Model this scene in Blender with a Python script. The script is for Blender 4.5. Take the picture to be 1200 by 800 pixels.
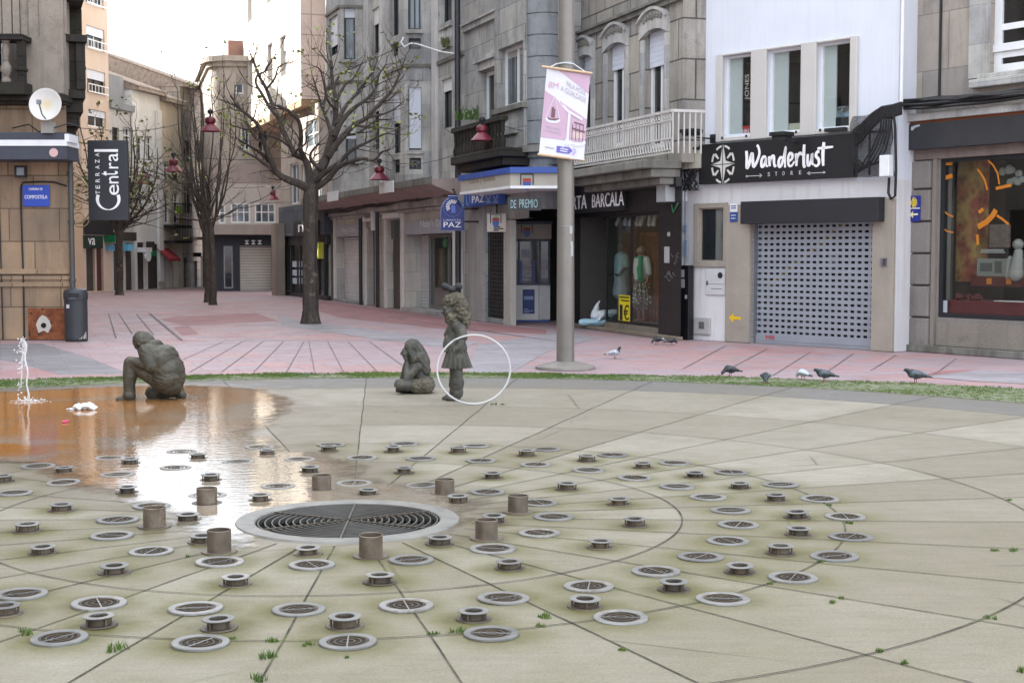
import bpy, bmesh, math, random
import numpy as np
from mathutils import Vector, Matrix, noise
R = math.radians
PI = math.pi
rnd = random.Random(7)
S = bpy.context.scene
for o in list(bpy.data.objects): bpy.data.objects.remove(o)
COL = S.collection

# ------------------------------------------------------------------ camera, sky, sun, exposure
CAMH, FPX, HOR = 1.65, 1650.0, 296.0
TILT = math.atan((400 - HOR) / FPX)
cd = bpy.data.cameras.new('camera'); cam = bpy.data.objects.new('camera', cd); COL.objects.link(cam)
cam.location = (0, 0, CAMH); cam.rotation_euler = (PI / 2 - TILT, 0, 0)
cd.sensor_width = 36; cd.lens = FPX / 1200 * 36; cd.clip_end = 2000; cd.clip_start = 0.1
S.camera = cam
SUN = Vector((-.86, .42, .51)).normalized()
w = bpy.data.worlds.new('World'); S.world = w; w.use_nodes = True
nt = w.node_tree; nt.nodes.clear()
sky = nt.nodes.new('ShaderNodeTexSky'); sky.sky_type = 'NISHITA'; sky.sun_disc = False
sky.sun_elevation = math.asin(SUN.z); sky.sun_rotation = math.atan2(SUN.x, SUN.y)
sky.air_density = 1.0; sky.dust_density = 3.0; sky.ozone_density = 1.0
mixc = nt.nodes.new('ShaderNodeMix'); mixc.data_type = 'RGBA'; mixc.inputs[0].default_value = .84
mixc.inputs[7].default_value = (5.9, 6.2, 6.7, 1)          # thin bright cloud veil over the blue
bg = nt.nodes.new('ShaderNodeBackground'); bg.inputs[1].default_value = .1
wo = nt.nodes.new('ShaderNodeOutputWorld')
nt.links.new(sky.outputs[0], mixc.inputs[6]); nt.links.new(mixc.outputs[2], bg.inputs[0]); nt.links.new(bg.outputs[0], wo.inputs[0])
sd = bpy.data.lights.new('sun', 'SUN'); sd.energy = 4.0; sd.angle = R(.53); sd.color = (1, .93, .82)
so = bpy.data.objects.new('sun', sd); COL.objects.link(so); so.rotation_euler = (-SUN).to_track_quat('-Z', 'Y').to_euler()
so.location = (-30, 10, 40)
S.view_settings.view_transform = 'Standard'; S.view_settings.look = 'None'; S.view_settings.gamma = 1
S.view_settings.exposure = 2.25
S.render.engine = 'CYCLES'

# ------------------------------------------------------------------ picture -> world helpers
ct, st = math.cos(TILT), math.sin(TILT)
def ray(px, py):
    yv = 400 - py
    return Vector((px - 600, yv * st + FPX * ct, yv * ct - FPX * st))
def G(px, py, z=0.0):
    d = ray(px, py); k = (z - CAMH) / d.z
    return Vector((d.x * k, d.y * k, z))
def AT(px, py, Y):
    d = ray(px, py); k = Y / d.y
    return Vector((d.x * k, Y, CAMH + d.z * k))
class Fac:
    """vertical plane: x along the wall (left to right in view), y inwards, z up"""
    def __init__(s, a, b):
        s.o = Vector((a[0], a[1], 0)); e = Vector((b[0] - a[0], b[1] - a[1], 0)); s.len = e.length
        s.u = e.normalized(); s.n = Vector((s.u.y, -s.u.x, 0))      # n: outwards
        s.m = Matrix.Translation(s.o) @ Matrix.Rotation(math.atan2(s.u.y, s.u.x), 4, 'Z')
    def uz(s, px, py, d=0.0):
        r = ray(px, py); c = Vector((0, 0, CAMH))
        k = (s.o + s.n * d - c).dot(s.n) / r.dot(s.n)
        q = c + r * k
        return (q - s.o).dot(s.u), q.z
    def U(s, px, d=0.0): return s.uz(px, 300, d)[0]
    def Z(s, px, py, d=0.0): return s.uz(px, py, d)[1]
    def rect(s, x0, y0, x1, y1, d=0.0):
        xm = (x0 + x1) / 2
        return (s.U(x0, d), s.U(x1, d), s.Z(xm, y1, d), s.Z(xm, y0, d))
    def W(s, u, y, z=0.0): return s.m @ Vector((u, y, z))
WORLD = Fac((0, 0), (1, 0))

# ------------------------------------------------------------------ materials
def C(h, k=1.0):
    h = h.lstrip('#'); out = []
    for i in (0, 2, 4):
        c = int(h[i:i + 2], 16) / 255
        out.append((c / 12.92 if c <= .04045 else ((c + .055) / 1.055) ** 2.4) * k)
    return tuple(out) + (1,)
MATS = {}
class NB:
    def __init__(s, name):
        s.m = bpy.data.materials.new(name); s.m.use_nodes = True; s.t = s.m.node_tree; s.t.nodes.clear()
        s.out = s.n('OutputMaterial'); s.p = s.n('BsdfPrincipled'); s.l(s.p.outputs[0], s.out.inputs[0])
        s.co = s.n('TexCoord').outputs['Object']
    def n(s, t): return s.t.nodes.new('ShaderNode' + t)
    def l(s, a, b): s.t.links.new(a, b)
    def put(s, sock, v):
        if hasattr(v, 'node'): s.l(v, sock)
        else: sock.default_value = v
    def noise(s, scale, detail=4, rough=.6, vec=None, dist=0):
        q = s.n('TexNoise'); q.inputs['Scale'].default_value = scale; q.inputs['Detail'].default_value = detail
        q.inputs['Roughness'].default_value = rough; q.inputs['Distortion'].default_value = dist
        s.l(vec or s.co, q.inputs['Vector']); return q.outputs['Fac']
    def map(s, scale, vec=None, rot=(0, 0, 0)):
        q = s.n('Mapping'); q.inputs['Scale'].default_value = scale; q.inputs['Rotation'].default_value = rot
        s.l(vec or s.co, q.inputs['Vector']); return q.outputs[0]
    def ramp(s, f, a, b, lo=0.0, hi=1.0):
        q = s.n('MapRange'); q.inputs[1].default_value = a; q.inputs[2].default_value = b
        q.inputs[3].default_value = lo; q.inputs[4].default_value = hi; s.l(f, q.inputs[0]); return q.outputs[0]
    def mix(s, f, a, b, mode='MIX'):
        q = s.n('Mix'); q.data_type = 'RGBA'; q.blend_type = mode
        s.put(q.inputs[0], f); s.put(q.inputs[6], a); s.put(q.inputs[7], b); return q.outputs[2]
    def math(s, op, a, b=0.0):
        q = s.n('Math'); q.operation = op; s.put(q.inputs[0], a); s.put(q.inputs[1], b); return q.outputs[0]
    def attr(s, name):
        q = s.n('Attribute'); q.attribute_name = name; return q
    def bump(s, h, strength=.3, dist=.01):
        q = s.n('Bump'); q.inputs['Strength'].default_value = strength; q.inputs['Distance'].default_value = dist
        s.l(h, q.inputs['Height']); s.l(q.outputs[0], s.p.inputs['Normal'])
    def uvw(s):     # x+y along the wall, z up
        sp = s.n('SeparateXYZ'); s.l(s.co, sp.inputs[0]); cb = s.n('CombineXYZ')
        s.l(s.math('ADD', sp.outputs[0], sp.outputs[1]), cb.inputs[0]); s.l(sp.outputs[2], cb.inputs[1]); return cb.outputs[0]
    def set(s, **k):
        for a, v in k.items(): s.put(s.p.inputs[{'base': 'Base Color', 'rough': 'Roughness', 'metal': 'Metallic', 'spec': 'Specular IOR Level', 'ior': 'IOR', 'coat': 'Coat Weight', 'alpha': 'Alpha', 'trans': 'Transmission Weight'}[a]], v)
        return s
def mul(c, k): return (c[0] * k, c[1] * k, c[2] * k, 1)
def paint(name, col, rough=.5, metal=0.0, var=.12, scale=4.0, bump=.06, bs=40, spec=.5, streak=0.0, ovar=0.0):
    if name in MATS: return MATS[name]
    b = NB(name); c = C(col) if isinstance(col, str) else col
    f = b.ramp(b.noise(scale, 5), .3, .7)
    base = b.mix(f, mul(c, 1 - var), mul(c, 1 + var * .6))
    if ovar:
        oi = b.n('ObjectInfo').outputs['Random']; base = b.mix(1.0, base, b.ramp(oi, 0, 1, 1 - ovar, 1.08), 'MULTIPLY'); rs = b.math('MULTIPLY', b.ramp(b.noise(18, 4, .7), .5, .68), b.ramp(oi, .3, 1, 0, .8)); base = b.mix(rs, base, C('#5a4326'))
    if streak:
        s = b.ramp(b.noise(1.0, 5, .7, b.map((7, 7, .5))), .5, .75, 0, streak)
        base = b.mix(s, base, mul(c, .25))
    b.set(base=base, rough=rough, metal=metal, spec=spec)
    b.l(b.ramp(b.noise(scale * 2.3, 3), .2, .8, rough * .85, min(1, rough * 1.15)), b.p.inputs['Roughness'])
    if bump: b.bump(b.noise(bs, 3), bump, .004)
    MATS[name] = b.m; return b.m
def stone(name, col, bw=0, bh=0, mort=.012, var=.25, stain=.5, tint=None, rough=.85, joint=.35, grain=70, moss=0):
    if name in MATS: return MATS[name]
    b = NB(name); c = C(col) if isinstance(col, str) else col
    t = C(tint) if tint else mul(c, .8)
    big = b.ramp(b.noise(.8, 5, .65), .35, .68)
    base = b.mix(big, c, t)
    base = b.mix(b.ramp(b.noise(grain, 2), .35, .65), mul(c, .72), base, 'MIX') if False else base
    fine = b.ramp(b.noise(grain, 3, .7), .3, .7, 1 - var, 1 + var * .5)
    base = b.mix(1.0, base, fine, 'MULTIPLY')
    h = b.noise(grain, 3, .7)
    if bw:
        q = b.n('TexBrick'); q.inputs['Scale'].default_value = 1; q.inputs['Brick Width'].default_value = bw
        q.inputs['Row Height'].default_value = bh; q.inputs['Mortar Size'].default_value = mort; q.inputs['Mortar Smooth'].default_value = .3
        q.inputs['Color1'].default_value = (.78, .78, .8, 1); q.inputs['Color2'].default_value = (1.12, 1.08, 1.02, 1); q.inputs['Mortar'].default_value = (joint, joint, joint, 1)
        q.inputs['Bias'].default_value = 0
        b.l(b.uvw(), q.inputs['Vector']); base = b.mix(1.0, base, q.outputs['Color'], 'MULTIPLY')
        h = b.math('SUBTRACT', b.math('MULTIPLY', h, .25), q.outputs['Fac'])
    if stain:
        s = b.ramp(b.noise(1.0, 6, .7, b.map((3.2, 3.2, .35))), .48, .78, 0, stain)
        base = b.mix(s, base, (.035, .033, .03, 1))
        s2 = b.ramp(b.noise(2.2, 6, .75, None, .4), .56, .74, 0, stain * .7)
        base = b.mix(s2, base, (.06, .055, .048, 1))
    if moss:
        s3 = b.ramp(b.noise(1.6, 6, .75), .5, .68, 0, moss)
        base = b.mix(s3, base, (.055, .06, .025, 1))
    b.set(base=base, rough=rough, spec=.3); b.bump(h, .5, .008)
    MATS[name] = b.m; return b.m
def glass(name, tint, rough=.03, stripes=0.0, var=.4):
    if name in MATS: return MATS[name]
    b = NB(name); c = C(tint)
    base = b.mix(b.ramp(b.noise(.9, 3), .35, .65), mul(c, 1 - var), mul(c, 1 + var))
    if stripes:
        base = b.mix(b.ramp(b.noise(1, 2, .5, b.map((stripes, stripes, .05))), .4, .6, 0, 1), base, mul(c, .35))
    b.set(base=base, rough=rough, spec=.5); b.bump(b.noise(1.2, 2), .02, .05)
    MATS[name] = b.m; return b.m
def clearglass(name='clear_glass'):
    if name in MATS: return MATS[name]
    m = bpy.data.materials.new(name); m.use_nodes = True; t = m.node_tree; t.nodes.clear()
    o = t.nodes.new('ShaderNodeOutputMaterial'); mx = t.nodes.new('ShaderNodeMixShader'); tr = t.nodes.new('ShaderNodeBsdfTransparent')
    gl = t.nodes.new('ShaderNodeBsdfGlossy'); gl.inputs['Roughness'].default_value = .02; fr = t.nodes.new('ShaderNodeMath'); fr.operation = 'MULTIPLY_ADD'; fr.inputs[1].default_value = .42; fr.inputs[2].default_value = .03; lw = t.nodes.new('ShaderNodeLayerWeight'); lw.inputs[0].default_value = .5; pw = t.nodes.new('ShaderNodeMath'); pw.operation = 'POWER'; pw.inputs[1].default_value = 3.5; t.links.new(lw.outputs['Facing'], pw.inputs[0]); t.links.new(pw.outputs[0], fr.inputs[0])
    tr.inputs[0].default_value = (.9, .93, .92, 1)
    t.links.new(fr.outputs[0], mx.inputs[0]); t.links.new(tr.outputs[0], mx.inputs[1]); t.links.new(gl.outputs[0], mx.inputs[2]); t.links.new(mx.outputs[0], o.inputs[0])
    MATS[name] = m; return m
def flat(name, col, rough=.6): return paint(name, col, rough, 0, .06, 9, 0)  # flat white board just behind the left part of each pane
# common set
WHITE = flat('white_lettering', '#f0f0f2'); BLACK = paint('black_paint', '#1b1c1f', .5, 0, .2, 3)
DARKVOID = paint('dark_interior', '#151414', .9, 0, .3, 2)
GREYMETAL = paint('grey_metal', '#8c9094', .4, .7, .15, 6)
DARKMETAL = paint('dark_metal', '#2a2c2e', .5, .4, .2, 5)
FRAMEW = paint('white_frame', '#dde0e2', .4, 0, .06, 5)
GL_DARK = glass('window_glass', '#1a1f24'); GL_CURT = glass('curtained_glass', '#6f7a83', .05, 9)
GL_BLIND = paint('roller_blind', '#c9cfda', .5, 0, .08, 2)
CABLE = paint('cable_rubber', '#16171a', .6, 0, .2, 8, 0)

# ------------------------------------------------------------------ mesh builder
ROOTM = {}
class MB:
    def __init__(s, F=None): s.v = []; s.f = []; s.F = F or WORLD
    def add(s, vs, fs):
        o = len(s.v); s.v += [Vector(p) for p in vs]; s.f += [tuple(i + o for i in f) for f in fs]; return s
    def box(s, x0, x1, y0, y1, z0, z1):
        p = [(x, y, z) for z in (z0, z1) for y in (y0, y1) for x in (x0, x1)]
        return s.add(p, [(0, 2, 3, 1), (4, 5, 7, 6), (0, 1, 5, 4), (1, 3, 7, 5), (3, 2, 6, 7), (2, 0, 4, 6)])
    def rbox(s, r, y0, y1, grow=0.0): return s.box(r[0] - grow, r[1] + grow, y0, y1, r[2] - grow, r[3] + grow)
    def quad(s, a, b, c, d): return s.add([a, b, c, d], [(0, 1, 2, 3)])
    def prism(s, pts, y0, y1):          # outline in xz, thickness along y
        n = len(pts); v = [(x, y0, z) for x, z in pts] + [(x, y1, z) for x, z in pts]
        f = [tuple(range(n)), tuple(range(2 * n - 1, n - 1, -1))] + [(i, i + n, (i + 1) % n + n, (i + 1) % n) for i in range(n)]
        return s.add(v, f)
    def hprism(s, pts, z0, z1):
        n = len(pts); v = [(p[0], p[1], z0) for p in pts] + [(p[0], p[1], z1) for p in pts]
        f = [tuple(range(n - 1, -1, -1)), tuple(range(n, 2 * n))] + [(i, (i + 1) % n, (i + 1) % n + n, i + n) for i in range(n)]
        return s.add(v, f)
    def tube(s, path, r, n=6, cap=True, closed=False):
        P = [Vector(p) for p in path]; m = len(P); rs = r if isinstance(r, (list, tuple)) else [r] * m
        o = len(s.v); ref = None
        for i, p in enumerate(P):
            a = P[(i - 1) % m] if (closed or i > 0) else p; b = P[(i + 1) % m] if (closed or i < m - 1) else p
            t = (b - a); t = t.normalized() if t.length > 1e-9 else Vector((0, 0, 1))
            if ref is None: ref = Vector((0, 0, 1)) if abs(t.z) < .9 else Vector((1, 0, 0))
            x = t.cross(ref).normalized(); y = x.cross(t).normalized(); ref = y
            for k in range(n):
                a2 = 2 * PI * k / n; s.v.append(p + (x * math.cos(a2) + y * math.sin(a2)) * rs[i])
        for i in range(m if closed else m - 1):
            for k in range(n):
                j = (i + 1) % m; s.f.append((o + i * n + k, o + i * n + (k + 1) % n, o + j * n + (k + 1) % n, o + j * n + k))
        if cap and not closed:
            s.f.append(tuple(o + k for k in range(n - 1, -1, -1))); s.f.append(tuple(o + (m - 1) * n + k for k in range(n)))
        return s
    def lathe(s, prof, c=(0, 0, 0), n=24, closed=False, M=None):
        o = len(s.v); m = len(prof); c = Vector(c)
        for r, z in prof:
            for k in range(n):
                a = 2 * PI * k / n; q = Vector((r * math.cos(a), r * math.sin(a), z))
                s.v.append((M @ q if M else q) + c)
        for i in range(m if closed else m - 1):
            for k in range(n):
                j = (i + 1) % m; s.f.append((o + i * n + k, o + i * n + (k + 1) % n, o + j * n + (k + 1) % n, o + j * n + k))
        if not closed:
            if prof[0][0] > 1e-6: pass
        return s
    def ball(s, c, r, n=12, M=None):
        rx, ry, rz = r if isinstance(r, (tuple, list)) else (r, r, r); o = len(s.v); c = Vector(c); h = n // 2
        for i in range(h + 1):
            t = PI * i / h
            for k in range(n):
                a = 2 * PI * k / n; q = Vector((rx * math.sin(t) * math.cos(a), ry * math.sin(t) * math.sin(a), rz * math.cos(t)))
                s.v.append((M @ q if M else q) + c)
        for i in range(h):
            for k in range(n): s.f.append((o + i * n + k, o + (i + 1) * n + k, o + (i + 1) * n + (k + 1) % n, o + i * n + (k + 1) % n))
        return s
    def cap(s, a, b, ra, rb, n=12):      # tapered capsule
        a, b = Vector(a), Vector(b); d = b - a; L = max(d.length, 1e-6); q = d.to_track_quat('Z', 'Y'); prof = []
        for i in range(5): t = PI / 2 * i / 4; prof.append((ra * math.sin(t), -ra * math.cos(t)))
        for i in range(5): t = PI / 2 * i / 4; prof.append((rb * math.cos(t), L + rb * math.sin(t)))
        return s.lathe(prof, a, n, M=q.to_matrix())
    def text(s, txt, u0, u1, z0, z1, y, ext=.004, sx=0.0, rot=0, fit=True):
        v, f = text_mesh(txt, ext, sx)
        xs = [p.x for p in v]; ys = [p.y for p in v]; ax, bx, ay, by = min(xs), max(xs), min(ys), max(ys)
        if rot:
            out = [Vector((u0 + (u1 - u0) * (1 - (p.y - ay) / (by - ay)), y - p.z, z0 + (z1 - z0) * (p.x - ax) / (bx - ax))) for p in v]
        else:
            out = [Vector((u0 + (u1 - u0) * (p.x - ax) / (bx - ax), y - p.z, z0 + (z1 - z0) * (p.y - ay) / (by - ay))) for p in v]
        return s.add(out, f)
    def stroke(s, pts, wd, y0, y1):     # brush stroke ribbon in xz with widths
        P = [Vector((p[0], p[1])) for p in pts]; m = len(P); L = []; Rr = []
        for i, p in enumerate(P):
            t = (P[min(i + 1, m - 1)] - P[max(i - 1, 0)]); t = t.normalized() if t.length > 0 else Vector((1, 0)); nn = Vector((-t.y, t.x))
            ww = (wd[i] if isinstance(wd, (list, tuple)) else wd) / 2
            L.append(p + nn * ww); Rr.append(p - nn * ww)
        for i in range(m - 1):
            s.prism([(q.x, q.y) for q in (L[i], L[i + 1], Rr[i + 1], Rr[i])], y0, y1)
        return s
    def each(s, name, mat, parent=None, **k):      # every separate piece becomes an object of its own
        par = list(range(len(s.v)))
        def fd(i):
            while par[i] != i: par[i] = par[par[i]]; i = par[i]
            return i
        for f in s.f:
            for i in f[1:]: par[fd(i)] = fd(f[0])
        G2 = {}
        for f in s.f: G2.setdefault(fd(f[0]), []).append(f)
        out = []
        for fs in G2.values():
            ids = sorted({i for f in fs for i in f}); mp = {i: j for j, i in enumerate(ids)}; q = MB(s.F); q.v = [s.v[i] for i in ids]; q.f = [tuple(mp[i] for i in f) for f in fs]; out.append(q.build(name, mat, parent, **k))
        return out[0]
    def build(s, name, mat, parent=None, smooth=False, label=None, bevel=0, ang=40, kind=None):
        base = ROOTM.get(parent.name) if parent else None
        M = s.F.m if base is None else base.inverted() @ s.F.m
        me = bpy.data.meshes.new(name); me.from_pydata([M @ p for p in s.v], [], s.f)
        bm = bmesh.new(); bm.from_mesh(me); bmesh.ops.remove_doubles(bm, verts=bm.verts, dist=1e-5); bmesh.ops.recalc_face_normals(bm, faces=bm.faces); bm.to_mesh(me); bm.free()
        me.materials.append(mat); o = bpy.data.objects.new(name, me); COL.objects.link(o)
        if smooth: me.shade_smooth(); me.set_sharp_from_angle(angle=R(ang))
        if parent: o.parent = parent; ROOTM[o.name] = base
        if label: o['label'] = label
        if kind: o['kind'] = kind
        if bevel:
            b = o.modifiers.new('bevel', 'BEVEL'); b.width = bevel; b.segments = 2; b.limit_method = 'ANGLE'; b.angle_limit = R(50)
        return o
TEXTC = {}
def text_mesh(txt, ext, shear=0.0):
    k = (txt, ext, shear)
    if k not in TEXTC:
        cu = bpy.data.curves.new('t', 'FONT'); cu.body = txt; cu.extrude = ext; cu.shear = shear; cu.resolution_u = 3; cu.size = 1
        o = bpy.data.objects.new('t', cu); COL.objects.link(o)
        bpy.context.view_layer.update(); dg = bpy.context.evaluated_depsgraph_get()
        me = bpy.data.meshes.new_from_object(o.evaluated_get(dg)); TEXTC[k] = ([v.co.copy() for v in me.vertices], [tuple(p.vertices) for p in me.polygons])
        bpy.data.objects.remove(o); bpy.data.curves.remove(cu); bpy.data.meshes.remove(me)
    return TEXTC[k]
def tag(o, label, cat, group=None):
    o['label'] = label; o['category'] = cat
    if group: o['group'] = group
    return o
def thing(name, label, cat, F=None, loc=None, rz=0.0, group=None):
    o = bpy.data.objects.new(name, None); COL.objects.link(o); o.empty_display_size = .2
    m = F.m if F else Matrix.Translation(Vector(loc)) @ Matrix.Rotation(rz, 4, 'Z')
    o.location = m.to_translation(); o.rotation_euler = (0, 0, math.atan2(m[1][0], m[0][0])); ROOTM[o.name] = m.copy()
    return tag(o, label, cat, group)
def at_root(o):                      # a frame equal to the thing's own
    F = Fac((0, 0), (1, 0)); F.m = ROOTM[o.name].copy(); return F
def struct(mb, name, mat, **k): return mb.build(name, mat, kind='structure', **k)
def dup(root, loc, rz=0.0, scale=1.0, label=None):
    def rec(o, par):
        c = o.copy(); COL.objects.link(c); c.parent = par
        for ch in [x for x in bpy.data.objects if x.parent == o]: rec(ch, c)
        return c
    kids = {}
    c = rec(root, None); c.location = loc; c.rotation_euler = (0, 0, rz); c.scale = (scale,) * 3
    if label: c['label'] = label
    return c

# ------------------------------------------------------------------ wall / window builders
def wall(F, root, u0, u1, z0, z1, holes, mat, t=.3, name='wall', body=0.0, label=None, y=0.0):
    mb = MB(F); us = sorted({u0, u1, *[min(max(h[i], u0), u1) for h in holes for i in (0, 1)]}); zs = sorted({z0, z1, *[min(max(h[i], z0), z1) for h in holes for i in (2, 3)]})
    for a, b in zip(us, us[1:]):
        for c, d in zip(zs, zs[1:]):
            if b - a < 1e-4 or d - c < 1e-4: continue
            mu, mz = (a + b) / 2, (c + d) / 2
            if any(h[0] < mu < h[1] and h[2] < mz < h[3] for h in holes): continue
            mb.quad((a, y, c), (b, y, c), (b, y, d), (a, y, d))
    for h in holes:
        a, b, c, d = max(h[0], u0), min(h[1], u1), max(h[2], z0), min(h[3], z1)
        if a > u0 + 1e-4: mb.quad((a, y, c), (a, y + t, c), (a, y + t, d), (a, y, d))
        if b < u1 - 1e-4: mb.quad((b, y, c), (b, y, d), (b, y + t, d), (b, y + t, c))
        mb.quad((a, y, d), (a, y + t, d), (b, y + t, d), (b, y, d))
        if c > z0 + 1e-3: mb.quad((a, y, c), (b, y, c), (b, y + t, c), (a, y + t, c))
    if body:
        mb.quad((u0, y, z0), (u0, y, z1), (u0, body, z1), (u0, body, z0)); mb.quad((u1, y, z0), (u1, body, z0), (u1, body, z1), (u1, y, z1))
        mb.quad((u0, body, z0), (u0, body, z1), (u1, body, z1), (u1, body, z0)); mb.quad((u0, y, z1), (u1, y, z1), (u1, body, z1), (u0, body, z1))
    return mb.build(name, mat, root, label=label)
def win(F, root, r, frame=None, pane=None, inset=.2, fw=.06, nx=1, nz=(), blind=0.0, name='window', blindmat=None):
    frame = frame or FRAMEW; pane = pane or GL_DARK
    a, b, c, d = r; mb = MB(F); y0, y1 = inset - .035, inset + .035
    mb.box(a, a + fw, y0, y1, c, d).box(b - fw, b, y0, y1, c, d).box(a + fw, b - fw, y0, y1, d - fw, d).box(a + fw, b - fw, y0, y1, c, c + fw)
    for i in range(1, nx):
        m = a + (b - a) * i / nx; mb.box(m - fw * .4, m + fw * .4, y0 + .004, y1, c + fw, d - fw)
    for q in nz:
        m = c + (d - c) * q; mb.box(a + fw, b - fw, y0 + .008, y1, m - fw * .35, m + fw * .35)
    f = mb.build(name, frame, root)
    MB(F).box(a + fw * .6, b - fw * .6, inset + .005, inset + .015, c + fw * .6, d - fw * .6).build('pane', pane, f)
    if blind:
        m2 = MB(F); zb = d - (d - c) * blind; n = max(2, int((d - zb) / .09)); h = (d - zb) / n
        for i in range(n): m2.box(a + .015, b - .015, inset - .075, inset - .05, zb + i * h + .008, zb + (i + 1) * h)
        m2.box(a + .015, b - .015, inset - .07, inset - .055, zb, d)
        m2.build('blind', blindmat or GL_BLIND, f)
    return f
def shutter(F, root, r, y, mat, slat=.09, name='roller_shutter'):
    mb = MB(F); a, b, c, d = r; n = int((d - c) / slat); h = (d - c) / n
    for i in range(n):
        z = c + i * h; mb.prism([(0, 0)], 0, 0) if False else None
        mb.add([(a, y, z), (b, y, z), (b, y - .012, z + h * .5), (a, y - .012, z + h * .5), (a, y, z + h * .92), (b, y, z + h * .92), (a, y + .01, z + h), (b, y + .01, z + h)],
               [(0, 1, 2, 3), (3, 2, 5, 4), (4, 5, 7, 6)])
    return mb.build(name, mat, root)
def grille(F, root, r, y, nx, nz, mat, name='roller_grille', ow=.62, oh=.45):
    mb = MB(F); a, b, c, d = r; cw = (b - a) / nx; ch = (d - c) / nz; t0, t1 = y - .01, y + .01
    bh = ch * (1 - oh)
    for j in range(nz + 1):
        z = c + j * ch; mb.box(a, b, t0, t1, max(c, z - bh / 2), min(d, z + bh / 2))
    for i in range(nx + 1):
        x = a + i * cw; hw = cw * (1 - ow) / 2; mb.box(max(a, x - hw), min(b, x + hw), t0 + .003, t1 - .003, c, d)
    return mb.build(name, mat, root)
def slab(F, root, name, mat, r, d0, d1, bevel=0, label=None):
    """box on the wall: r=(u0,u1,z0,z1), from d0 to d1 outwards"""
    return MB(F).box(r[0], r[1], -d1, -d0, r[2], r[3]).build(name, mat, root, bevel=bevel, label=label)

# ================================================================== GROUND, FOUNTAIN FLOOR, GRASS, WATER
CEN = Vector((-1.01, 8.6, 0))
RINGS = [(-1.01, 8.6, .6), (-1.105, 8.855, 2.17), (-.956, 9.194, 4.251), (-1.025, 9.0, 6.108), (-.98, 9.45, 7.75), (-1.159, 9.738, 8.807)]
SPOKES = [95.3, 83.7, 73.2, 62.4, 51.7, 41.1, 30.5, 19.9, 9.3, -2, -13.6, -26, -38.4, -50.6, -63, -76.4, -89.3]
for i in range(15):
    SPOKES.append(-101.6 - i * (163.2 - 0) / 15)
SPOKES = [a for a in SPOKES]                                    # 32 joints, clockwise
SPOKES.append(SPOKES[0] - 360)
def floor_pt(t, a):
    i = min(int(t), len(RINGS) - 2); f = t - i
    ca, sa = math.cos(R(a)), math.sin(R(a)); dd = []
    for p in (RINGS[i], RINGS[i + 1]):          # distance from the hub along the joint to each ring
        ox, oy = -1.01 - p[0], 8.7 - p[1]; b = ox * ca + oy * sa; dd.append(-b + math.sqrt(b * b - ox * ox - oy * oy + p[2] * p[2]))
    d = dd[0] + (dd[1] - dd[0]) * f
    return (-1.01 + d * ca, 8.7 + d * sa)
DISCS = [(44.6,545),(74,564),(16.6,576),(128.6,535.5),(137,555),(177.6,591.5),(138,607.6),(131,626),(213,528),(206,547),(304,523),(279,540),(351,537),(388,520),(326,568.6),(243,579),(415,565),
 (474,519),(424,535),(493,536),(557.5,521),(563.6,538.5),(495,567),(571.5,575),(640.5,525),(627.5,543),(718,532),(690,549.5),(791,541),(744,558.6),(857,552),(793.5,568.7),(830,581),(631.5,587.6),(649,604),
 (856.3,596.3),(632,623),(865.3,613.2),(853.3,632),(821,650.3),(768.6,667.4),(690,684.7),(847.3,699.3),(727.5,721.4),(590,698.5),(914.8,566.4),(961,583),(990.6,603.7),(997,627),(977.8,650),(929,675),
 (177,644),(257.5,656.5),(25,694),(116,705),(229,710.5),(69.5,745.5),(235,751),(365.5,660),(482,654.3),(577.5,641.2),(350,712),(476,707.3),(407.5,749.5),(575.5,740)]
COLLARS = [(75,546.5),(2.6,557),(72,590),(32,613.5),(50,638.5),(152,537),(149,570),(232,530.6),(313,526),(385,522),(363,546.5),(247,556),(305,579),(220,601),(237,626),(461,523),(537,524),(473.5,547),(577,553),
 (431,572),(537,581),(578.5,603.6),(515,628),(617,527.6),(688,533.6),(753.6,541.4),(814.6,552),(867,564.3),(664.5,566),(725.4,583),(744,607.4),(703.5,632),(867,660.6),(789.6,680.6),(685.5,699.6),(597,656),
 (909.6,579),(934,598),(936,617.7),(914.8,639),(134,661),(276,674),(5,707.5),(116,721),(256.3,724.5),(361,639.5),(445,672),(404,722),(555,714)]
TALLS = [(181,617),(242.5,590),(377,573.5),(521,578.7),(607,600),(570,631),(434.5,652),(257,646.5)]
PD = [G(*p, z=.012) for p in DISCS]; PC = [G(*p, z=.044) for p in COLLARS]; PT = [G(*p) for p in TALLS]

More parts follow.
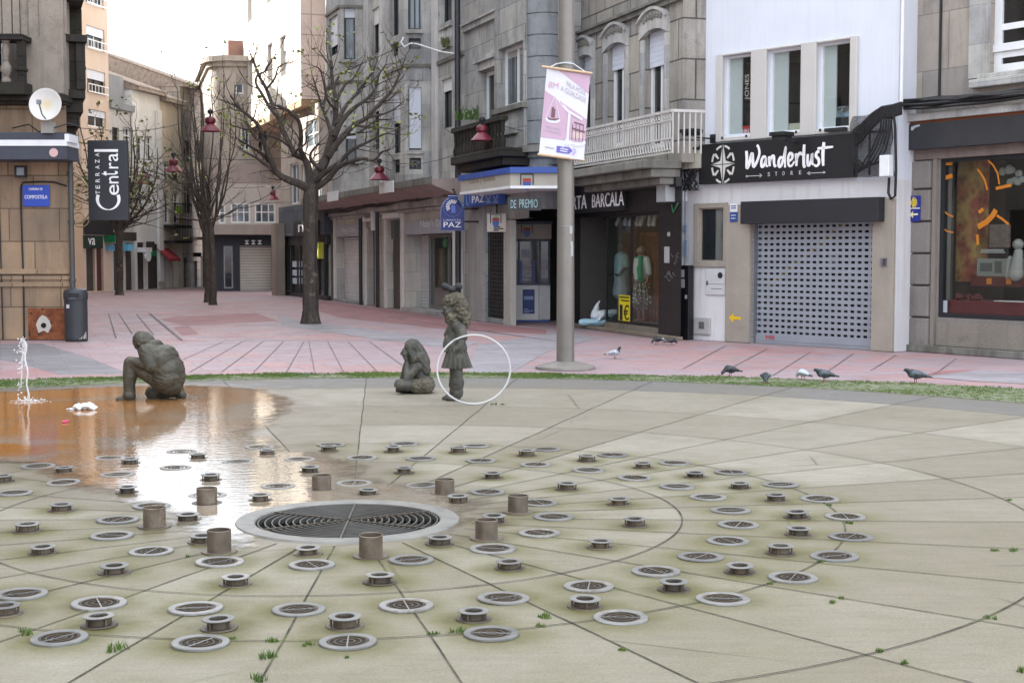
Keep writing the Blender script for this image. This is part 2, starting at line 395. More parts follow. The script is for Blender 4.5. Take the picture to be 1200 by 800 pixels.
def floor_material():
    b = NB('fountain_concrete'); sl = b.attr('slab').outputs['Fac']; ms = b.attr('moss').outputs['Fac']; bd = b.attr('band').outputs['Fac']
    base = b.mix(sl, C('#989082'), C('#b8b3a9'))
    base = b.mix(bd, base, C('#85858a'))
    big = b.ramp(b.noise(.9, 6, .75), .36, .66); base = b.mix(b.math('MULTIPLY', big, .6), base, C('#8b8573'))
    fine = b.ramp(b.noise(75, 5, .8), .3, .7, .64, 1.22); base = b.mix(1.0, base, fine, 'MULTIPLY')
    cr = b.n('TexVoronoi'); cr.feature = 'DISTANCE_TO_EDGE'; cr.inputs['Scale'].default_value = .55; b.l(b.map((1, 1, 1), b.mix(.12, b.co, b.n('TexNoise').outputs['Color'])), cr.inputs['Vector']); ck = b.math('MULTIPLY', b.ramp(cr.outputs['Distance'], .002, .006, .55, 0), b.ramp(b.noise(.5, 2), .55, .6)); base = b.mix(ck, base, C('#3d3a32'))
    br = b.ramp(b.noise(1, 4, .6, b.map((2.2, 16, 1))), .42, .75, 0, .28); base = b.mix(br, base, C('#6f6c62'))
    mm = b.math('MULTIPLY', ms, b.ramp(b.noise(2.6, 6, .72), .3, .7, .45, 1.15)); base = b.mix(mm, base, C('#6f6d30'))
    base = b.mix(b.math('MULTIPLY', b.ramp(ms, .5, .95), b.ramp(b.noise(9, 5, .7), .3, .6, .1, .42)), base, C('#4f4a2c'))
    sp2 = b.math('MULTIPLY', b.ramp(b.noise(13, 6, .8), .56, .62), b.ramp(b.noise(1.3, 3), .45, .6, 0, .3)); base = b.mix(sp2, base, C('#6a6452'))
    wh = b.ramp(b.noise(90, 2, .5), .735, .76, 0, .8); base = b.mix(wh, base, C('#d8d6cf'))
    dk = b.ramp(b.noise(38, 2, .5), .72, .77, 0, .55); base = b.mix(dk, base, C('#4a463c'))
    wt = b.math('MULTIPLY', b.attr('wet').outputs['Fac'], b.ramp(b.noise(3, 5, .7), .3, .6, .3, 1)); base = b.mix(b.math('MULTIPLY', wt, .55), base, C('#5f4f3a'))
    b.set(base=b.mix(1.0, base, (.675, .655, .615, 1), 'MULTIPLY'), rough=b.math('SUBTRACT', b.ramp(b.noise(3, 4), .3, .7, .5, .8), b.math('MULTIPLY', wt, .4)), spec=.35); b.bump(b.noise(60, 4, .7), .3, .006)
    return b.m
nrad = [14, 34, 34, 22, 18, 12]
def build_floor():
    ts = []
    for i, n in enumerate([26, 40, 26, 18, 12]): ts += [i + k / n for k in range(n)]
    ts.append(len(RINGS) - 1)
    an = []
    for a, c in zip(SPOKES, SPOKES[1:]): an += [a + (c - a) * k / 12 for k in range(12)]
    N = len(an); v = []; 
    for t in ts:
        for a in an: x, y = floor_pt(t, a); v.append((x, y, 0))
    f = []; slabv = []; band = []; rr = random.Random(3); tone = {}
    for i in range(len(ts) - 1):
        for k in range(N):
            f.append((i * N + k, (i + 1) * N + k, (i + 1) * N + (k + 1) % N, i * N + (k + 1) % N))
            key = (int(ts[i] + 1e-6), k // 12); tone.setdefault(key, rr.random()); slabv.append(tone[key]); band.append(.85 if key[0] == 4 else .0)
    me = bpy.data.meshes.new('fountain_floor'); me.from_pydata(v, [], [q[::-1] for q in f])
    A = np.array(v)[:, :2]; moss = np.zeros(len(A))
    for P, r0, k in ((PD, .13, .75), (PC, .09, 1.0), (PT, .1, .9)):
        for p in P:
            d = np.hypot(A[:, 0] - p.x, A[:, 1] - p.y); moss = np.maximum(moss, k * np.clip(1 - (d - r0) / .22, 0, 1) ** 1.3)
    rc = np.hypot(A[:, 0] - CEN.x, A[:, 1] - CEN.y); near = np.clip((6 - rc) / 3.0, 0, 1) * np.clip((13 - A[:, 1]) / 4, 0, 1)
    moss = np.clip(moss * .85 + .15 * near + .13 * np.clip((8.5 - A[:, 1]) / 3, 0, 1), 0, 1)
    q = me.attributes.new('moss', 'FLOAT', 'POINT'); q.data.foreach_set('value', moss.astype(np.float32))
    q = me.attributes.new('slab', 'FLOAT', 'FACE'); q.data.foreach_set('value', slabv)
    q = me.attributes.new('band', 'FLOAT', 'FACE'); q.data.foreach_set('value', band)
    pp = np.array(OUT)[::3]; wet = np.clip(1 - edge_dist(A[:, 0], A[:, 1], pp[:, :2]) / .5, 0, 1); wet[inside(A[:, 0], A[:, 1], P2)] = 1
    q = me.attributes.new('wet', 'FLOAT', 'POINT'); q.data.foreach_set('value', wet.astype(np.float32))
    me.materials.append(floor_material()); o = bpy.data.objects.new('fountain_floor', me); COL.objects.link(o); o['kind'] = 'structure'
# joints: thin recessed-looking dark strips, slightly wandering
def joint_mat():
    b = NB('joint_dirt'); base = b.mix(b.ramp(b.noise(4, 4, .7), .45, .62), C('#2b2822'), C('#5a5546')); base = b.mix(b.ramp(b.noise(1.7, 3), .56, .66), base, C('#5a5f34'))
    b.set(base=base, rough=.95); return b.m
JM = joint_mat()
mb = MB()
def strip(P, wd, z):
    for i in range(len(P) - 1):
        a, b = Vector(P[i]), Vector(P[i + 1]); t = (b - a); t = t.normalized() if t.length else t; n = Vector((-t.y, t.x))
        wa = wd * (.6 + .7 * noise.noise((a.x * 3, a.y * 3, 1))**2 + .3); wb = wd * (.6 + .7 * noise.noise((b.x * 3, b.y * 3, 1))**2 + .3)
        A, B, Cc, D = a - n * wa / 2, b - n * wb / 2, b + n * wb / 2, a + n * wa / 2
        mb.quad((A.x, A.y, z), (B.x, B.y, z), (Cc.x, Cc.y, z), (D.x, D.y, z))
for i, a in enumerate(SPOKES[:-1]):
    t0 = .12 if i % 2 == 0 else .12
    strip([floor_pt(t0 + (5 - t0) * k / 60, a + .03 * math.sin(k * .7 + i)) for k in range(61)], .0085, .004)
for rI, wd in ((1, .009), (2, .009), (3, .008), (4, .007)):
    strip([floor_pt(rI, 360 * k / 240) for k in range(241)], wd, .0055)
for t in (1.45,):
    for i in range(32): strip([floor_pt(t, SPOKES[i] + (SPOKES[i + 1] - SPOKES[i]) * k / 6) for k in range(7)], .009, .0055)
struct(mb, 'floor_joints', JM)

# paving beyond the fountain
def paving_material():
    b = NB('pink_paving'); q = b.n('TexBrick'); b.l(b.map((1, 1, 1), rot=(0, 0, R(-20))), q.inputs['Vector'])
    q.inputs['Scale'].default_value = 1; q.inputs['Brick Width'].default_value = .9; q.inputs['Row Height'].default_value = .45; q.inputs['Mortar Size'].default_value = .008
    q.inputs['Color1'].default_value = C('#a8a0a6'); q.inputs['Color2'].default_value = C('#b79796'); q.inputs['Mortar'].default_value = C('#7b6f72'); q.inputs['Bias'].default_value = .1
    patch = b.ramp(b.noise(.16, 3, .5), .44, .58); base = b.mix(b.math('MULTIPLY', patch, .55), q.outputs['Color'], C('#a9a1a8'))
    red = b.ramp(b.noise(1, 2, .5, b.map((.5, .22, 1), rot=(0, 0, R(15)))), .6, .66, 0, .55); base = b.mix(red, base, C('#ad8080'))
    base = b.mix(1.0, base, b.ramp(b.noise(30, 4, .7), .3, .7, .85, 1.08), 'MULTIPLY')
    base = b.mix(b.ramp(b.noise(.7, 6, .7), .5, .75, 0, .4), base, C('#7c7274'))
    base = b.mix(1.0, base, (.83, .765, .76, 1), 'MULTIPLY'); b.set(base=base, rough=b.ramp(b.noise(1.5, 4), .3, .7, .45, .75), spec=.35); b.bump(b.noise(50, 3), .2, .005); return b.m
def band_mat(name, col, bw=.9):
    b = NB(name); q = b.n('TexBrick'); b.l(b.map((1, 1, 1), rot=(0, 0, R(-20))), q.inputs['Vector']); c = C(col)
    q.inputs['Scale'].default_value = 1; q.inputs['Brick Width'].default_value = bw; q.inputs['Row Height'].default_value = .45; q.inputs['Mortar Size'].default_value = .008
    q.inputs['Color1'].default_value = mul(c, .86); q.inputs['Color2'].default_value = mul(c, 1.1); q.inputs['Mortar'].default_value = mul(c, .75)
    base = b.mix(1.0, q.outputs['Color'], b.ramp(b.noise(3, 6, .75), .3, .7, .78, 1.1), 'MULTIPLY'); base = b.mix(1.0, base, b.ramp(b.noise(40, 3), .3, .7, .88, 1.06), 'MULTIPLY')
    b.set(base=b.mix(1.0, base, (.82, .78, .775, 1), 'MULTIPLY'), rough=.65, spec=.35); b.bump(b.noise(50, 3), .2, .005); return b.m
def grass_r(a):     # outer edge of the grass ring
    s = math.cos(R(a)); return 9.65 + 1.7 * s * s
GC = (-1.2, 9.6)
mb = MB(); N = 128
RR = [8.75, 12, 16, 22, 30, 45, 70, 120, 400]
for r in RR:
    for k in range(N):
        a = 2 * PI * k / N; c = RINGS[-1] if r < 9 else (GC[0], GC[1]); mb.v.append(Vector((c[0] + r * math.cos(a), c[1] + r * math.sin(a), -.006)))
for i in range(len(RR) - 1):
    for k in range(N): mb.f.append((i * N + k, (i + 1) * N + k, (i + 1) * N + (k + 1) % N, i * N + (k + 1) % N))
struct(mb, 'paving', paving_material())
def sheet(name, mat, pts, z):
    m = MB(); m.add([(*G(*p).xy, z) for p in pts], [tuple(range(len(pts)))]); return struct(m, name, mat)
GREYB = band_mat('grey_paving', '#a3a1a6'); GREYD = band_mat('grey_paving_dark', '#8f8e92'); REDB = band_mat('red_paving', '#a67c7d')
sheet('paving_band', GREYD, [(-60, 404), (48, 402), (100, 417), (152, 437.5), (70, 438.5), (20, 424), (-60, 412)], -0.0041)
sheet('paving_band', REDB, [(186, 374), (205, 370.5), (300, 366.5), (325, 375.5), (262, 379), (215, 381)], -0.0037)
sheet('paving_band', REDB, [(203, 383), (221, 381.5), (233, 391), (213, 392.5)], -0.0033)
sheet('paving_band', REDB, [(372, 352), (470, 365), (560, 378), (640, 386), (640, 391), (540, 387), (400, 372), (372, 364)], -0.0029)
sheet('paving_band', GREYB, [(325, 369), (350, 374), (400, 381), (470, 391), (560, 401), (540, 409), (440, 397), (330, 381), (330, 377)], -0.0025)
sheet('paving_band', GREYB, [(560, 404), (660, 388), (700, 396), (640, 412), (600, 436), (545, 437)], -0.0021)
sheet('paving_band', REDB, [(1100, 434), (1140, 433), (1132, 439), (1085, 439)], -0.0013)
sheet('paving_band', GREYB, [(1080, 441), (1150, 433), (1250, 440), (1250, 452), (1140, 446)], -0.0009)
mb = MB()
for P in ([(175, 367), (213, 398.6)], [(127, 367), (136, 396)], [(139, 367), (155, 391)], [(160, 368), (180, 392)]): strip([G(*p).xy for p in P], .07 if P[0][0] == 175 else .03, .002)
for P in ([(262, 400), (205, 425)], [(284, 400), (222, 436)], [(308, 400), (259, 436)], [(332, 400), (297, 436)], [(356, 400), (335, 437)], [(384, 400), (403, 436)], [(408, 400), (443, 436)], [(433, 400), (480, 434)], [(362, 400), (369, 437)]):
    strip([G(P[0][0] + (P[1][0] - P[0][0]) * k / 8, P[0][1] + (P[1][1] - P[0][1]) * k / 8).xy for k in range(9)], .014, .002)
strip([G(x, 399.5 - (x - 200) * .004).xy for x in range(120, 520, 20)], .05, .002)
strip([G(455 + k * 10, 372 + k * 1.4).xy for k in range(21)], .06, .002)
for P in ([(950, 412), (905, 440)], [(1000, 414), (968, 436)], [(1050, 416), (1020, 434)], [(850, 405), (800, 432)], [(900, 408), (858, 430)], [(1120, 420), (1096, 438)]):
    strip([G(*P[0]).xy, G(*P[1]).xy], .02, .002)
jb = NB('paving_joint_dirt'); jb.set(base=jb.mix(jb.ramp(jb.noise(3, 4), .4, .6), C('#5e5557'), C('#7f7577')), rough=.9); struct(mb, 'paving_joints', jb.m)

# grass ring
mb = MB(); gp = []
for k in range(121):
    a = -10 + 200 * k / 120; r1 = grass_r(a) + .05 * noise.noise((k * .4, 0, 3))
    x, y = RINGS[-1][0] + 8.8 * math.cos(R(a)), RINGS[-1][1] + 8.8 * math.sin(R(a)); gp.append(((x, y), (GC[0] + r1 * math.cos(R(a)), GC[1] + r1 * math.sin(R(a)))))
for (a, b), (c, d) in zip(gp, gp[1:]): mb.quad((*a, .003), (*b, .003), (*d, .003), (*c, .003))
b = NB('moss_soil'); b.set(base=b.mix(b.ramp(b.noise(9, 5, .7), .4, .62), C('#7d7d68'), C('#3f5220')), rough=.95); b.bump(b.noise(30, 4), .6, .02)
struct(mb, 'grass_bed', b.m)
def grass_mat():
    b = NB('grass_blades'); base = b.mix(b.ramp(b.noise(1.3, 4), .35, .65), C('#466023'), C('#6d7f3c')); base = b.mix(b.ramp(b.noise(25, 2), .3, .7, 0, .6), base, C('#39521a'))
    b.set(base=base, rough=.7); return b.m
GM = grass_mat()
mb = MB(); g = random.Random(5)
def tuft(x, y, h, n, spread):
    for _ in range(n):
        a = g.uniform(0, 2 * PI); dx, dy = spread * g.uniform(0, 1) * math.cos(a), spread * g.uniform(0, 1) * math.sin(a); b2 = g.uniform(0, PI); wv = .0032 + h * .05
        hx = h * g.uniform(.5, 1.1); lx, ly = g.uniform(-.5, .5) * hx, g.uniform(-.5, .5) * hx
        mb.add([(x + dx - wv * math.cos(b2), y + dy - wv * math.sin(b2), 0), (x + dx + wv * math.cos(b2), y + dy + wv * math.sin(b2), 0), (x + dx + lx, y + dy + ly, hx)], [(0, 1, 2)])
cnt = 0
while cnt < 8500:
    a = g.uniform(28, 152); fi = (a + 10) / 200 * 120; ii = int(fi); fr = fi - ii; (p, q), (p2, q2) = gp[ii], gp[ii + 1]; p = (p[0] + (p2[0] - p[0]) * fr, p[1] + (p2[1] - p[1]) * fr); q = (q[0] + (q2[0] - q[0]) * fr, q[1] + (q2[1] - q[1]) * fr); f = g.random(); x, y = p[0] + (q[0] - p[0]) * f, p[1] + (q[1] - p[1]) * f
    den = noise.noise((x * 1.3, y * 1.3, 0)) * .9 + .25 + (f - .5) * .9 * (1 if x < 0 else .3)
    if g.random() > max(.04, den + .2): continue
    tuft(x, y, .02 + .022 * max(0, den), 5, .035); cnt += 1
o = mb.build('grass_strip', GM); o['kind'] = 'stuff'
mb = MB()
for px, py, s in [(137,761,1.3),(32,742,1.0),(310,770,1.1),(322,750,.8),(360,755,.6),(537,741,1.0),(509,743,.6),(300,796,1),(637,724,.6),(978,706,.6),(985,701,.5),(1036,764,.6),(1060,777,.5),(1160,724,.6),(1165,645,.6),(1187,645,.7),(973,592,.5),(993,613,.7),(962,658,.5),(1182,586,.5),(903,684,.4),(640,722,.7),(730,762,.5),(217,652,.5),(580,474,.9),(590,474,.6),(271,748,.4),(632,734,.6),(1195,788,.9),(405,770,.3)]:
    p = G(px, py)
    for _ in range(3): tuft(p.x + g.uniform(-.035, .035) * s, p.y + g.uniform(-.03, .03) * s, .03 * s, 12, .026 * s)
o = mb.build('joint_weeds', GM); o['kind'] = 'stuff'
# pale specks of litter and droppings belong to the floor's noise; the standing water:
def water_mat():
    b = NB('puddle_water'); sp = b.n('SeparateXYZ'); b.l(b.co, sp.inputs[0])
    left = b.ramp(b.math('ADD', sp.outputs[0], b.ramp(b.noise(.8, 5, .65), 0, 1, -1.6, 1.6)), -4.6, -2.2)
    base = b.mix(left, C('#a0682a'), C('#938878')); base = b.mix(b.ramp(b.noise(1.1, 5, .7), .5, .7, 0, .6), base, C('#76572f'))
    base = b.mix(b.ramp(b.noise(.55, 3, .5), .56, .62, 0, .8), base, C('#95897a'))
    b.set(base=b.mix(1.0, base, (.8, .8, .8, 1), 'MULTIPLY'), rough=.03, spec=.55); 
    h = b.math('ADD', b.noise(7, 3, .55, b.map((1, 2.2, 1))), b.math('MULTIPLY', b.noise(26, 2, .5), .25)); h = b.math('ADD', b.math('MULTIPLY', h, .0017), b.math('MULTIPLY', sp.outputs[1], .026)); b.bump(h, 1.0, 1.0)
    dp = b.math('ADD', b.attr('depth').outputs['Fac'], b.ramp(b.noise(5, 4, .65), .3, .7, -.12, .12)); tr = b.n('BsdfTransparent'); mx = b.n('MixShader'); b.l(b.ramp(dp, -.02, .22), mx.inputs[0]); b.l(tr.outputs[0], mx.inputs[1]); b.l(b.p.outputs[0], mx.inputs[2]); b.l(mx.outputs[0], b.out.inputs[0]); return b.m
WATER = water_mat()
pud = [(-60,462),(0,459),(60,456),(130,453),(200,450.5),(262,452),(310,456),(338,463),(346,475),(333,488),(312,500),(300,510),(318,519),(352,527),(395,536),(430,546),(445,556),(452,566),(480,566),(520,572),(556,586),(562,600),(552,614),(540,624),(524,630),'arc',(290,641),(246,645),(226,636),(214,620),(200,606),(180,598),(150,588),(118,576),(92,570),(66,566),(40,553),(12,545),(-60,538)]
P2 = []
pw = []
for p in pud:
    if p == 'arc': pw += [Vector((CEN.x + .62 * math.cos(R(a)), CEN.y + .62 * math.sin(R(a)), 0)) for a in range(-38, 231, 6)]
    else: pw.append(G(*p))
for i, p in enumerate(pw):
    q = pw[(i + 1) % len(pw)]
    for k in range(6):
        t = k / 6; a = p.lerp(q, t); dc = math.hypot(a.x - CEN.x, a.y - CEN.y); n1 = 0 if dc < .64 else noise.noise((a.x * 2.5, a.y * 2.5, 0)) * .12; P2.append((a.x + n1, a.y + n1 * .8, .007))
def inside(X, Y, poly):
    r = np.zeros(X.shape, bool); n = len(poly); j = n - 1
    for i in range(n):
        xi, yi, xj, yj = poly[i][0], poly[i][1], poly[j][0], poly[j][1]
        c = ((yi > Y) != (yj > Y)) & (X < (xj - xi) * (Y - yi) / (yj - yi + 1e-12) + xi); r ^= c; j = i
    return r
def edge_dist(X, Y, pts):
    d = np.full(X.shape, 9.0)
    for p in pts: d = np.minimum(d, np.hypot(X - p[0], Y - p[1]))
    return d
OUT = [p for p in P2 if math.hypot(p[0] - CEN.x, p[1] - CEN.y) > .66]
def mk_water():
    h = .055; xs = np.arange(-9.5, .6, h); ys = np.arange(7.2, 17.6, h); X, Y = np.meshgrid(xs, ys); I = inside(X, Y, P2); D = edge_dist(X, Y, OUT); D[~I] = -D[~I]
    keep = (D > -.14) & (np.hypot(X - CEN.x, Y - CEN.y) > .63); idx = -np.ones(X.shape, int); idx[keep] = np.arange(keep.sum())
    v = np.stack([X[keep], Y[keep], np.full(keep.sum(), .006)], 1); q = np.stack([idx[:-1, :-1], idx[:-1, 1:], idx[1:, 1:], idx[1:, :-1]], -1).reshape(-1, 4); q = q[(q >= 0).all(1)]
    me = bpy.data.meshes.new('puddle_water'); me.from_pydata(v.tolist(), [], q.tolist()); at2 = me.attributes.new('depth', 'FLOAT', 'POINT'); at2.data.foreach_set('value', D[keep].astype(np.float32))
    me.materials.append(WATER); o = bpy.data.objects.new('puddle_water', me); COL.objects.link(o); o['kind'] = 'structure'
mk_water()
build_floor()

# ================================================================== BUILDINGS
# ---- street line of the right-hand row
STX = -.3667
def line_fac(px, py, k, far, near):          # wall through a ground pixel with street direction X/Y = k, between two picture columns
    p = G(px, py)
    def hit(c):
        t = (c - 600) / FPX          # X = t*Y (eye-level columns)
        Y = (p.x - k * p.y) / (t - k); return (t * Y, Y)
    return Fac(hit(far), hit(near))
# ---------------------------------------------------------------- left corner building
ST_L = stone('warm_granite', '#a99076', .95, .62, .012, .3, .5, '#8f7e6c', joint=.4)
ST_LU = stone('weathered_granite', '#a0968a', 0, 0, .01, .3, .65, '#867d74', moss=.15)
ST_BLK = stone('black_crusted_granite', '#3c3833', .7, .35, .012, .35, .8, '#23211f', moss=.35)
F0 = Fac((-38, 26.69), (-8.38, 26.69))
def mk_left():
    F = F0; t = thing('corner_building', 'weathered stone corner building with dark balcony and grey awning box, far left beside the street', 'building', F)
    L = F.len; zg = F.Z(40, 112); m = MB(F)
    Lr = F.rect
    # ground storey and upper storey
    mb = MB(F); sdir = (-.36 * 29, 29)
    pts = [(0, 0), (L, 0), (L + sdir[0], sdir[1]), (0, sdir[1])]
    mb.hprism(pts, 0, F.Z(40, 118)); mb.build('ground_storey_wall', ST_L, t)
    r = Lr(0, 0, 33, 112); z1 = F.Z(40, 118); hole = (L - 3.0, F.U(33), F.Z(20, 105), 12.2)
    mb = MB(F); mb.hprism([(0, .3), (L - .0, .3), (L + sdir[0], sdir[1]), (0, sdir[1])], z1, 17.5); mb.build('upper_storey_wall', ST_LU, t)
    mb = MB(F)     # front skin with pilaster grooves, left of it the balcony door recess
    xs = [33, 40, 53, 66, 82]
    for a, c, dp in ((32, 39.4, .02), (40.2, 52.4, .05), (53.2, 82, .08)):
        mb.box(F.U(a), min(L, F.U(c)), -dp, .3, F.Z(45, 44), 17.5)
    mb.box(F.U(32.5), L, -.1, .3, z1, F.Z(45, 44))
    for a, c in ((0, 7.4), (8.6, 19), (20.5, 28.5), (29.5, 32)): mb.box(F.U(a), F.U(c), .02, .3, F.Z(16, 40), 17.5)
    mb.box(L - 20, F.U(0), -.06, .3, z1, 17.5)
    mb.each('pilaster', ST_LU, t)
    # cornice ledge
    mb = MB(F); mb.box(L - 20, L + .05, -.35, .3, F.Z(40, 118, .35), F.Z(40, 109, .35)); mb.box(L - 20, L + .02, -.25, .3, F.Z(40, 122, .25), F.Z(40, 118, .25) - .002)
    mb.build('cornice', ST_BLK, t, bevel=.02)
    # balcony with stone balusters
    d = .55; mb = MB(F); u1 = F.U(33, d)
    mb.box(L - 20, u1, -d - .06, -.1, F.Z(16, 47, d), F.Z(16, 40, d)); mb.box(L - 20, u1, -d - .02, -.1, F.Z(16, 111, d), F.Z(16, 96, d))
    mb.box(F.U(24, d), F.U(32, d), -d + .02, -d + .2, F.Z(28, 96, d), F.Z(28, 47, d)); mb.box(F.U(21.5, d), F.U(33.4, d), -d - .03, -d + .22, F.Z(28, 83, d), F.Z(28, 79, d))
    mb.build('balcony_parapet', ST_BLK, t, bevel=.015)
    mb = MB(F)
    z0, zt = F.Z(16, 96, d), F.Z(16, 47, d); h = zt - z0
    for px in (10, -4, -18, -32, -46):
        u = F.U(px, d); mb.lathe([(.09, z0), (.09, z0 + .05), (.05, z0 + .1), (.11, z0 + h * .28), (.1, z0 + h * .38), (.045, z0 + h * .52), (.06, z0 + h * .54), (.045, z0 + h * .58), (.075, z0 + h * .8), (.05, z0 + h * .92), (.09, zt)], (u, -d + .1, 0), 12)
    mb.build('baluster', ST_LU, t, smooth=True)
    win(F, t, (F.U(-18), F.U(7), F.Z(0, 100), F.Z(0, -70)), FRAMEW, GL_DARK, .22, .07, 1)
    # side balcony projecting over the street: black with lichen
    Fs = Fac(F.W(L, 0).xy, F.W(L + sdir[0], sdir[1]).xy)     # along the side wall, outward = towards the street
    mb = MB(Fs)
    Z = lambda y: AT(95, y, 28.4).z
    mb.box(.05, 3.6, -.40, .2, Z(63), Z(55)); mb.box(.15, 3.5, -.36, .1, Z(125), Z(115)); mb.box(.25, 3.4, -.32, .1, Z(140), Z(125) - .002); mb.box(.35, 3.2, -.26, .1, Z(155), Z(140) - .002); mb.box(.5, 2.8, -.2, .1, Z(172), Z(155) - .002)
    for a, c in ((.12, .5), (1.0, 1.3), (1.9, 2.2), (2.9, 3.3)): mb.box(a, c, -.37, -.2, Z(115), Z(63))
    mb.box(.14, 3.3, -.33, -.31, Z(115), Z(63)); mb.box(.3, 3.3, -.39, -.2, Z(92), Z(88))
    mb.box(.22, .28, -.36, .1, Z(115), Z(63)); mb.build('side_balcony', ST_BLK, t, bevel=.02)
    mb = MB(Fs); mb.box(.0, 3.8, -.36, .1, Z(18), Z(-40)); mb.box(.1, 3.7, -.31, .1, Z(8), Z(-2)); mb.box(.9, 3.4, -.36, .1, Z(55), Z(18)); mb.build('side_bay', ST_BLK, t, bevel=.02)
    mb = MB(Fs); mb.box(.0, .88, -.04, .1, Z(55), Z(18)); mb.build('side_wall_strip', ST_LU, t)
    # small white-framed window looking out of the dark bay, on its face turned to the square
    q0 = AT(86, 57, 27.6); w2 = Fac((q0.x, 27.55), (q0.x + .25, 27.5))
    rr = w2.rect(86, 44, 98.3, 57.5); win(w2, t, rr, FRAMEW, GL_CURT, .0, .035)
    # awning cassette
    d = .75; r = Lr(-20, 155, 80.5, 187, d); r = (L - 18, F.U(80.5, d), r[2], r[3])
    aw = slab(F, t, 'awning_box', paint('awning_fabric', '#3b3f4a', .6, 0, .15, 2), r, .02, d, bevel=.01)
    zs = F.Z(40, 171, d), F.Z(40, 164, d); MB(F).box(L - 18, F.U(80.5, d) + .01, -d - .012, -.02, zs[0], zs[1]).build('white_stripe', FRAMEW, aw)
    c = F.uz(63, 179, d); mb = MB(F); mb.lathe([(.0, 0), (.08, 0), (.08, .008), (0, .008)], (c[0], -d - .004, c[1]), 20, M=Matrix.Rotation(PI / 2, 3, 'X')); mb.build('round_sticker', flat('pink_sticker', '#c9a9a6'), aw)
    MB(F).box(F.U(80.5, d) - .03, F.U(80.5, d) + .05, -d - .01, -.2, F.Z(80, 166, d), F.Z(80, 157, d)).build('end_cap', FRAMEW, aw)
    # drain pipe on the corner
    mb = MB(F); u = F.U(84, .1); mb.tube([(u, -.08, .0), (u, -.08, F.Z(84, 168, .1))], .05, 10); 
    for y in (205, 262, 330): z = F.Z(84, y, .1); mb.tube([(u, -.08, z), (u, -.08, z + .06)], .065, 10)
    mb.each('drain_pipe', paint('pipe_grey', '#4b4a48', .5, .2, .25, 4), t, smooth=True)
    # plinth mouldings, rusty hatch
    mb = MB(F)
    for y0, y1, dd in ((322, 315, .05), (328, 323, .03), (336, 331, .045)): mb.box(L - 18, L + dd, -dd, .05, F.Z(40, y0), F.Z(40, y1))
    mb.each('band_course', ST_L, t, bevel=.01)
    b = NB('rusty_plate'); f = b.noise(5, 5, .7); base = b.mix(b.ramp(f, .4, .6), C('#6d3a22'), C('#8d5636')); base = b.mix(b.ramp(b.noise(9, 3), .6, .66), base, C('#3a2a22')); b.set(base=base, rough=.9); b.bump(f, .4, .01)
    h = slab(F, t, 'rusty_hatch', b.m, Lr(32, 361, 77, 397.5), .01, .035)
    sp = [(43, 380), (46, 373), (50, 369), (55, 371), (59, 376), (61, 382), (57, 390), (52, 387), (46, 390)]
    mb = MB(F); mb.prism([F.uz(*p) for p in sp], -.041, -.036); mb.build('paint_patch', flat('patch_white', '#bcb6ad'), h)
    c = F.uz(52, 381); mb = MB(F); mb.lathe([(0, 0), (.05, 0), (.05, .012), (0, .012)], (c[0], -.04, c[1]), 14, M=Matrix.Rotation(PI / 2, 3, 'X')); mb.build('lock_hole', DARKVOID, h)
    # cable loops along the joints
    mb = MB(F)
    mb.tube([(F.U(x), -.03, F.Z(x, y)) for x, y in ((27, 398), (27.5, 330), (26.5, 240), (27, 219), (29, 214), (50, 213), (66, 213.5), (74, 216), (80, 218))], .016, 6)
    mb.tube([(F.U(x), -.03, F.Z(x, y)) for x, y in ((2, 398), (1.5, 300), (1, 215))], .012, 6)
    mb.each('wall_cable', CABLE, t, smooth=True)
mk_left()
def mk_side():  # added out-of-view building: shades the square, its pale walls bounce light
    F = Fac((-17, -14), (-17, 26.3)); F = Fac((-17, -16), (-17, 26.3)); t = thing('unseen_shade_building', 'plain rendered building added unseen on the left to shade the square', 'building', F); hs = []
    for i in range(10):
        for j in range(3): hs.append((1.6 + i * 4.1, 2.9 + i * 4.1, 1.0 + j * 3.7, 3.1 + j * 3.7))
    wall(F, t, 0, F.len, 0, 13.6, hs, stone('side_render', '#c2bbb0', 0, 0, .01, .15, .3), .25, body=11)
    for h in hs: win(F, t, h, FRAMEW, GL_DARK, .15, .07, 2)
mk_side()

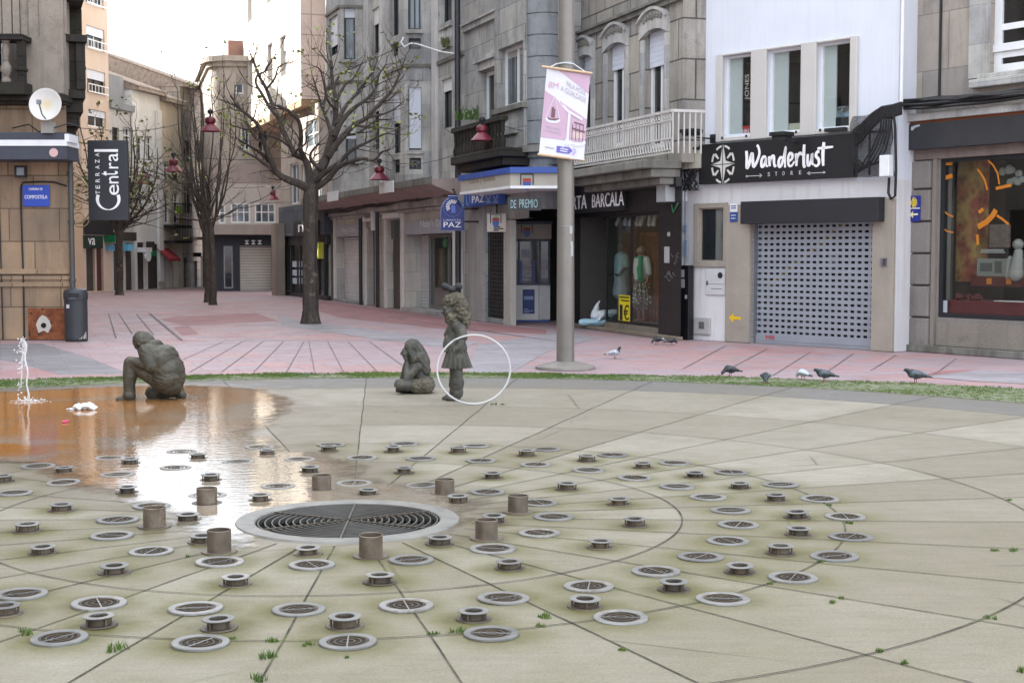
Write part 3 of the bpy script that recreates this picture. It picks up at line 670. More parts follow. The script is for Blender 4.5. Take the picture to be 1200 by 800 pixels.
# ---------------------------------------------------------------- far left row of the bending street
P0, P1 = G(98, 343.5), G(246, 335)
FL = Fac(P0.xy, P1.xy)
def mk_far_left():
    F = FL
    tan = stone('sunny_render_tan', '#cbb9aa', 0, 0, .01, .12, .12, '#c3b09f'); greyst = stone('pale_render_grey', '#c2c2c1', 0, 0, .01, .15, .3); wht = stone('white_render', '#dcdcdb', 0, 0, .01, .1, .2)
    old = stone('old_granite_far', '#a8a196', .8, .4, .015, .25, .5); cream = stone('cream_render', '#cbbfac', 0, 0, .01, .15, .25)
    tile = paint('clay_roof_tiles', '#8f8379', .8, 0, .35, 6, .3, 12); greyv = stone('grey_attic', '#8c9094', 0, 0, .01, .15, .3)
    dk = paint('dark_wood_far', '#3d3733', .7, 0, .3, 3); maroon = paint('maroon_door', '#4b2528', .5, 0, .2, 3); grn = paint('green_sign', '#1d7a52', .5, 0, .1, 3); blu = paint('light_blue_sign', '#6fb6d8', .4, 0, .1, 3)
    specs = [ # x0,x1,height,mat, roof, label
     (98, 131, 12.7, tan, 'flat', 'tall tan rendered block with white-railed windows, first past the dark corner balcony'),
     (131, 158, 7.9, greyst, 'flat', 'grey house with block-shaped attic on its flat roof, beyond the tan block'),
     (158, 190, 8.9, wht, 'tile', 'white house under a sloping clay tile roof behind the thin leafy tree'),
     (190, 214, 8.7, cream, 'tile', 'cream house with red shop awning and iron balcony at the street bend'),
     (214, 246, 9.6, old, 'tile', 'old stone house with small dark doors at the far end of the street')]
    for i, (x0, x1, h, mat, roof, lab) in enumerate(specs):
        u0, u1 = F.U(x0), F.U(x1); sub = Fac(F.W(u0, 0).xy, F.W(u1, 0).xy); t = thing('town_house', lab, 'house', sub, group='houses of the bending street'); Wd = u1 - u0
        holes = []; kinds = []
        def H(x0, y0, x1, y1, k): r = sub.rect(x0, y0, x1, y1); holes.append(r); kinds.append((r, k))
        if i == 0:
            for y0, y1 in ((-10, 9), (34, 60), (84, 111), (130, 150)): H(106, y0, 127, y1, 'w')
            H(101, 281, 111, 341, 'd'); H(113, 282, 121, 341, 'm')
        elif i == 1:
            for y0, y1 in ((150, 180), (205, 232)): H(134, y0, 142, y1, 'w'); H(147, y0, 155.5, y1, 'w')
            H(133, 285, 144, 340, 'd'); H(147, 285, 156, 340, 'd')
        elif i == 2:
            for y0, y1 in ((160, 190), (205, 240)): H(161.5, y0, 169.5, y1, 'w'); H(173, y0, 180.5, y1, 'w')
            H(161, 284, 170, 339, 'd'); H(173, 286, 186, 338.5, 'd')
        elif i == 3:
            for y0, y1 in ((190, 212), (226, 262)): H(192, y0, 199.5, y1, 'w'); H(203, y0, 211, y1, 'w')
            H(194, 304, 201, 337, 'p'); H(202.5, 304, 209, 337, 'p')
        else:
            for y0, y1 in ((165, 190), (215, 250)): H(217, y0, 225, y1, 'w'); H(231, y0, 240, y1, 'w')
            H(211.5 + 4, 302, 219.5, 337, 'd'); H(222, 306, 231, 336.5, 'd'); H(235, 300, 243, 336, 'd')
        wall(sub, t, 0, Wd, 0, h, holes, mat, .25, body=9)
        for r, k in kinds:
            if k == 'w': win(sub, t, r, FRAMEW if rnd.random() < .5 else paint('brown_frame', '#4d3f35', .6), paint('dim_pane', '#14171a', .35), .12, .06, 2, (.7,), blind=.4 if i == 0 else 0)
            else: slab(sub, t, 'door', {'d': dk, 'm': maroon, 'p': FRAMEW}[k], r, -.16, -.1)
        if roof == 'tile':
            mb = MB(sub); mb.prism([(0, 0)] * 3, 0, 0) if False else None
            ov = .35; mb.add([(0 - .02, -ov, h - .05), (Wd + .02, -ov, h - .05), (Wd + .02, 4.5, h + 1.7), (-.02, 4.5, h + 1.7), (-.02, 9, h), (Wd + .02, 9, h), (-.02, -ov, h - .17), (Wd + .02, -ov, h - .17)],
                   [(0, 1, 2, 3), (3, 2, 5, 4), (6, 7, 1, 0), (0, 3, 4), (1, 5, 2), (6, 0, 4), (7, 5, 1), (6, 4, 5, 7)])
            n = int(Wd / .22)
            for k in range(n + 1): u = k * Wd / n; mb.tube([(u, -ov - .02, h - .02), (u, 4.5, h + 1.73)], .06, 6)
            mb.build('roof', tile, t)
        if i == 0:
            mb = MB(sub)
            for y1 in (9, 60, 111): 
                r = sub.rect(105, y1 - 10, 128, y1)
                mb.box(r[0], r[1], -.12, -.09, r[3] - .04, r[3]); mb.box(r[0], r[1], -.12, -.09, r[2], r[2] + .05)
                for k in range(7): u = r[0] + (r[1] - r[0]) * k / 6; mb.box(u - .012, u + .012, -.115, -.095, r[2], r[3])
            mb.each('window_railing', FRAMEW, t)
            mb = MB(sub); mb.rbox(sub.rect(98, 258, 131, 275), -.1, 0); mb.build('shop_fascia', BLACK, t)
            mb = MB(sub); mb.text('va', sub.U(100), sub.U(108), sub.Z(104, 287), sub.Z(104, 279), -.14); s2 = slab(sub, t, 'shop_sign', paint('dark_green_sign', '#142a22', .5), sub.rect(97, 276, 118, 291), .02, .12); mb.build('lettering', WHITE, s2)
            slab(sub, t, 'green_awning', grn, sub.rect(122, 276, 131, 284), .02, .5)
            slab(sub, t, 'light_box', blu, sub.rect(124, 287, 131, 294), .02, .14)
        if i == 1:
            s = MB(sub); a, b2 = sub.uz(136, 116), sub.uz(152, 80); s.box(a[0], b2[0], .3, 4, h, AT(145, 79, 58.5).z); s.box(Wd * .05, Wd * .5, .6, 3, h, h + .9); s.box(-.02, Wd + .02, -.12, .2, h - .15, h + .12); s.build('attic_block', greyv, t)
            s = MB(sub); s.tube([(Wd * .6, 3.5, h + 2), (Wd * .6, 3.5, h + 4.6)], .03, 5); s.tube([(Wd * .6, 3.2, h + 4.3), (Wd * .6, 3.9, h + 4.3)], .02, 5); s.build('aerial', DARKMETAL, t)
            slab(sub, t, 'light_box', blu, sub.rect(143, 286, 150, 294), .02, .3); slab(sub, t, 'shop_fascia', dk, sub.rect(131, 272, 158, 282), 0, .1)
        if i == 2:
            slab(sub, t, 'projecting_sign', FRAMEW, sub.rect(154.5 + 4, 290, 166, 295.5), .1, .5); slab(sub, t, 'shop_sign', grn, sub.rect(169, 294, 180, 300), .02, .14); slab(sub, t, 'dark_panel', dk, sub.rect(171, 283, 179, 292), .02, .1)
            MB(sub).lathe([(0, 0), (.25, 0), (.25, .1), (0, .1)], (sub.U(162), -.4, sub.Z(162, 300)), 14, M=Matrix.Rotation(PI / 2, 3, 'X')).build('oval_sign', FRAMEW, t)
            slab(sub, t, 'drain_pipe', wht, sub.rect(184, 130, 189, 330), .02, .14)
        if i == 3:
            mb = MB(sub); r = sub.rect(195, 297, 209, 303, .5); mb.add([(r[0], 0, r[3] + .25), (r[1], 0, r[3] + .25), (r[1], -.6, r[2]), (r[0], -.6, r[2])], [(0, 1, 2, 3)]); mb.box(r[0], r[1], -.62, -.59, r[2] - .12, r[2]); mb.build('red_awning', paint('red_awning', '#8e2f38', .7), t)
            for y in (264, 282):
                mb = MB(sub); r = sub.rect(191, y - 22, 212, y); mb.box(r[0], r[1], -.6, 0, r[2] - .12, r[2])
                for k in range(12): u = r[0] + (r[1] - r[0]) * k / 11; mb.box(u - .012, u + .012, -.59, -.565, r[2], r[2] + .95)
                mb.box(r[0], r[1], -.6, -.56, r[2] + .95, r[2] + 1.0); mb.build('iron_balcony', DARKMETAL, t)
            slab(sub, t, 'hanging_sign', paint('lime_sign', '#9ec23f', .5), sub.rect(194, 242, 201, 250), .5, .56); slab(sub, t, 'hanging_sign', paint('orange_banner', '#c98a3a', .6), sub.rect(203, 245, 206, 262), .3, .36)
        if i == 4:
            slab(sub, t, 'dark_sign', dk, sub.rect(219, 296, 227, 301), .3, .4); mb = MB(sub); r = sub.rect(216, 278, 232, 281); mb.box(r[0], r[1], -.7, 0, r[2], r[3]); mb.build('canopy', old, t)
mk_far_left()

# ---------------------------------------------------------------- house closing the view (rounded corner, white bay windows, dark shop)
FC = Fac(G(250, 341).xy, G(334, 340.4).xy)
def mk_centre():
    F = FC; t = thing('apartment_building', 'grey building with rounded corner, white bay windows and dark grille shop closing the street', 'building', F)
    st = stone('grey_render_centre', '#a9a199', 0, 0, .01, .15, .35); pink = stone('pinkish_concrete', '#a59b95', 0, 0, .01, .15, .3); L = F.len; zt = F.Z(270, 68)
    # ground floor
    holes = [F.rect(281, 288, 319, 340.5), F.rect(262, 288, 273, 338)]
    wall(F, t, 0, L, 0, F.Z(290, 274), holes, paint('navy_shopfront', '#20242e', .5, 0, .15, 2), .35, name='shopfront')
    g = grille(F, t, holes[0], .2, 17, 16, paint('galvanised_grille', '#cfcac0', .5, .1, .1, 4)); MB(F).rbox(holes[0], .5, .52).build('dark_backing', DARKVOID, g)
    win(F, t, holes[1], GREYMETAL, GL_DARK, .12, .06)
    s = slab(F, t, 'shop_sign', BLACK, F.rect(285, 280, 308, 288), .02, .1); mb = MB(F)
    for x in (287, 294.5, 302): r = F.rect(x, 281.5, x + 4.5, 286.5); mb.box(r[0], r[1], -.115, -.105, r[2], r[2] + .05).box(r[0], r[1], -.115, -.105, r[3] - .05, r[3]).box((r[0] + r[1]) / 2 - .03, (r[0] + r[1]) / 2 + .03, -.115, -.105, r[2] + .05, r[3] - .05)
    mb.each('icon', FRAMEW, s)
    s = slab(F, t, 'vertical_sign', BLACK, F.rect(323, 284, 328, 303), .02, .25); MB(F).text('BAR', F.U(324), F.U(327), F.Z(325, 302), F.Z(325, 285), -.256, rot=1).build('lettering', WHITE, s)
    # concrete ledge and first floor
    mb = MB(F); mb.box(0, L, -1.0, .3, F.Z(290, 275, 1), F.Z(290, 263, 1)); mb.build('canopy_ledge', pink, t, bevel=.02)
    z1, z2, z3 = F.Z(290, 263, 1), F.Z(290, 208, .8), F.Z(290, 196, .8)
    hs = [F.rect(257, 239, 265, 262, .8), F.rect(271, 238, 294, 261.5, .8), F.rect(299, 238, 323.5, 261.5, .8)]
    Fb = Fac(F.W(0, -.8).xy, F.W(L, -.8).xy); hs = [Fb.rect(257, 239, 265, 262), Fb.rect(271, 238, 294, 261.5), Fb.rect(299, 238, 323.5, 261.5)]
    wall(Fb, t, 0, L, z1, Fb.Z(290, 214), hs, stone('white_bay_render', '#c3beb8', 0, 0, .01, .1, .2), .2, name='bay_wall')
    for h in hs: win(Fb, t, h, FRAMEW, GL_CURT, .06, .07, 3 if h[1] - h[0] > .6 else 1, (.55,))
    mb = MB(F); mb.box(0, L, -.84, .0, Fb.Z(290, 214), Fb.Z(290, 193)); mb.build('pink_band', pink, t)
    # second floor and rounded top corner
    z4 = Fb.Z(290, 193); hs = [F.rect(266, 148, 274, 178), F.rect(284, 150, 294, 176), F.rect(303, 148, 316, 178), F.rect(271, 97, 288, 110)]
    wall(F, t, 1.0, L, z4, zt, hs, st, .3, body=8, name='upper_wall')
    for h in hs: win(F, t, h, FRAMEW, GL_DARK, .15, .06, 2)
    mb = MB(F); n = 10; ang = [PI * 1.0 + PI / 2 * k / n for k in range(n + 1)]
    pts = [(1.0 + 1.0 * math.cos(a), 1.0 + 1.0 * math.sin(a)) for a in ang] + [(1.0, 8), (0, 8)]
    mb.hprism(pts, z4, zt); mb.build('rounded_corner', st, t, smooth=True, ang=35)
    mb = MB(F)
    for rr, a, b2 in ((1.12, zt - .35, zt - .15), (1.28, zt - .15, zt + .08)): mb.hprism([(1.0 + rr * math.cos(q), 1.0 + rr * math.sin(q)) for q in ang] + [(L, -(rr - 1)), (L, 8), (1 - rr, 8)], a, b2)
    mb.build('cornice', st, t)
    mb = MB(F); a = F.U(273), F.U(300); mb.box(a[0], a[1], 1.2, 5, zt, F.Z(280, 47) + .15); mb.build('roof_block', paint('brick_red_render', '#7d6058', .8, 0, .15, 3), t)
    MB(F).box(0, L, .3, 8, 0, z4).build('body_wall', st, t)
mk_centre()

# ---------------------------------------------------------------- tall pale apartment block with overhang + glass shop below
FB = Fac(G(331, 345.2).xy, G(384.5, 352).xy)
def mk_block():
    F = FB; t = thing('apartment_building', 'tall pale apartment block whose sunlit storeys overhang a glass shop', 'building', F)
    L = F.len; wht = stone('bright_render', '#cfc8bf', 0, 0, .01, .06, .1); L2 = L
    b = NB('pink_wall_tiles'); q = b.n('TexBrick'); q.inputs['Scale'].default_value = 1; q.inputs['Brick Width'].default_value = 1.3; q.inputs['Row Height'].default_value = .72; q.inputs['Mortar Size'].default_value = .02; q.offset = 0
    q.inputs['Color1'].default_value = C('#cdb9ae'); q.inputs['Color2'].default_value = C('#d6c2b7'); q.inputs['Mortar'].default_value = C('#a3908a'); b.l(b.uvw(), q.inputs['Vector']); b.set(base=b.mix(1.0, q.outputs[0], b.ramp(b.noise(1.5, 5), .3, .7, .85, 1.1), 'MULTIPLY'), rough=.6); ptile = b.m
    # overhanging storeys
    c = Vector((-7.5, 50.5)); dv = Vector((-.344, .939)); e = c + dv * 12.2; Fo = Fac(e, c)
    zb = AT(356, 116, 50.5).z; hs = []
    for row in range(3):
        for px, y in ((296, 68), (319, 49), (334, 40)):
            z = Fo.Z(px, y) + row * 3.1; u = Fo.U(px); hs.append((u - .55, u + .55, z - 1.5, z))
    for px, y in ((310, 122), (334, 108)): pass
    wall(Fo, t, 0, Fo.len, zb, 21, hs, wht, .3, body=10, name='overhang_wall')
    for h in hs: win(Fo, t, h, FRAMEW, GL_CURT, .2, .06, 2, blind=.35)
    Fe = Fac(Fo.W(Fo.len, 0).xy, Fo.W(Fo.len, 9).xy); mb = MB(Fe); mb.box(0, 9, -.03, 0, zb, 21); mb.build('tiled_end_wall', ptile, t)
    mb = MB(Fo); mb.box(0, Fo.len, 0, 9.9, zb - .25, zb - .003); mb.build('soffit', stone('soffit_concrete', '#a98d72', 0, 0, .01, .15, .3), t)
    mb = MB(Fo); mb.box(Fo.len - .9, Fo.len - .1, 3.6, 4.4, 12.2, 12.6); mb.build('wall_lamp', paint('warm_lamp_box', '#c7a24a', .5), t)
    # set back storey between
    zg = F.Z(355, 276); zs = F.Z(355, 240)
    hs = [F.rect(341, 191, 351, 239), F.rect(354, 192, 364, 240), F.rect(367, 188, 378, 238), F.rect(360, 140, 374, 172)]
    wall(F, t, 0, L, zs, zb - .2, hs, stone('setback_render', '#b3a9a0', 0, 0, .01, .1, .3), .3, body=8, name='setback_wall')
    for h in hs: win(F, t, h, FRAMEW, GL_CURT, .1, .06, 2, (.5,))
    slab(F, t, 'blue_grey_band', stone('blue_grey_panel', '#60666f', 1.6, .8, .01, .15, .25), (0, L, zg, zs), -.3, .12)
    # glass shop
    mb = MB(F)
    for x in (332, 341, 352, 371.5, 380): u = F.U(x); mb.box(u - .07, u + .07, -.02, .12, 0, zg)
    mb.box(0, L, -.02, .12, zg - .35, zg).box(0, L, -.03, .14, 0, .15); sf = mb.build('shopfront_frame', paint('charcoal_frame', '#2d3034', .5, .3), t)
    MB(F).box(0, L, .05, .06, .15, zg - .35).build('shop_glass', clearglass(), sf)
    MB(F).box(0, L, 2.2, 2.3, 0, zg).box(-.1, L, .1, 2.3, zg, zg + .1).box(-.1, 0, .1, 2.3, 0, zg).box(L, L + .1, .1, 2.3, 0, zg).build('shop_back_wall', paint('shop_back_green', '#59655c', .8, 0, .4, 1.2), sf)
    mb = MB(F)
    for y in (306, 316, 325.5): mb.rbox(F.rect(342, y, 346.5, y + 7), .02, .04).rbox(F.rect(349.5, y, 353, y + 7), .02, .04)
    mb.each('window_notice', flat('notice_paper', '#b9c4d2'), sf)
    slab(F, t, 'yellow_poster', paint('lime_poster', '#b4bf35', .6), F.rect(371.5, 284, 380, 303), -.02, .04)
    s = slab(F, t, 'shop_sign', DARKMETAL, F.rect(355, 259, 379, 276), .1, .35); MB(F).text('n:', F.U(361), F.U(371), F.Z(366, 272), F.Z(366, 263), -.356).build('lettering', WHITE, s)
    slab(F, t, 'corner_post', stone('post_stone', '#94897e', 0, 0), F.rect(333, 262, 338, 347), .14, .5)
mk_block()

# ---------------------------------------------------------------- grey stone row: building with bay windows
ST_G = stone('grey_ashlar', '#b0b2b1', 1.1, .55, .01, .3, .65, '#8b8d8c', joint=.5)
ST_GP = stone('pale_grey_ashlar', '#c0c2c2', 1.3, .62, .006, .25, .7, '#9a9c9b', joint=.72)
ST_GD = stone('mouldy_granite', '#87867f', 0, 0, .01, .3, .8, '#6f6e68', moss=.25)
ST_BL = stone('bluish_granite', '#92979a', 0, 0, .01, .3, .65, '#787c7f')
SHUT = paint('grey_shutter', '#dde0e4', .45, .3, .1, 3)
F6 = line_fac(470, 363, STX, 384, 545)
def mk_bays():
    F = F6; t = thing('stone_building', 'grey stone building with two bay windows and concrete canopy over grey shuttered shops', 'building', F)
    L = F.len; H = 14.5
    # ground floor
    sg = stone('street_level_stone', '#d2d0cb', 1.1, .55, .008, .2, .25, '#bfbdb8', joint=.65); sp2 = stone('street_level_pilaster', '#e0deda', 0, .7, .01, .15, .2, '#cfcdc9')
    zc = F.Z(470, 244)
    sh1 = F.rect(395, 263, 427, 352); dr1 = F.rect(431, 266, 442, 359); dr2 = F.rect(454, 258, 471, 362); sh2 = F.rect(476, 258, 533, 368)
    hs = [(h[0], h[1], 0, h[3]) for h in (sh1, dr1, dr2, sh2)]
    wall(F, t, 0, L, 0, zc, hs, sg, .5, name='ground_floor_wall')
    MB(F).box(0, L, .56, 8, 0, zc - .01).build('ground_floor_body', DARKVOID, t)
    mb = MB(F)
    for a in (388, 393.5, 428.7, 443, 453.2, 472.5, 534.5, 541): u = F.U(a); mb.box(u - .1, u + .1, -.07, .01, 0, zc)
    mb.each('stone_pilaster', sp2, t, bevel=.01)
    mb = MB(F)
    for y0, y1, d in ((246, 238, .18), (250, 246.4, .1)): mb.box(0, L, -d, .0, F.Z(470, y0), F.Z(470, y1))
    mb.each('shop_cornice', ST_GP, t, bevel=.015)
    for r, x0, x1, y0, y1, nm in ((hs[0], 398, 425, 266, 275.5, 'a'), (hs[3], 477, 532, 258, 272, 'b')):
        zb = F.Z((x0 + x1) / 2, 277 if nm == 'a' else 274)
        s = slab(F, t, 'shop_sign', paint('sign_grey', '#aab1bc', .5, 0, .08, 2), (r[0], r[1], zb, r[3]), -.02, .05)
        m = MB(F)
        if nm == 'a': m.text("Naty's Dan", F.U(402.5), F.U(419), zb + .09, zb + .3, -.056)
        else: m.text("Naty's Dan", F.U(495), F.U(524), zb + .12, zb + .38, -.056)
        m.build('lettering', FRAMEW, s)
    r = hs[0]; u = F.U(404, -.5); shutter(F, t, (u - .5 if False else r[0] + .02, r[1] - .02, .08, F.Z(411, 277)), .25, SHUT); slab(F, t, 'threshold', ST_GP, (r[0], r[1], 0, .09), -.5, .12)
    r = hs[3]; um = F.U(503, -.4); shutter(F, t, (r[0] + .02, um, .08, F.Z(505, 274)), .45, SHUT)
    f = win(F, t, (um, r[1], .1, F.Z(505, 274)), GREYMETAL, glass('shop_green_glass', '#3c443e', .04), .42, .09, 2); slab(F, t, 'threshold', ST_GP, (r[0], r[1], 0, .1), -.5, .15)
    MB(F).lathe([(0, 0), (.13, 0), (.13, .02), (0, .02)], (F.U(520, -.3), .36, F.Z(520, 284)), 12, M=Matrix.Rotation(PI / 2, 3, 'X')).build('green_sticker', flat('leaf_green', '#3f8a5a'), f)
    for r, mt in ((hs[1], '#5d564f'), (hs[2], '#55504a')):
        d = slab(F, t, 'door', paint('old_door' + mt[1:], mt, .6, 0, .2, 3), (r[0], r[1], 0, r[3]), -.22, -.18)
        mb = MB(F); w2 = r[1] - r[0]
        for k in range(3): z = r[3] * (.08 + .3 * k); mb.box(r[0] + w2 * .18, r[1] - w2 * .18, .165, .18, z, z + r[3] * .24)
        mb.each('door_panel', paint('old_door' + mt[1:], mt), d); 
    slab(F, t, 'pink_lintel', stone('pink_stone', '#a99a93', 0, 0), (hs[1][0], hs[1][1], F.Z(437, 267), F.Z(437, 259)), -.2, .04)
    mb = MB(F)
    for x, y0, y1, w2 in ((443, 248, 270, .12), (437, 256, 259.5, .55), (463, 250, 256, .7)): u = F.U(x); mb.box(u - w2, u + w2, -.2, .0, F.Z(x, y1), F.Z(x, y0))
    mb.each('cable_box', FRAMEW, t, bevel=.01)
    mb = MB(F)
    for x, r0, y0 in ((386.5, .05, 250), (427.6, .06, 256), (447, .05, 248), (448.6, .035, 248), (543, .075, -60)): u = F.U(x); mb.tube([(u, -.14, 0), (u, -.14, F.Z(x, y0))], r0, 8)
    mb.each('drain_pipe', paint('dark_pipe', '#33353a', .5, .3, .25, 4), t, smooth=True)
    mb = MB(F)
    for x, y in ((386, 268), (469, 266)): u, z = F.uz(x, y); mb.box(u - .2, u + .2, -.22, -.02, z - .35, z + .2)
    mb.each('meter_box', paint('dark_grey_box', '#4a4c4c', .6), t, bevel=.01)
    mb = MB(F)
    for k, (ya, yb) in enumerate(((252, 227), (250, 225), (247, 223.5))):
        P = []
        for i in range(15): x = 384 + 161 * i / 14; y = ya + (yb - ya) * i / 14; P.append((F.U(x), -.24 - .03 * k, F.Z(x, y) + .03 * math.sin(i * 1.7 + k)))
        mb.tube(P, .03, 6)
    mb.build('cable_bundle', CABLE, t, smooth=True)
    # canopy slab with sloping underside
    za, zb2 = F.Z(470, 216, .82), F.Z(470, 222, .82)
    mb = MB(F); zl = F.Z(470, 238)
    mb.add([(-.1, -0.85, za), (L, -0.85, za), (L, .2, za + .05), (-.1, .2, za + .05), (-.1, -0.85, zb2), (L, -0.85, zb2), (L, -.2, zl), (-.1, -.2, zl), (L, .2, zl), (-.1, .2, zl)],
           [(0, 1, 2, 3), (4, 5, 1, 0), (7, 6, 5, 4), (9, 8, 6, 7), (0, 3, 9, 7, 4), (1, 5, 6, 8, 2)])
    mb.build('canopy', stone('pinkish_canopy', '#b09f9a', 0, 0, .01, .2, .45), t)
    mb = MB(F); mb.box(-.1, L, -0.89, -0.851, zb2 + .02, za + .06); mb.build('canopy_lip', ST_GD, t)
    mb = MB(F)
    for x0, x1 in ((385, 397), (446, 462)): mb.box(F.U(x0, .9), F.U(x1, .9), -0.93, -0.895, zb2 - .05, za + .12)
    mb.each('white_lip_patch', FRAMEW, t)
    # upper wall flat parts
    zu = za + .05
    Wf = lambda x0, y0, x1, y1: F.rect(x0, y0, x1, y1)
    hf = [Wf(438, 8, 447, 62), Wf(518, -25, 530, 56), Wf(518, 92, 530, 150), Wf(438, 110, 447, 175)]
    wall(F, t, 0, L, zu, H, hf, ST_GP, .35, body=9, name='upper_wall')
    for i, h in enumerate(hf): win(F, t, h, paint('dark_green_frame', '#27302f', .5), GL_DARK, .13, .05, 1, blind=(.35, 0, .25, .3)[i], blindmat=FRAMEW)
    # balustrade in the window recess, plant
    mb = MB(F); r = Wf(516, 27, 531, 57); mb.box(r[0], r[1], -.06, .1, r[3] - .13, r[3]); mb.box(r[0], r[1], -.04, .1, r[2], r[2] + .1)
    for k in range(5): u = r[0] + (r[1] - r[0]) * (k + .5) / 5; mb.lathe([(.05, r[2] + .1), (.09, r[2] + .25), (.04, r[2] + .5), (.07, r[3] - .13)], (u, .02, 0), 8)
    mb.build('balustrade', ST_GP, t)
    mb = MB(F)
    for x in (432, 450.5, 512): u = F.U(x); mb.box(u - .17, u + .17, -.09, .0, zu, H)
    mb.each('pilaster', stone('light_pilaster', '#cfcfcd', 0, 0, .01, .12, .35), t)
    mb = MB(F); z = F.Z(525, 70); mb.box(F.U(506), L, -.05, 0, z - .05, z + .05); mb.each('string_course', ST_GD, t)
    # bays: street-parallel face + chamfer turned to the square
    def bay(x_far, x_corner, x_near, spec):
        q = F.W(F.U(x_near), 0); Y = q.y
        cx = (x_corner - 600) / FPX * Y; c = Vector((cx, Y, 0)); k = (x_far - 600) / FPX
        # far end along street direction
        d = F.u * -1; s = (k * c.y - c.x) / (d.x - k * d.y); fr = c + d * s
        off = (c - F.o).dot(F.n); back = fr - F.n * off
        Ff = Fac(fr, c); Fh = Fac(c, q)
        mbx = MB(); mbx.hprism([p.xy for p in (back, fr, c, q)], zu - .02, zu); mbx.build('bay_floor', ST_GP, t)
        for FF, holes, nm in ((Ff, [Ff.rect(*r[:4]) for r in spec if r[4] == 'f'], 'f'), (Fh, [Fh.rect(*r[:4]) for r in spec if r[4] == 'h'], 'h')):
            wall(FF, t, 0, FF.len, zu, H, holes, ST_GP, .22, name='bay_wall')
            for h, r in zip(holes, [r for r in spec if r[4] == nm]):
                win(FF, t, h, paint('dark_green_frame', '#27302f', .5), GL_CURT if r[6] else GL_DARK, .14, .05, r[5], (), blind=r[7])
        Fe = Fac(fr + (back - fr) * 1.0, fr); wall(Fe, t, 0, Fe.len, zu, H, [], ST_GP, .1, name='bay_side')
        # courses on the chamfer and front
        ym = (x_corner + x_near) / 2
        for y in spec_c:
            z = Fh.Z(ym, y)
            m = MB(Fh); m.box(-.02, Fh.len, -.05, 0, z - .04, z + .04); m.each('string_course', ST_GD, t); m = MB(Ff); m.box(0, Ff.len + .02, -.05, 0, z - .04, z + .04); m.each('string_course', ST_GD, t)
        m = MB(Fh)
        for r in spec:
            if r[4] == 'h' and r[3] - r[1] > 20:
                h = Fh.rect(*r[:4]); m.box(h[0] - .06, h[1] + .06, -.08, .0, h[2] - .1, h[2] - .002)
        for y0, y1 in ((82, 94),): 
            h = Fh.rect(x_corner + 6, y0, x_near - 10, y1); m.box(h[0], h[1], -.03, 0, h[2], h[3])
        m.each('sill', ST_GP, t)
    spec_c = [77]
    bay(453, 475, 506, [(459, -70, 468.5, 42, 'f', 1, 0, 0), (459, 50, 468, 66, 'f', 2, 0, 0), (459.5, 107, 470, 180, 'f', 1, 0, .5), (460, 187, 469, 203, 'f', 2, 0, 0), (479.5, -80, 494, 35, 'h', 2, 1, 0), (480, 45, 494, 57.5, 'h', 1, 0, 0), (479.5, 102, 494.5, 176, 'h', 1, 0, .97), (480, 185, 494, 198.5, 'h', 1, 0, 0)])
    spec_c = [8, 96]
    bay(385, 400.5, 429, [(387.5, 18, 397.5, 64, 'f', 1, 0, .75), (388, 128, 397, 178, 'f', 1, 0, .2), (405, 10, 418, 70, 'h', 1, 1, .18), (406, 148, 418.5, 190, 'h', 1, 0, .35)])
mk_bays()

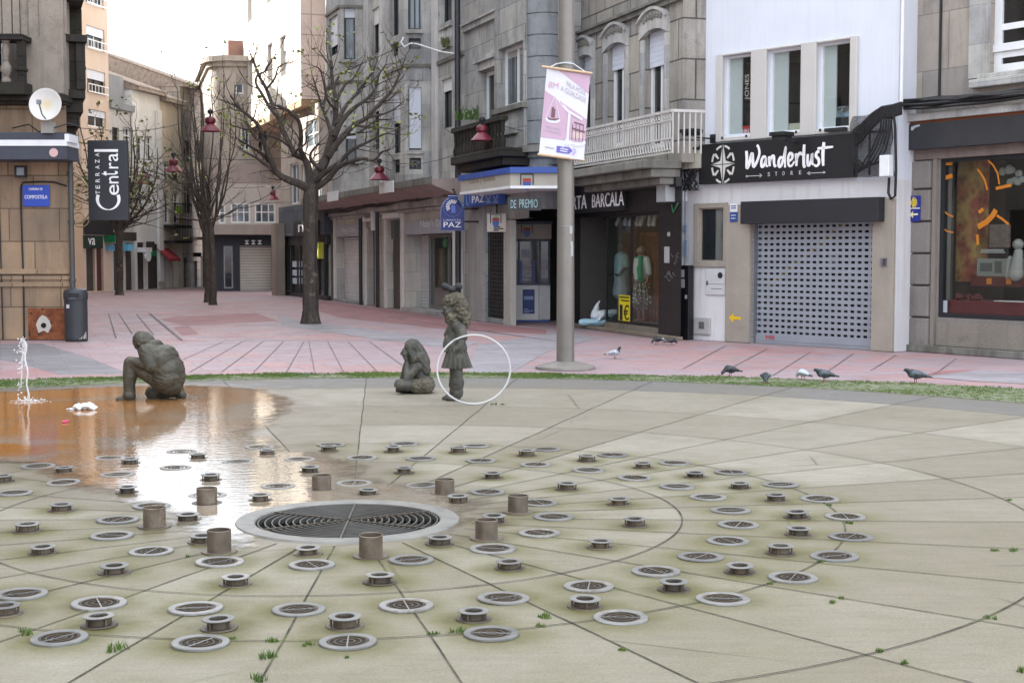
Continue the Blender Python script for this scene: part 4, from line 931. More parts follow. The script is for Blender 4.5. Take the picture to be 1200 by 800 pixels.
# ---------------------------------------------------------------- rounded-corner stone building with lottery kiosk
F7 = line_fac(470, 363, STX, 545, 620)
def mk_corner():
    F = F7; t = thing('stone_building', 'grey stone building with rounded bluish corner, small balcony and lottery kiosk at its foot', 'building', F)
    L = F.len; H = 14.5; zf = F.Z(580, 200)
    near = F.W(L, 0); rad = .36
    # rounded corner: quarter cylinder after L, then a wall going back to the right
    Cc = near + F.n * -rad
    wall(F, t, 0, L, 0, zf, [F.rect(569, 262, 592, 373), (F.U(594), L, .0, F.Z(610, 256))], ST_G, .14, name='ground_floor_wall')
    hs = [F.rect(566, 82, 585, 174), F.rect(589, 53, 618.5, 124)]
    wall(F, t, 0, L, zf, H, hs, ST_G, .35, body=8, name='upper_wall')
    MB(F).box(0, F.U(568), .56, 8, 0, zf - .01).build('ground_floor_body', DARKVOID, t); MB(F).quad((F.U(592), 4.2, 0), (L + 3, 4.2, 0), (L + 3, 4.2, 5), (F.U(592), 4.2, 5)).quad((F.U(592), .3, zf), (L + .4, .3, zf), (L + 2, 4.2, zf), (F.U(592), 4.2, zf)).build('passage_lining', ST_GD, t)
    win(F, t, hs[0], FRAMEW, GL_DARK, .13, .09, 2); win(F, t, hs[1], FRAMEW, GL_CURT, .1, .08, 2, (), blind=.0)
    r = hs[1]; slab(F, t, 'blind_box', ST_GP, (r[0], r[1], r[3] - .22, r[3]), -.16, -.1)
    mb = MB(F); r = F.rect(583, 130, 621, 120); 
    mb = MB(F); mb.box(F.U(584), F.U(621), -.2, 0, F.Z(603, 131), F.Z(603, 124.5)); mb.each('sill', ST_GD, t, bevel=.01)
    mb = MB(F); mb.box(F.U(585), L, -.1, 0, F.Z(603, 124.5), H); 
    hs2 = hs[1]
    # bay relief strips round the large window
    mb = MB(F)
    for a, c in ((585, 589), (618.5, 620)): mb.box(F.U(a), F.U(c), -.12, 0, F.Z(603, 175), H)
    mb.box(F.U(589) + .003, F.U(618.5) - .003, -.1, 0, hs2[3], H); mb.box(F.U(589) + .003, F.U(618.5) - .003, -.1, 0, F.Z(603, 175), F.Z(603, 131) - .003)
    r = F.rect(594, 143, 612, 158); mb.box(r[0], r[1], -.15, -.1, r[2], r[3]); mb.build('bay_relief', ST_G, t, bevel=.01)
    mb = MB(F)
    for y in (12, 40): z = F.Z(565, y - 14) if False else F.Z(565, y - 14 + 0); 
    z = F.Z(565, 26); mb.box(0, F.U(585), -.07, 0, z - .07, z + .07); mb.box(0, F.U(585), -.12, 0, z + .07, z + .12); mb.each('string_course', ST_GP, t)
    mb = MB(F); r = hs[0]; mb.box(r[0] - .3, F.U(585) - .004, -.16, 0, r[3] + .22, r[3] + .34); mb.box(r[0] - .2, F.U(585) - .004, -.09, 0, r[3] + .03, r[3] + .22 - .002); mb.build('door_lintel', ST_GP, t, bevel=.01)
    # rounded corner with courses
    mb = MB(F); ztop = H; n = 12; zs = [F.Z(612, 172)]
    ym = [F.Z(628, y) for y in (168, 140.5, 115, 90, 65, 39.5, 14, -12, -38, -64)] 
    R0 = [Vector((L, rad)), rad]
    def arc(r): return [(L + r * math.sin(PI * .72 * k / n), rad - r * math.cos(PI * .72 * k / n)) for k in range(n + 1)]
    for a, c in zip(ym, ym[1:]): mb.hprism(arc(rad + .06) + [(L, rad)], a + .012, c - .012)
    mb.hprism(arc(rad + .03) + [(L, rad)], 2.6, H); mb.build('rounded_corner', ST_BL, t, smooth=True, ang=30)
    mb = MB(F); mb.hprism(arc(rad + .25) + [(L, rad)], F.Z(628, 178), F.Z(628, 170)); mb.hprism(arc(rad + .12) + [(L, rad)], F.Z(628, 184), F.Z(628, 178) - .003); mb.build('corner_cornice', ST_GD, t, smooth=True, ang=30)
    # wall from the round corner back to the neighbour
    e = arc(rad)[-1]; a = F.W(*e); b2 = F8.W(0, .05); Fq = Fac(a.xy, b2.xy) ; wall(Fq, t, 0, Fq.len, 0, H, [], ST_GP, .2, name='return_wall')
    # balcony
    d = .75; r = F.rect(529, 146, 586, 178, d); u0, u1 = F.U(528, d), F.U(585.5, d); z0, z1 = F.Z(557, 178, d), F.Z(557, 143, d)
    mb = MB(F); mb.box(u0, u1, -d, 0, z0 - .2, z0); mb.box(u0 + .1, u1 - .1, -d + .12, 0, z0 - .38, z0 - .2 - .002); mb.build('balcony_slab', ST_BLK, t, bevel=.02)
    mb = MB(F); mb.box(u0, u1, -d + .02, -d + .2, z1 - .1, z1); mb.box(u0, u0 + .16, -d + .02, 0, z1 - .1, z1 - .003); mb.build('balcony_rail', ST_BLK, t, bevel=.01)
    n = 15
    for k in range(n):
        u = u0 + .1 + (u1 - u0 - .2) * k / (n - 1); h = z1 - .1 - z0
        mb = MB(F); mb.lathe([(.06, z0), (.075, z0 + .2 * h), (.035, z0 + .5 * h), (.05, z0 + .7 * h), (.045, z0 + .8 * h), (.065, z0 + h)], (u, -d + .11, 0), 8); mb.build('baluster', ST_BLK, t, smooth=True)
    # kiosk fascia over the corner
    d = .9; cream = paint('cream_fascia', '#a8a49a', .6, 0, .1, 2); blue = paint('royal_blue', '#2b4f9c', .45, 0, .1, 3)
    uA, uB = F.U(540, d), F.U(598, d); p = F.W(uA, -d); qv = F.W(uB, -d); Fk = Fac(qv.xy, (qv.x + 1.08, qv.y - .04))
    Fw = Fac(p.xy, qv.xy); z0, z1, z2 = Fk.Z(625, 221), Fk.Z(625, 203), Fk.Z(625, 196)
    mb = MB(); pl = [p, qv, Fk.W(Fk.len, 0), Fk.W(Fk.len, 1.3), Fw.W(0, .8)]
    mb.hprism([v.xy for v in pl], z0 + .06, z1); k1 = mb.build('kiosk_fascia', cream, t)
    mb = MB(); cen = sum((v.xy for v in pl), Vector((0, 0))) / 5; mb.hprism([cen + (v.xy - cen) * 1.05 for v in pl], z1 + .002, z2); mb.build('blue_roof_edge', blue, k1)
    mb = MB(); mb.hprism([cen + (v.xy - cen) * 1.02 for v in pl], z0, z0 + .058); mb.build('white_drip_edge', FRAMEW, k1)
    mb = MB(Fw); mb.text('Loterias y Apuestas', Fw.U(550), Fw.U(580), Fw.Z(565, 215), Fw.Z(565, 208), -.006); mb.build('faded_lettering', flat('faded_grey', '#8f8577'), k1)
    def crest(FF, x, y, s, par, y0):
        u, z = FF.uz(x, y); 
        m = MB(FF); m.box(u - .5 * s, u - .42 * s, y0 - .008, y0, z - .2 * s, z + .62 * s); m.box(u + .42 * s, u + .5 * s, y0 - .008, y0, z - .2 * s, z + .62 * s); m.box(u - .42 * s, u + .42 * s, y0 - .008, y0, z + .55 * s, z + .62 * s); m.each('crest_frame', BLACK, par)
        m = MB(FF); m.prism([(u - .3 * s, z), (u + .3 * s, z), (u + .26 * s, z - .35 * s), (u, z - .6 * s), (u - .26 * s, z - .35 * s)], y0 - .01, y0); m.build('crest_shield', blue, par)
        m = MB(FF); m.box(u - .3 * s, u + .3 * s, y0 - .01, y0, z + .002, z + .28 * s); m.build('crest_band', flat('crest_red', '#9a3a35'), par)
        m = MB(FF); m.box(u - .2 * s, u + .2 * s, y0 - .01, y0, z + .29 * s, z + .5 * s); m.build('crest_top', flat('crest_green', '#8fa08d'), par)
    crest(Fk, 617.5, 213.5, .28, k1, -.006)
    slab(F, t, 'junction_box', GREYMETAL, F.rect(566, 181, 590, 195, .3), .0, .5)
    # shop signs
    s = slab(F, t, 'shop_sign', blue, F.rect(544, 226, 585, 241, .25), .1, .25); r = F.rect(553, 229, 567, 237.5, .26)
    MB(F).text('PAZ', r[0], r[1], r[2], r[3], -.256).build('lettering', WHITE, s)
    m = MB(F); r2 = F.rect(569.5, 229, 575, 238, .26); r3 = F.rect(578, 229, 583, 238, .26)
    for q in (r2, r3): m.stroke([(q[0], q[3]), ((q[0] + q[1]) / 2, (q[2] + q[3]) / 2 - .02), (q[1], q[3])], .05, -.262, -.252); m.box(q[0], q[1], -.262, -.252, q[2], q[2] + .05)
    u, z = F.uz(548.5, 233, .26); m.tube([(u + .13 * math.cos(a), -.257, z + .16 * math.sin(a)) for a in [2 * PI * k / 16 for k in range(16)]], .012, 4, closed=True)
    m.build('pale_marks', flat('pale_blue', '#7f9fd6'), s)
    s = slab(F, t, 'neon_sign', paint('black_gloss', '#0f1216', .25, 0), (F.U(594, .6), F.U(633, .6), Fk.Z(613, 246), Fk.Z(613, 232)), .4, .6)
    # neon text faces the square
    q1 = G(597, 380); nf = Fac((Fk.W(.0, .1).x, Fk.W(0, .1).y), (Fk.W(1.3, .15).x, Fk.W(1.3, .15).y))
    m = MB(nf); rr = nf.rect(596, 232.5, 633, 245.5); m.rbox(rr, 0, .1, .02); s2 = m.build('neon_panel', paint('black_gloss', '#0f1216', .25, 0), t)
    m = MB(nf); a = nf.rect(598.5, 234.5, 605, 244); m.text('DE', a[0], a[1], a[2], a[3], -.004); a = nf.rect(608.5, 233.5, 630, 243.5); m.text('PREMIO', a[0], a[1], a[2], a[3], -.004); m.build('lettering', flat('neon_pale', '#8fb0b4'), s2)
    bpy.data.objects.remove(s)
    # hanging white box sign
    hb = AT(570.5, 250, 32.2); hf = Fac((hb.x, 32.2), (hb.x + .45, 32.17)); r = hf.rect(570.5, 250, 593.5, 272)
    m = MB(hf); m.box(r[0], r[1], 0, .16, r[2], r[3]); s = m.build('hanging_box_sign', paint('box_white', '#b9b3ab', .5, 0, .06), t, bevel=.02); crest(hf, 581, 259, .26, s, -.004)
    m = MB(hf)
    for k, (w0, w1) in enumerate(((578.5, 586), (578.5, 590), (578.5, 584.5))): a = hf.rect(w0, 265 + k * 2.1, w1, 266.4 + k * 2.1); m.rbox(a, -.008, -.002)
    m.each('small_print', BLACK, s)
    m = MB(hf); m.tube([((r[0] + r[1]) / 2, .08, r[3]), ((r[0] + r[1]) / 2, .08, r[3] + .8)], .02, 6); m.build('hanger', DARKMETAL, s)
    # stone pillar, mesh door
    r = F.rect(551, 241, 568.5, 376); slab(F, t, 'stone_pillar', stone('smooth_pillar', '#a09e9b', 0, 0, .01, .15, .35), (r[0], r[1], 0, r[3]), -.2, .06, bevel=.01)
    h = F.rect(569, 262, 592, 373); h = (h[0], h[1], 0, h[3])
    dr = slab(F, t, 'door', paint('black_door', '#17181b', .5), h, -.14, -.1); m = MB(F)
    for k in range(9): u = h[0] + (h[1] - h[0]) * k / 8; m.box(u - .012, u + .012, .06, .08, h[2], h[3])
    n = 24
    for k in range(n): z = h[2] + (h[3] - h[2]) * k / n; m.box(h[0], h[1], .062, .078, z, z + .03)
    m.build('door_grille', paint('dark_grille', '#3a3f42', .5, .5), dr)
    slab(F, t, 'stone_pier', stone('stone_pier_grey', '#b0aca5', 0, .5), (F.U(592.5), F.U(600), 0, F.Z(596, 258)), -.1, .05)
    # kiosk booth
    a = G(602.5, 377.5); b2 = G(645, 377.5); Kf = Fac(a.xy, b2.xy); W = Kf.len; kw = paint('kiosk_white', '#d9d9da', .45, 0, .08, 2)
    m = MB(Kf); zt = Kf.Z(623, 334); m.box(0, W * .68, -.02, 1.0, .05, zt); m.hprism([(W * .68 + .003, -.02), (W, .3), (W, 1.0), (W * .68 + .003, 1.0)], .05, zt); kb = m.build('kiosk_counter', kw, t, bevel=.012)
    m = MB(Kf); m.box(0.02, W - .02, .02, .9, 0, .05); m.build('kiosk_plinth', blue, kb)
    navy = paint('navy_paint', '#1b2545', .45)
    zg = Kf.Z(623, 283); m = MB(Kf)
    for u in (0, W * .1, W * .48, W * .68, W - .06): m.box(u, u + .05, .0, .06, zt, zg)
    m.box(0, W, -.01, .07, zt + .002, zt + .05).box(0, W, -.015, .07, zg, zg + .08); kg = m.build('kiosk_window_frame', navy, t)
    MB(Kf).box(.05, W - .05, .03, .04, zt + .05, zg).build('kiosk_glass', glass('kiosk_glass_dark', '#20242b', .05), kg)
    m = MB(Kf)
    for y in (309, 313.5, 318, 322, 326.5, 331): r = Kf.rect(612, y, 624, y + 2.6); m.rbox(r, .015, .028)
    r = Kf.rect(611, 292, 625, 302); m.rbox(r, .015, .028); r = Kf.rect(634, 304, 641, 311); m.rbox(r, .015, .028); r = Kf.rect(633, 316, 643, 326); m.rbox(r, .015, .028); m.each('price_slips', flat('slip_paper', '#9aa0ab'), kg)
    r = Kf.rect(606, 305, 612, 333); m = MB(Kf); m.rbox(r, .018, .026); m.rbox(Kf.rect(624.2, 305, 627, 333), .018, .026); m.each('blue_side_strip', blue, kg)
    r = Kf.rect(602, 263, 646, 280); m = MB(Kf); m.rbox(r, -.1, .6); kh = m.build('kiosk_header', paint('kiosk_header_beige', '#9d9388', .5), t); crest(Kf, 617.5, 270.5, .27, kh, -.108)
    r = Kf.rect(600, 259.5, 647, 263); m = MB(Kf); m.rbox(r, -.16, .6); m.build('kiosk_blue_trim', navy, kh)
    s = slab(Kf, t, 'blue_poster', paint('poster_blue', '#20357c', .5), Kf.rect(612.5, 339, 626.5, 367.5), .021, .03); m = MB(Kf)
    for y0, x1 in ((361.5, 619), (363.5, 625), (365.3, 620.5)): m.rbox(Kf.rect(614, y0, x1, y0 + 1), -.036, -.03)
    m.rbox(Kf.rect(614, 347, 625, 351), -.036, -.03); m.each('poster_print', flat('poster_pale', '#8fa6d0'), s)
    slab(F, t, 'side_panel', paint('teal_glass_panel', '#4d5e5c', .3), (F.U(645, -.1), F.U(650, -.1), 1.0, Kf.Z(648, 262)), -.15, -.05) if False else None

F8 = line_fac(795, 398.5, -.3406, 655, 798)
mk_corner()

# arched blue bookshop sign projecting from the wall
def mk_booksign():
    q = AT(516, 270, 33.9); f = Fac((q.x, 33.9), (q.x + .55, 33.87)); r = f.rect(517, 230, 543.5, 269.5)
    t = thing('projecting_sign', 'arched blue bookshop sign reading PAZ, projecting by the black drain pipe', 'sign', f)
    a, b2, c, d = r; rad = .38; P = [(a, c), (b2, c), (b2, d - rad)] + [(b2 - rad + rad * math.cos(x), d - rad + rad * math.sin(x)) for x in [PI / 2 * k / 8 for k in range(1, 9)]] + [(a + rad - rad * math.sin(x), d - rad + rad * math.cos(x)) for x in [PI / 2 * k / 8 for k in range(0, 9)]]
    nb = paint('navy_sign', '#16246e', .4, 0, .08, 2)
    m = MB(f); m.prism(P, 0, .14); m.build('sign_board', nb, t)
    m = MB(f); m.tube([(p[0], .07, p[1]) for p in P], .025, 6, closed=True); m.build('rim', paint('rim_blue', '#8d9cd0', .4), t)
    u, z = f.uz(530.5, 243); rr = .225; m = MB(f); m.tube([(u + rr * math.cos(2 * PI * k / 32), -.006, z + rr * math.sin(2 * PI * k / 32)) for k in range(32)], .008, 4, closed=True)
    lb = flat('pale_emblem', '#a9b8e0'); m.build('emblem_ring', flat('mid_blue', '#5b74c4'), t)
    m = MB(f)
    for k in range(11): x = R(70 + k * 15 + 0) if False else R(55 + k * 16); m.stroke([(u + .075 * math.cos(x), z + .02 + .075 * math.sin(x)), (u + .165 * math.cos(x), z + .02 + .165 * math.sin(x))], [.012, .024], -.01, -.002)
    m.build('sun_rays', WHITE, t)
    m = MB(f); m.prism([(u - .03, z - .13), (u + .07, z - .13), (u + .06, z + .03), (u, z + .07), (u - .04, z + .02)], -.006, -.002); m.build('emblem_tower', flat('mid_blue', '#5b74c4'), t)
    m = MB(f); q1 = f.rect(520, 256, 540.5, 259.2); m.text('LIBRERÍA', q1[0], q1[1], q1[2], q1[3], -.006); m.build('small_lettering', lb, t)
    m = MB(f); q1 = f.rect(520, 260.3, 540.5, 266.3); m.text('PAZ', q1[0], q1[1], q1[2], q1[3], -.006); m.build('lettering', WHITE, t)
    m = MB(f); m.tube([(b2, .07, d - .3), (b2 + .35, .07, d - .3)], .025, 6).tube([(b2, .07, c + .2), (b2 + .35, .07, c + .2)], .025, 6); m.build('bracket', DARKMETAL, t)
mk_booksign()

# ---------------------------------------------------------------- clothes shop building
def mk_clothes():
    F = F8; t = thing('stone_building', 'stone building with arched balcony windows above the black clothes shop Marta Barcala', 'building', F); L = F.len; H = 14
    zb = F.Z(728, 200)
    st = stone('beige_grey_ashlar', '#a8a6a0', .9, .75, .018, .3, .65, '#8a8780', joint=.28)
    hs = [F.rect(678, 66, 693.5, 176), F.rect(711.5, 52, 732.5, 172), F.rect(754.5, 36, 779, 174)]
    wall(F, t, 0, L, zb, H, hs, st, .3, body=8, name='upper_wall')
    for i, h in enumerate(hs):
        win(F, t, h, FRAMEW, GL_DARK, .17, .1, 2, (), blind=(.3, .24, .3)[i])
        # segmental arch moulding with carved band
        m = MB(F); a, b2, zt = h[0] - .16, h[1] + .16, h[3]; c = (a + b2) / 2; hw = (b2 - a) / 2; n = 12
        top = [(c - hw + 2 * hw * k / n, zt + .18 + .2 * (1 - (2 * k / n - 1) ** 2)) for k in range(n + 1)]
        bot = [(c - hw + 2 * hw * k / n, zt - .12 + .14 * (1 - (2 * k / n - 1) ** 2)) for k in range(n + 1)]
        m.prism(top + bot[::-1], -.07, .03)
        rim = [(p[0], p[1] + .06) for p in top]; m.prism(rim + [(p[0], p[1] + .003) for p in top[::-1]], -.13, 0)
        m.build('arch_moulding', ST_GP, t)
        m = MB(F)
        for k in range(7): x = c + (k - 3) * hw * .2; m.ball((x, -.075, zt + .12 + .14 * (1 - ((x - c) / hw) ** 2)), (.05 + .02 * (k == 3), .03, .055 + .03 * (k == 3)), 8)
        m.build('carved_ornament', ST_GD, t, smooth=True)
        m = MB(F)
        for s in (-1, 1): x = c + s * ((h[1] - h[0]) / 2 + .08); m.box(x - .075, x + .075, -.05, 0, h[2], zt - .125)
        m.each('jamb', ST_GP, t)
    m = MB(F); z = F.Z(728, 25); m.box(0, L, -.08, 0, z - .05, z + .05); m.box(0, L, -.14, 0, z + .05, z + .1); m.each('string_course', ST_GD, t)
    # balcony
    d = .7; u0, u1 = F.U(667, d), F.U(785.5, d); z0, z1 = F.Z(737, 190, d), F.Z(737, 139, d)
    m = MB(F); m.box(u0 - .1, L, -d - .08, 0, z0 - .16, z0); m.box(u0, L - .05, -d + .1, 0, z0 - .32, z0 - .163); m.box(u0 + .1, L - .1, -d + .3, 0, z0 - .45, z0 - .323); m.build('balcony_slab', ST_GD, t, bevel=.02)
    iron = paint('white_cast_iron', '#c2c0bc', .5, .1, .15, 6)
    m = MB(F); yy = -d + .03
    m.box(u0, u1, yy - .03, yy + .03, z1 - .05, z1).box(u0, u1, yy - .02, yy + .02, z1 - .2, z1 - .17).box(u0, u1, yy - .02, yy + .02, z0 + .05, z0 + .08).box(u0, u1, yy - .02, yy + .02, z0 + .3, z0 + .33)
    m.box(u1 - .03, u1 + .03, yy, 0, z1 - .05, z1); m.build('balcony_rail', iron, t)
    m = MB(F); n = int((u1 - u0) / .115)
    for k in range(n + 1): u = u0 + (u1 - u0) * k / n; m.box(u - .013, u + .013, yy - .012, yy + .012, z0 + .33, z1 - .2)
    for k in range(6): y = yy + (-yy) * k / 6; m.box(u1 - .012, u1 + .012, y - .012, y + .012, z0 + .05, z1 - .05)
    o = m.build('balcony_bars', iron, t)
    m = MB(F)
    for k in range(n):
        u = u0 + (u1 - u0) * (k + .5) / n
        for zc, r in ((z0 + .19, .085), (z1 - .11, .045)): m.tube([(u + min(r, .052) * math.cos(a), yy, zc + r * math.sin(a)) for a in [2 * PI * j / 8 for j in range(8)]], .011, 4, closed=True)
    m.build('balcony_scrollwork', iron, t)
    # ground floor
    blk = paint('black_shopfront', '#1d1b1e', .45, 0, .12, 2); ze = F.Z(740, 250)
    en = (F.U(668), F.U(707), 0, ze); di = (F.U(707), F.U(772), 0, ze)
    wall(F, t, 0, L, 0, zb, [(en[0], di[1], 0, ze)], blk, .25, name='shopfront')
    MB(F).box(0, L, -.12, 0, F.Z(728, 216), zb - .45).build('upper_fascia', blk, t)
    s = slab(F, t, 'shop_sign', paint('charcoal_sign', '#26272b', .5), (F.U(655), F.U(733), F.Z(697, 249), F.Z(697, 218)), .0, .16)
    m = MB(F); zz0, zz1 = F.Z(700, 244), F.Z(700, 228); m.text('MARTA', F.U(658, .16), F.U(687.5, .16), zz0, zz1, -.166); m.text('BARCALA', F.U(694, .16), F.U(731, .16), zz0, zz1, -.166); m.build('lettering', WHITE, s)
    # recessed room shell
    fl = paint('dark_floor', '#2b2928', .6); m = MB(F); m.quad((en[0], .2, 0.02), (di[1], .2, .02), (di[1], 4.5, .02), (en[0], 4.5, .02)); m.build('shop_floor', fl, t)
    m = MB(F); m.quad((en[0], .25, 0), (en[0], 4.5, 0), (en[0], 4.5, ze), (en[0], .25, ze)); m.quad((en[0], 4.5, 0), (di[1], 4.5, 0), (di[1], 4.5, ze), (en[0], 4.5, ze)); m.quad((di[1], .25, 0), (di[1], 4.5, 0), (di[1], 4.5, ze), (di[1], .25, ze)); m.quad((en[0], .25, ze), (di[1], .25, ze), (di[1], 4.5, ze), (en[0], 4.5, ze)); m.build('shop_room', paint('shop_room_grey', '#5a5754', .8, 0, .15, 1), t)
    # display window, glass front and glass side onto the doorway
    zk = .18; m = MB(F); m.box(di[0], di[1], .02, 2.2, .0, zk); dp = m.build('display_plinth', stone('display_step', '#847b70', 0, 0), t)
    m = MB(F); fw = .035
    for u in (di[0], F.U(735.5), di[1] - .04): m.box(u, u + .04, .06, .1, zk, ze)
    m.box(di[0], di[1], .055, .105, zk + .002, zk + .06).box(di[0], di[1], .055, .105, ze - .06, ze - .002); m.box(di[0], di[0] + .04, 2.1, 2.14, zk, ze); df = m.build('display_frame', BLACK, t)
    m = MB(F); m.box(di[0] + .04, di[1] - .04, .075, .085, zk + .06, ze - .06); m.box(di[0] + .012, di[0] + .02, .1, 2.1, zk + .02, ze - .06); m.build('display_glass', clearglass(), df)
    b = NB('printed_backdrop'); vr = b.n('TexVoronoi'); vr.inputs['Scale'].default_value = 5; b.l(b.co, vr.inputs['Vector']); b.set(base=b.mix(b.ramp(vr.outputs['Distance'], .1, .6), C('#4e5f63'), C('#9aa9a6')), rough=.8)
    r = F.rect(708, 252, 733, 318); m = MB(F); m.box(di[0] + .05, F.U(733), 1.3, 1.33, F.Z(720, 345), ze - .1); m.build('printed_panel', b.m, dp)
    m = MB(F); m.box(di[0] + .05, F.U(733), 1.2, 1.3, zk, F.Z(720, 345)); m.build('grey_panel', paint('panel_grey', '#55504f', .7), dp)
    wood = paint('slat_wood', '#8a5a32', .6, 0, .25, 5); m = MB(F); a, c = F.U(750, -1.0), F.U(770, -1.0); zt2 = F.Z(760, 272, -1)
    m.box(a, c, 1.0, 1.06, zt2 - .08, zt2)
    for k in range(6): u = a + (c - a) * k / 5; m.box(u - .025, u + .025, 1.0, 1.05, zk, zt2 - .08)
    m.build('wooden_slat_rack', wood, dp)
    m = MB(F)
    for x, tl in ((727, -.3), (734, .2), (741, 0), (748, .15), (754, -.15), (762, .25), (768, .1)): u = F.U(x, -.4); z = F.Z(x, 257, -.4); m.cap((u, .4, z + .08), (u + tl * .25, .35, z - .1), .045, .05, 10)
    m.each('spotlight', paint('spot_white', '#b8bcbe', .4), dp, smooth=True)
    # yellow price poster
    s = slab(F, t, 'price_poster', paint('poster_yellow', '#d9c81e', .5, 0, .05), F.rect(722.5, 346, 735.5, 380), -.07, -.058); m = MB(F)
    a = F.rect(724, 357, 727, 375); m.text('1', a[0], a[1], a[2], a[3], .052); a = F.rect(728.5, 357, 734.5, 375); m.text('€', a[0], a[1], a[2], a[3], .052)
    m.rbox(F.rect(723.5, 347.5, 734.5, 349), .048, .054); m.rbox(F.rect(725.5, 351.5, 734.5, 352.8), .048, .054); m.build('lettering', BLACK, s)
    # pillar stickers and boxes
    st2 = flat('sticker_white', '#a5a6a6'); m = MB(F)
    for r in ((782, 272, 785, 277), (778.5, 289, 784.5, 308)): m.rbox(F.rect(*r), -.004, .0)
    pl = m.each('wall_sticker', st2, t)
    m = MB(F)
    for k in range(10):
        x, y = 778 + rnd.uniform(0, 14), rnd.uniform(298, 335); m.stroke([F.uz(x + q * 1.2, y + rnd.uniform(-4, 4)) for q in range(4)], .014, -.003, .0)
    m.build('scribble', flat('scribble_grey', '#6a6a6c'), t)
    slab(F, t, 'meter_box', paint('meter_white', '#a9adb0', .5, 0, .08), F.rect(779.5, 213, 791, 237), .0, .2, bevel=.015)
    m = MB(F); m.stroke([F.uz(787, 240, .02), F.uz(789, 249, .02), F.uz(795, 238, .02)], .03, -.03, -.02); m.build('green_ribbon', flat('ribbon_green', '#2f7a52'), t)
    slab(F, t, 'stone_step', stone('shop_step', '#85796c', 0, 0), (en[0], L, 0, .07), -.05, .16, bevel=.01)
mk_clothes()

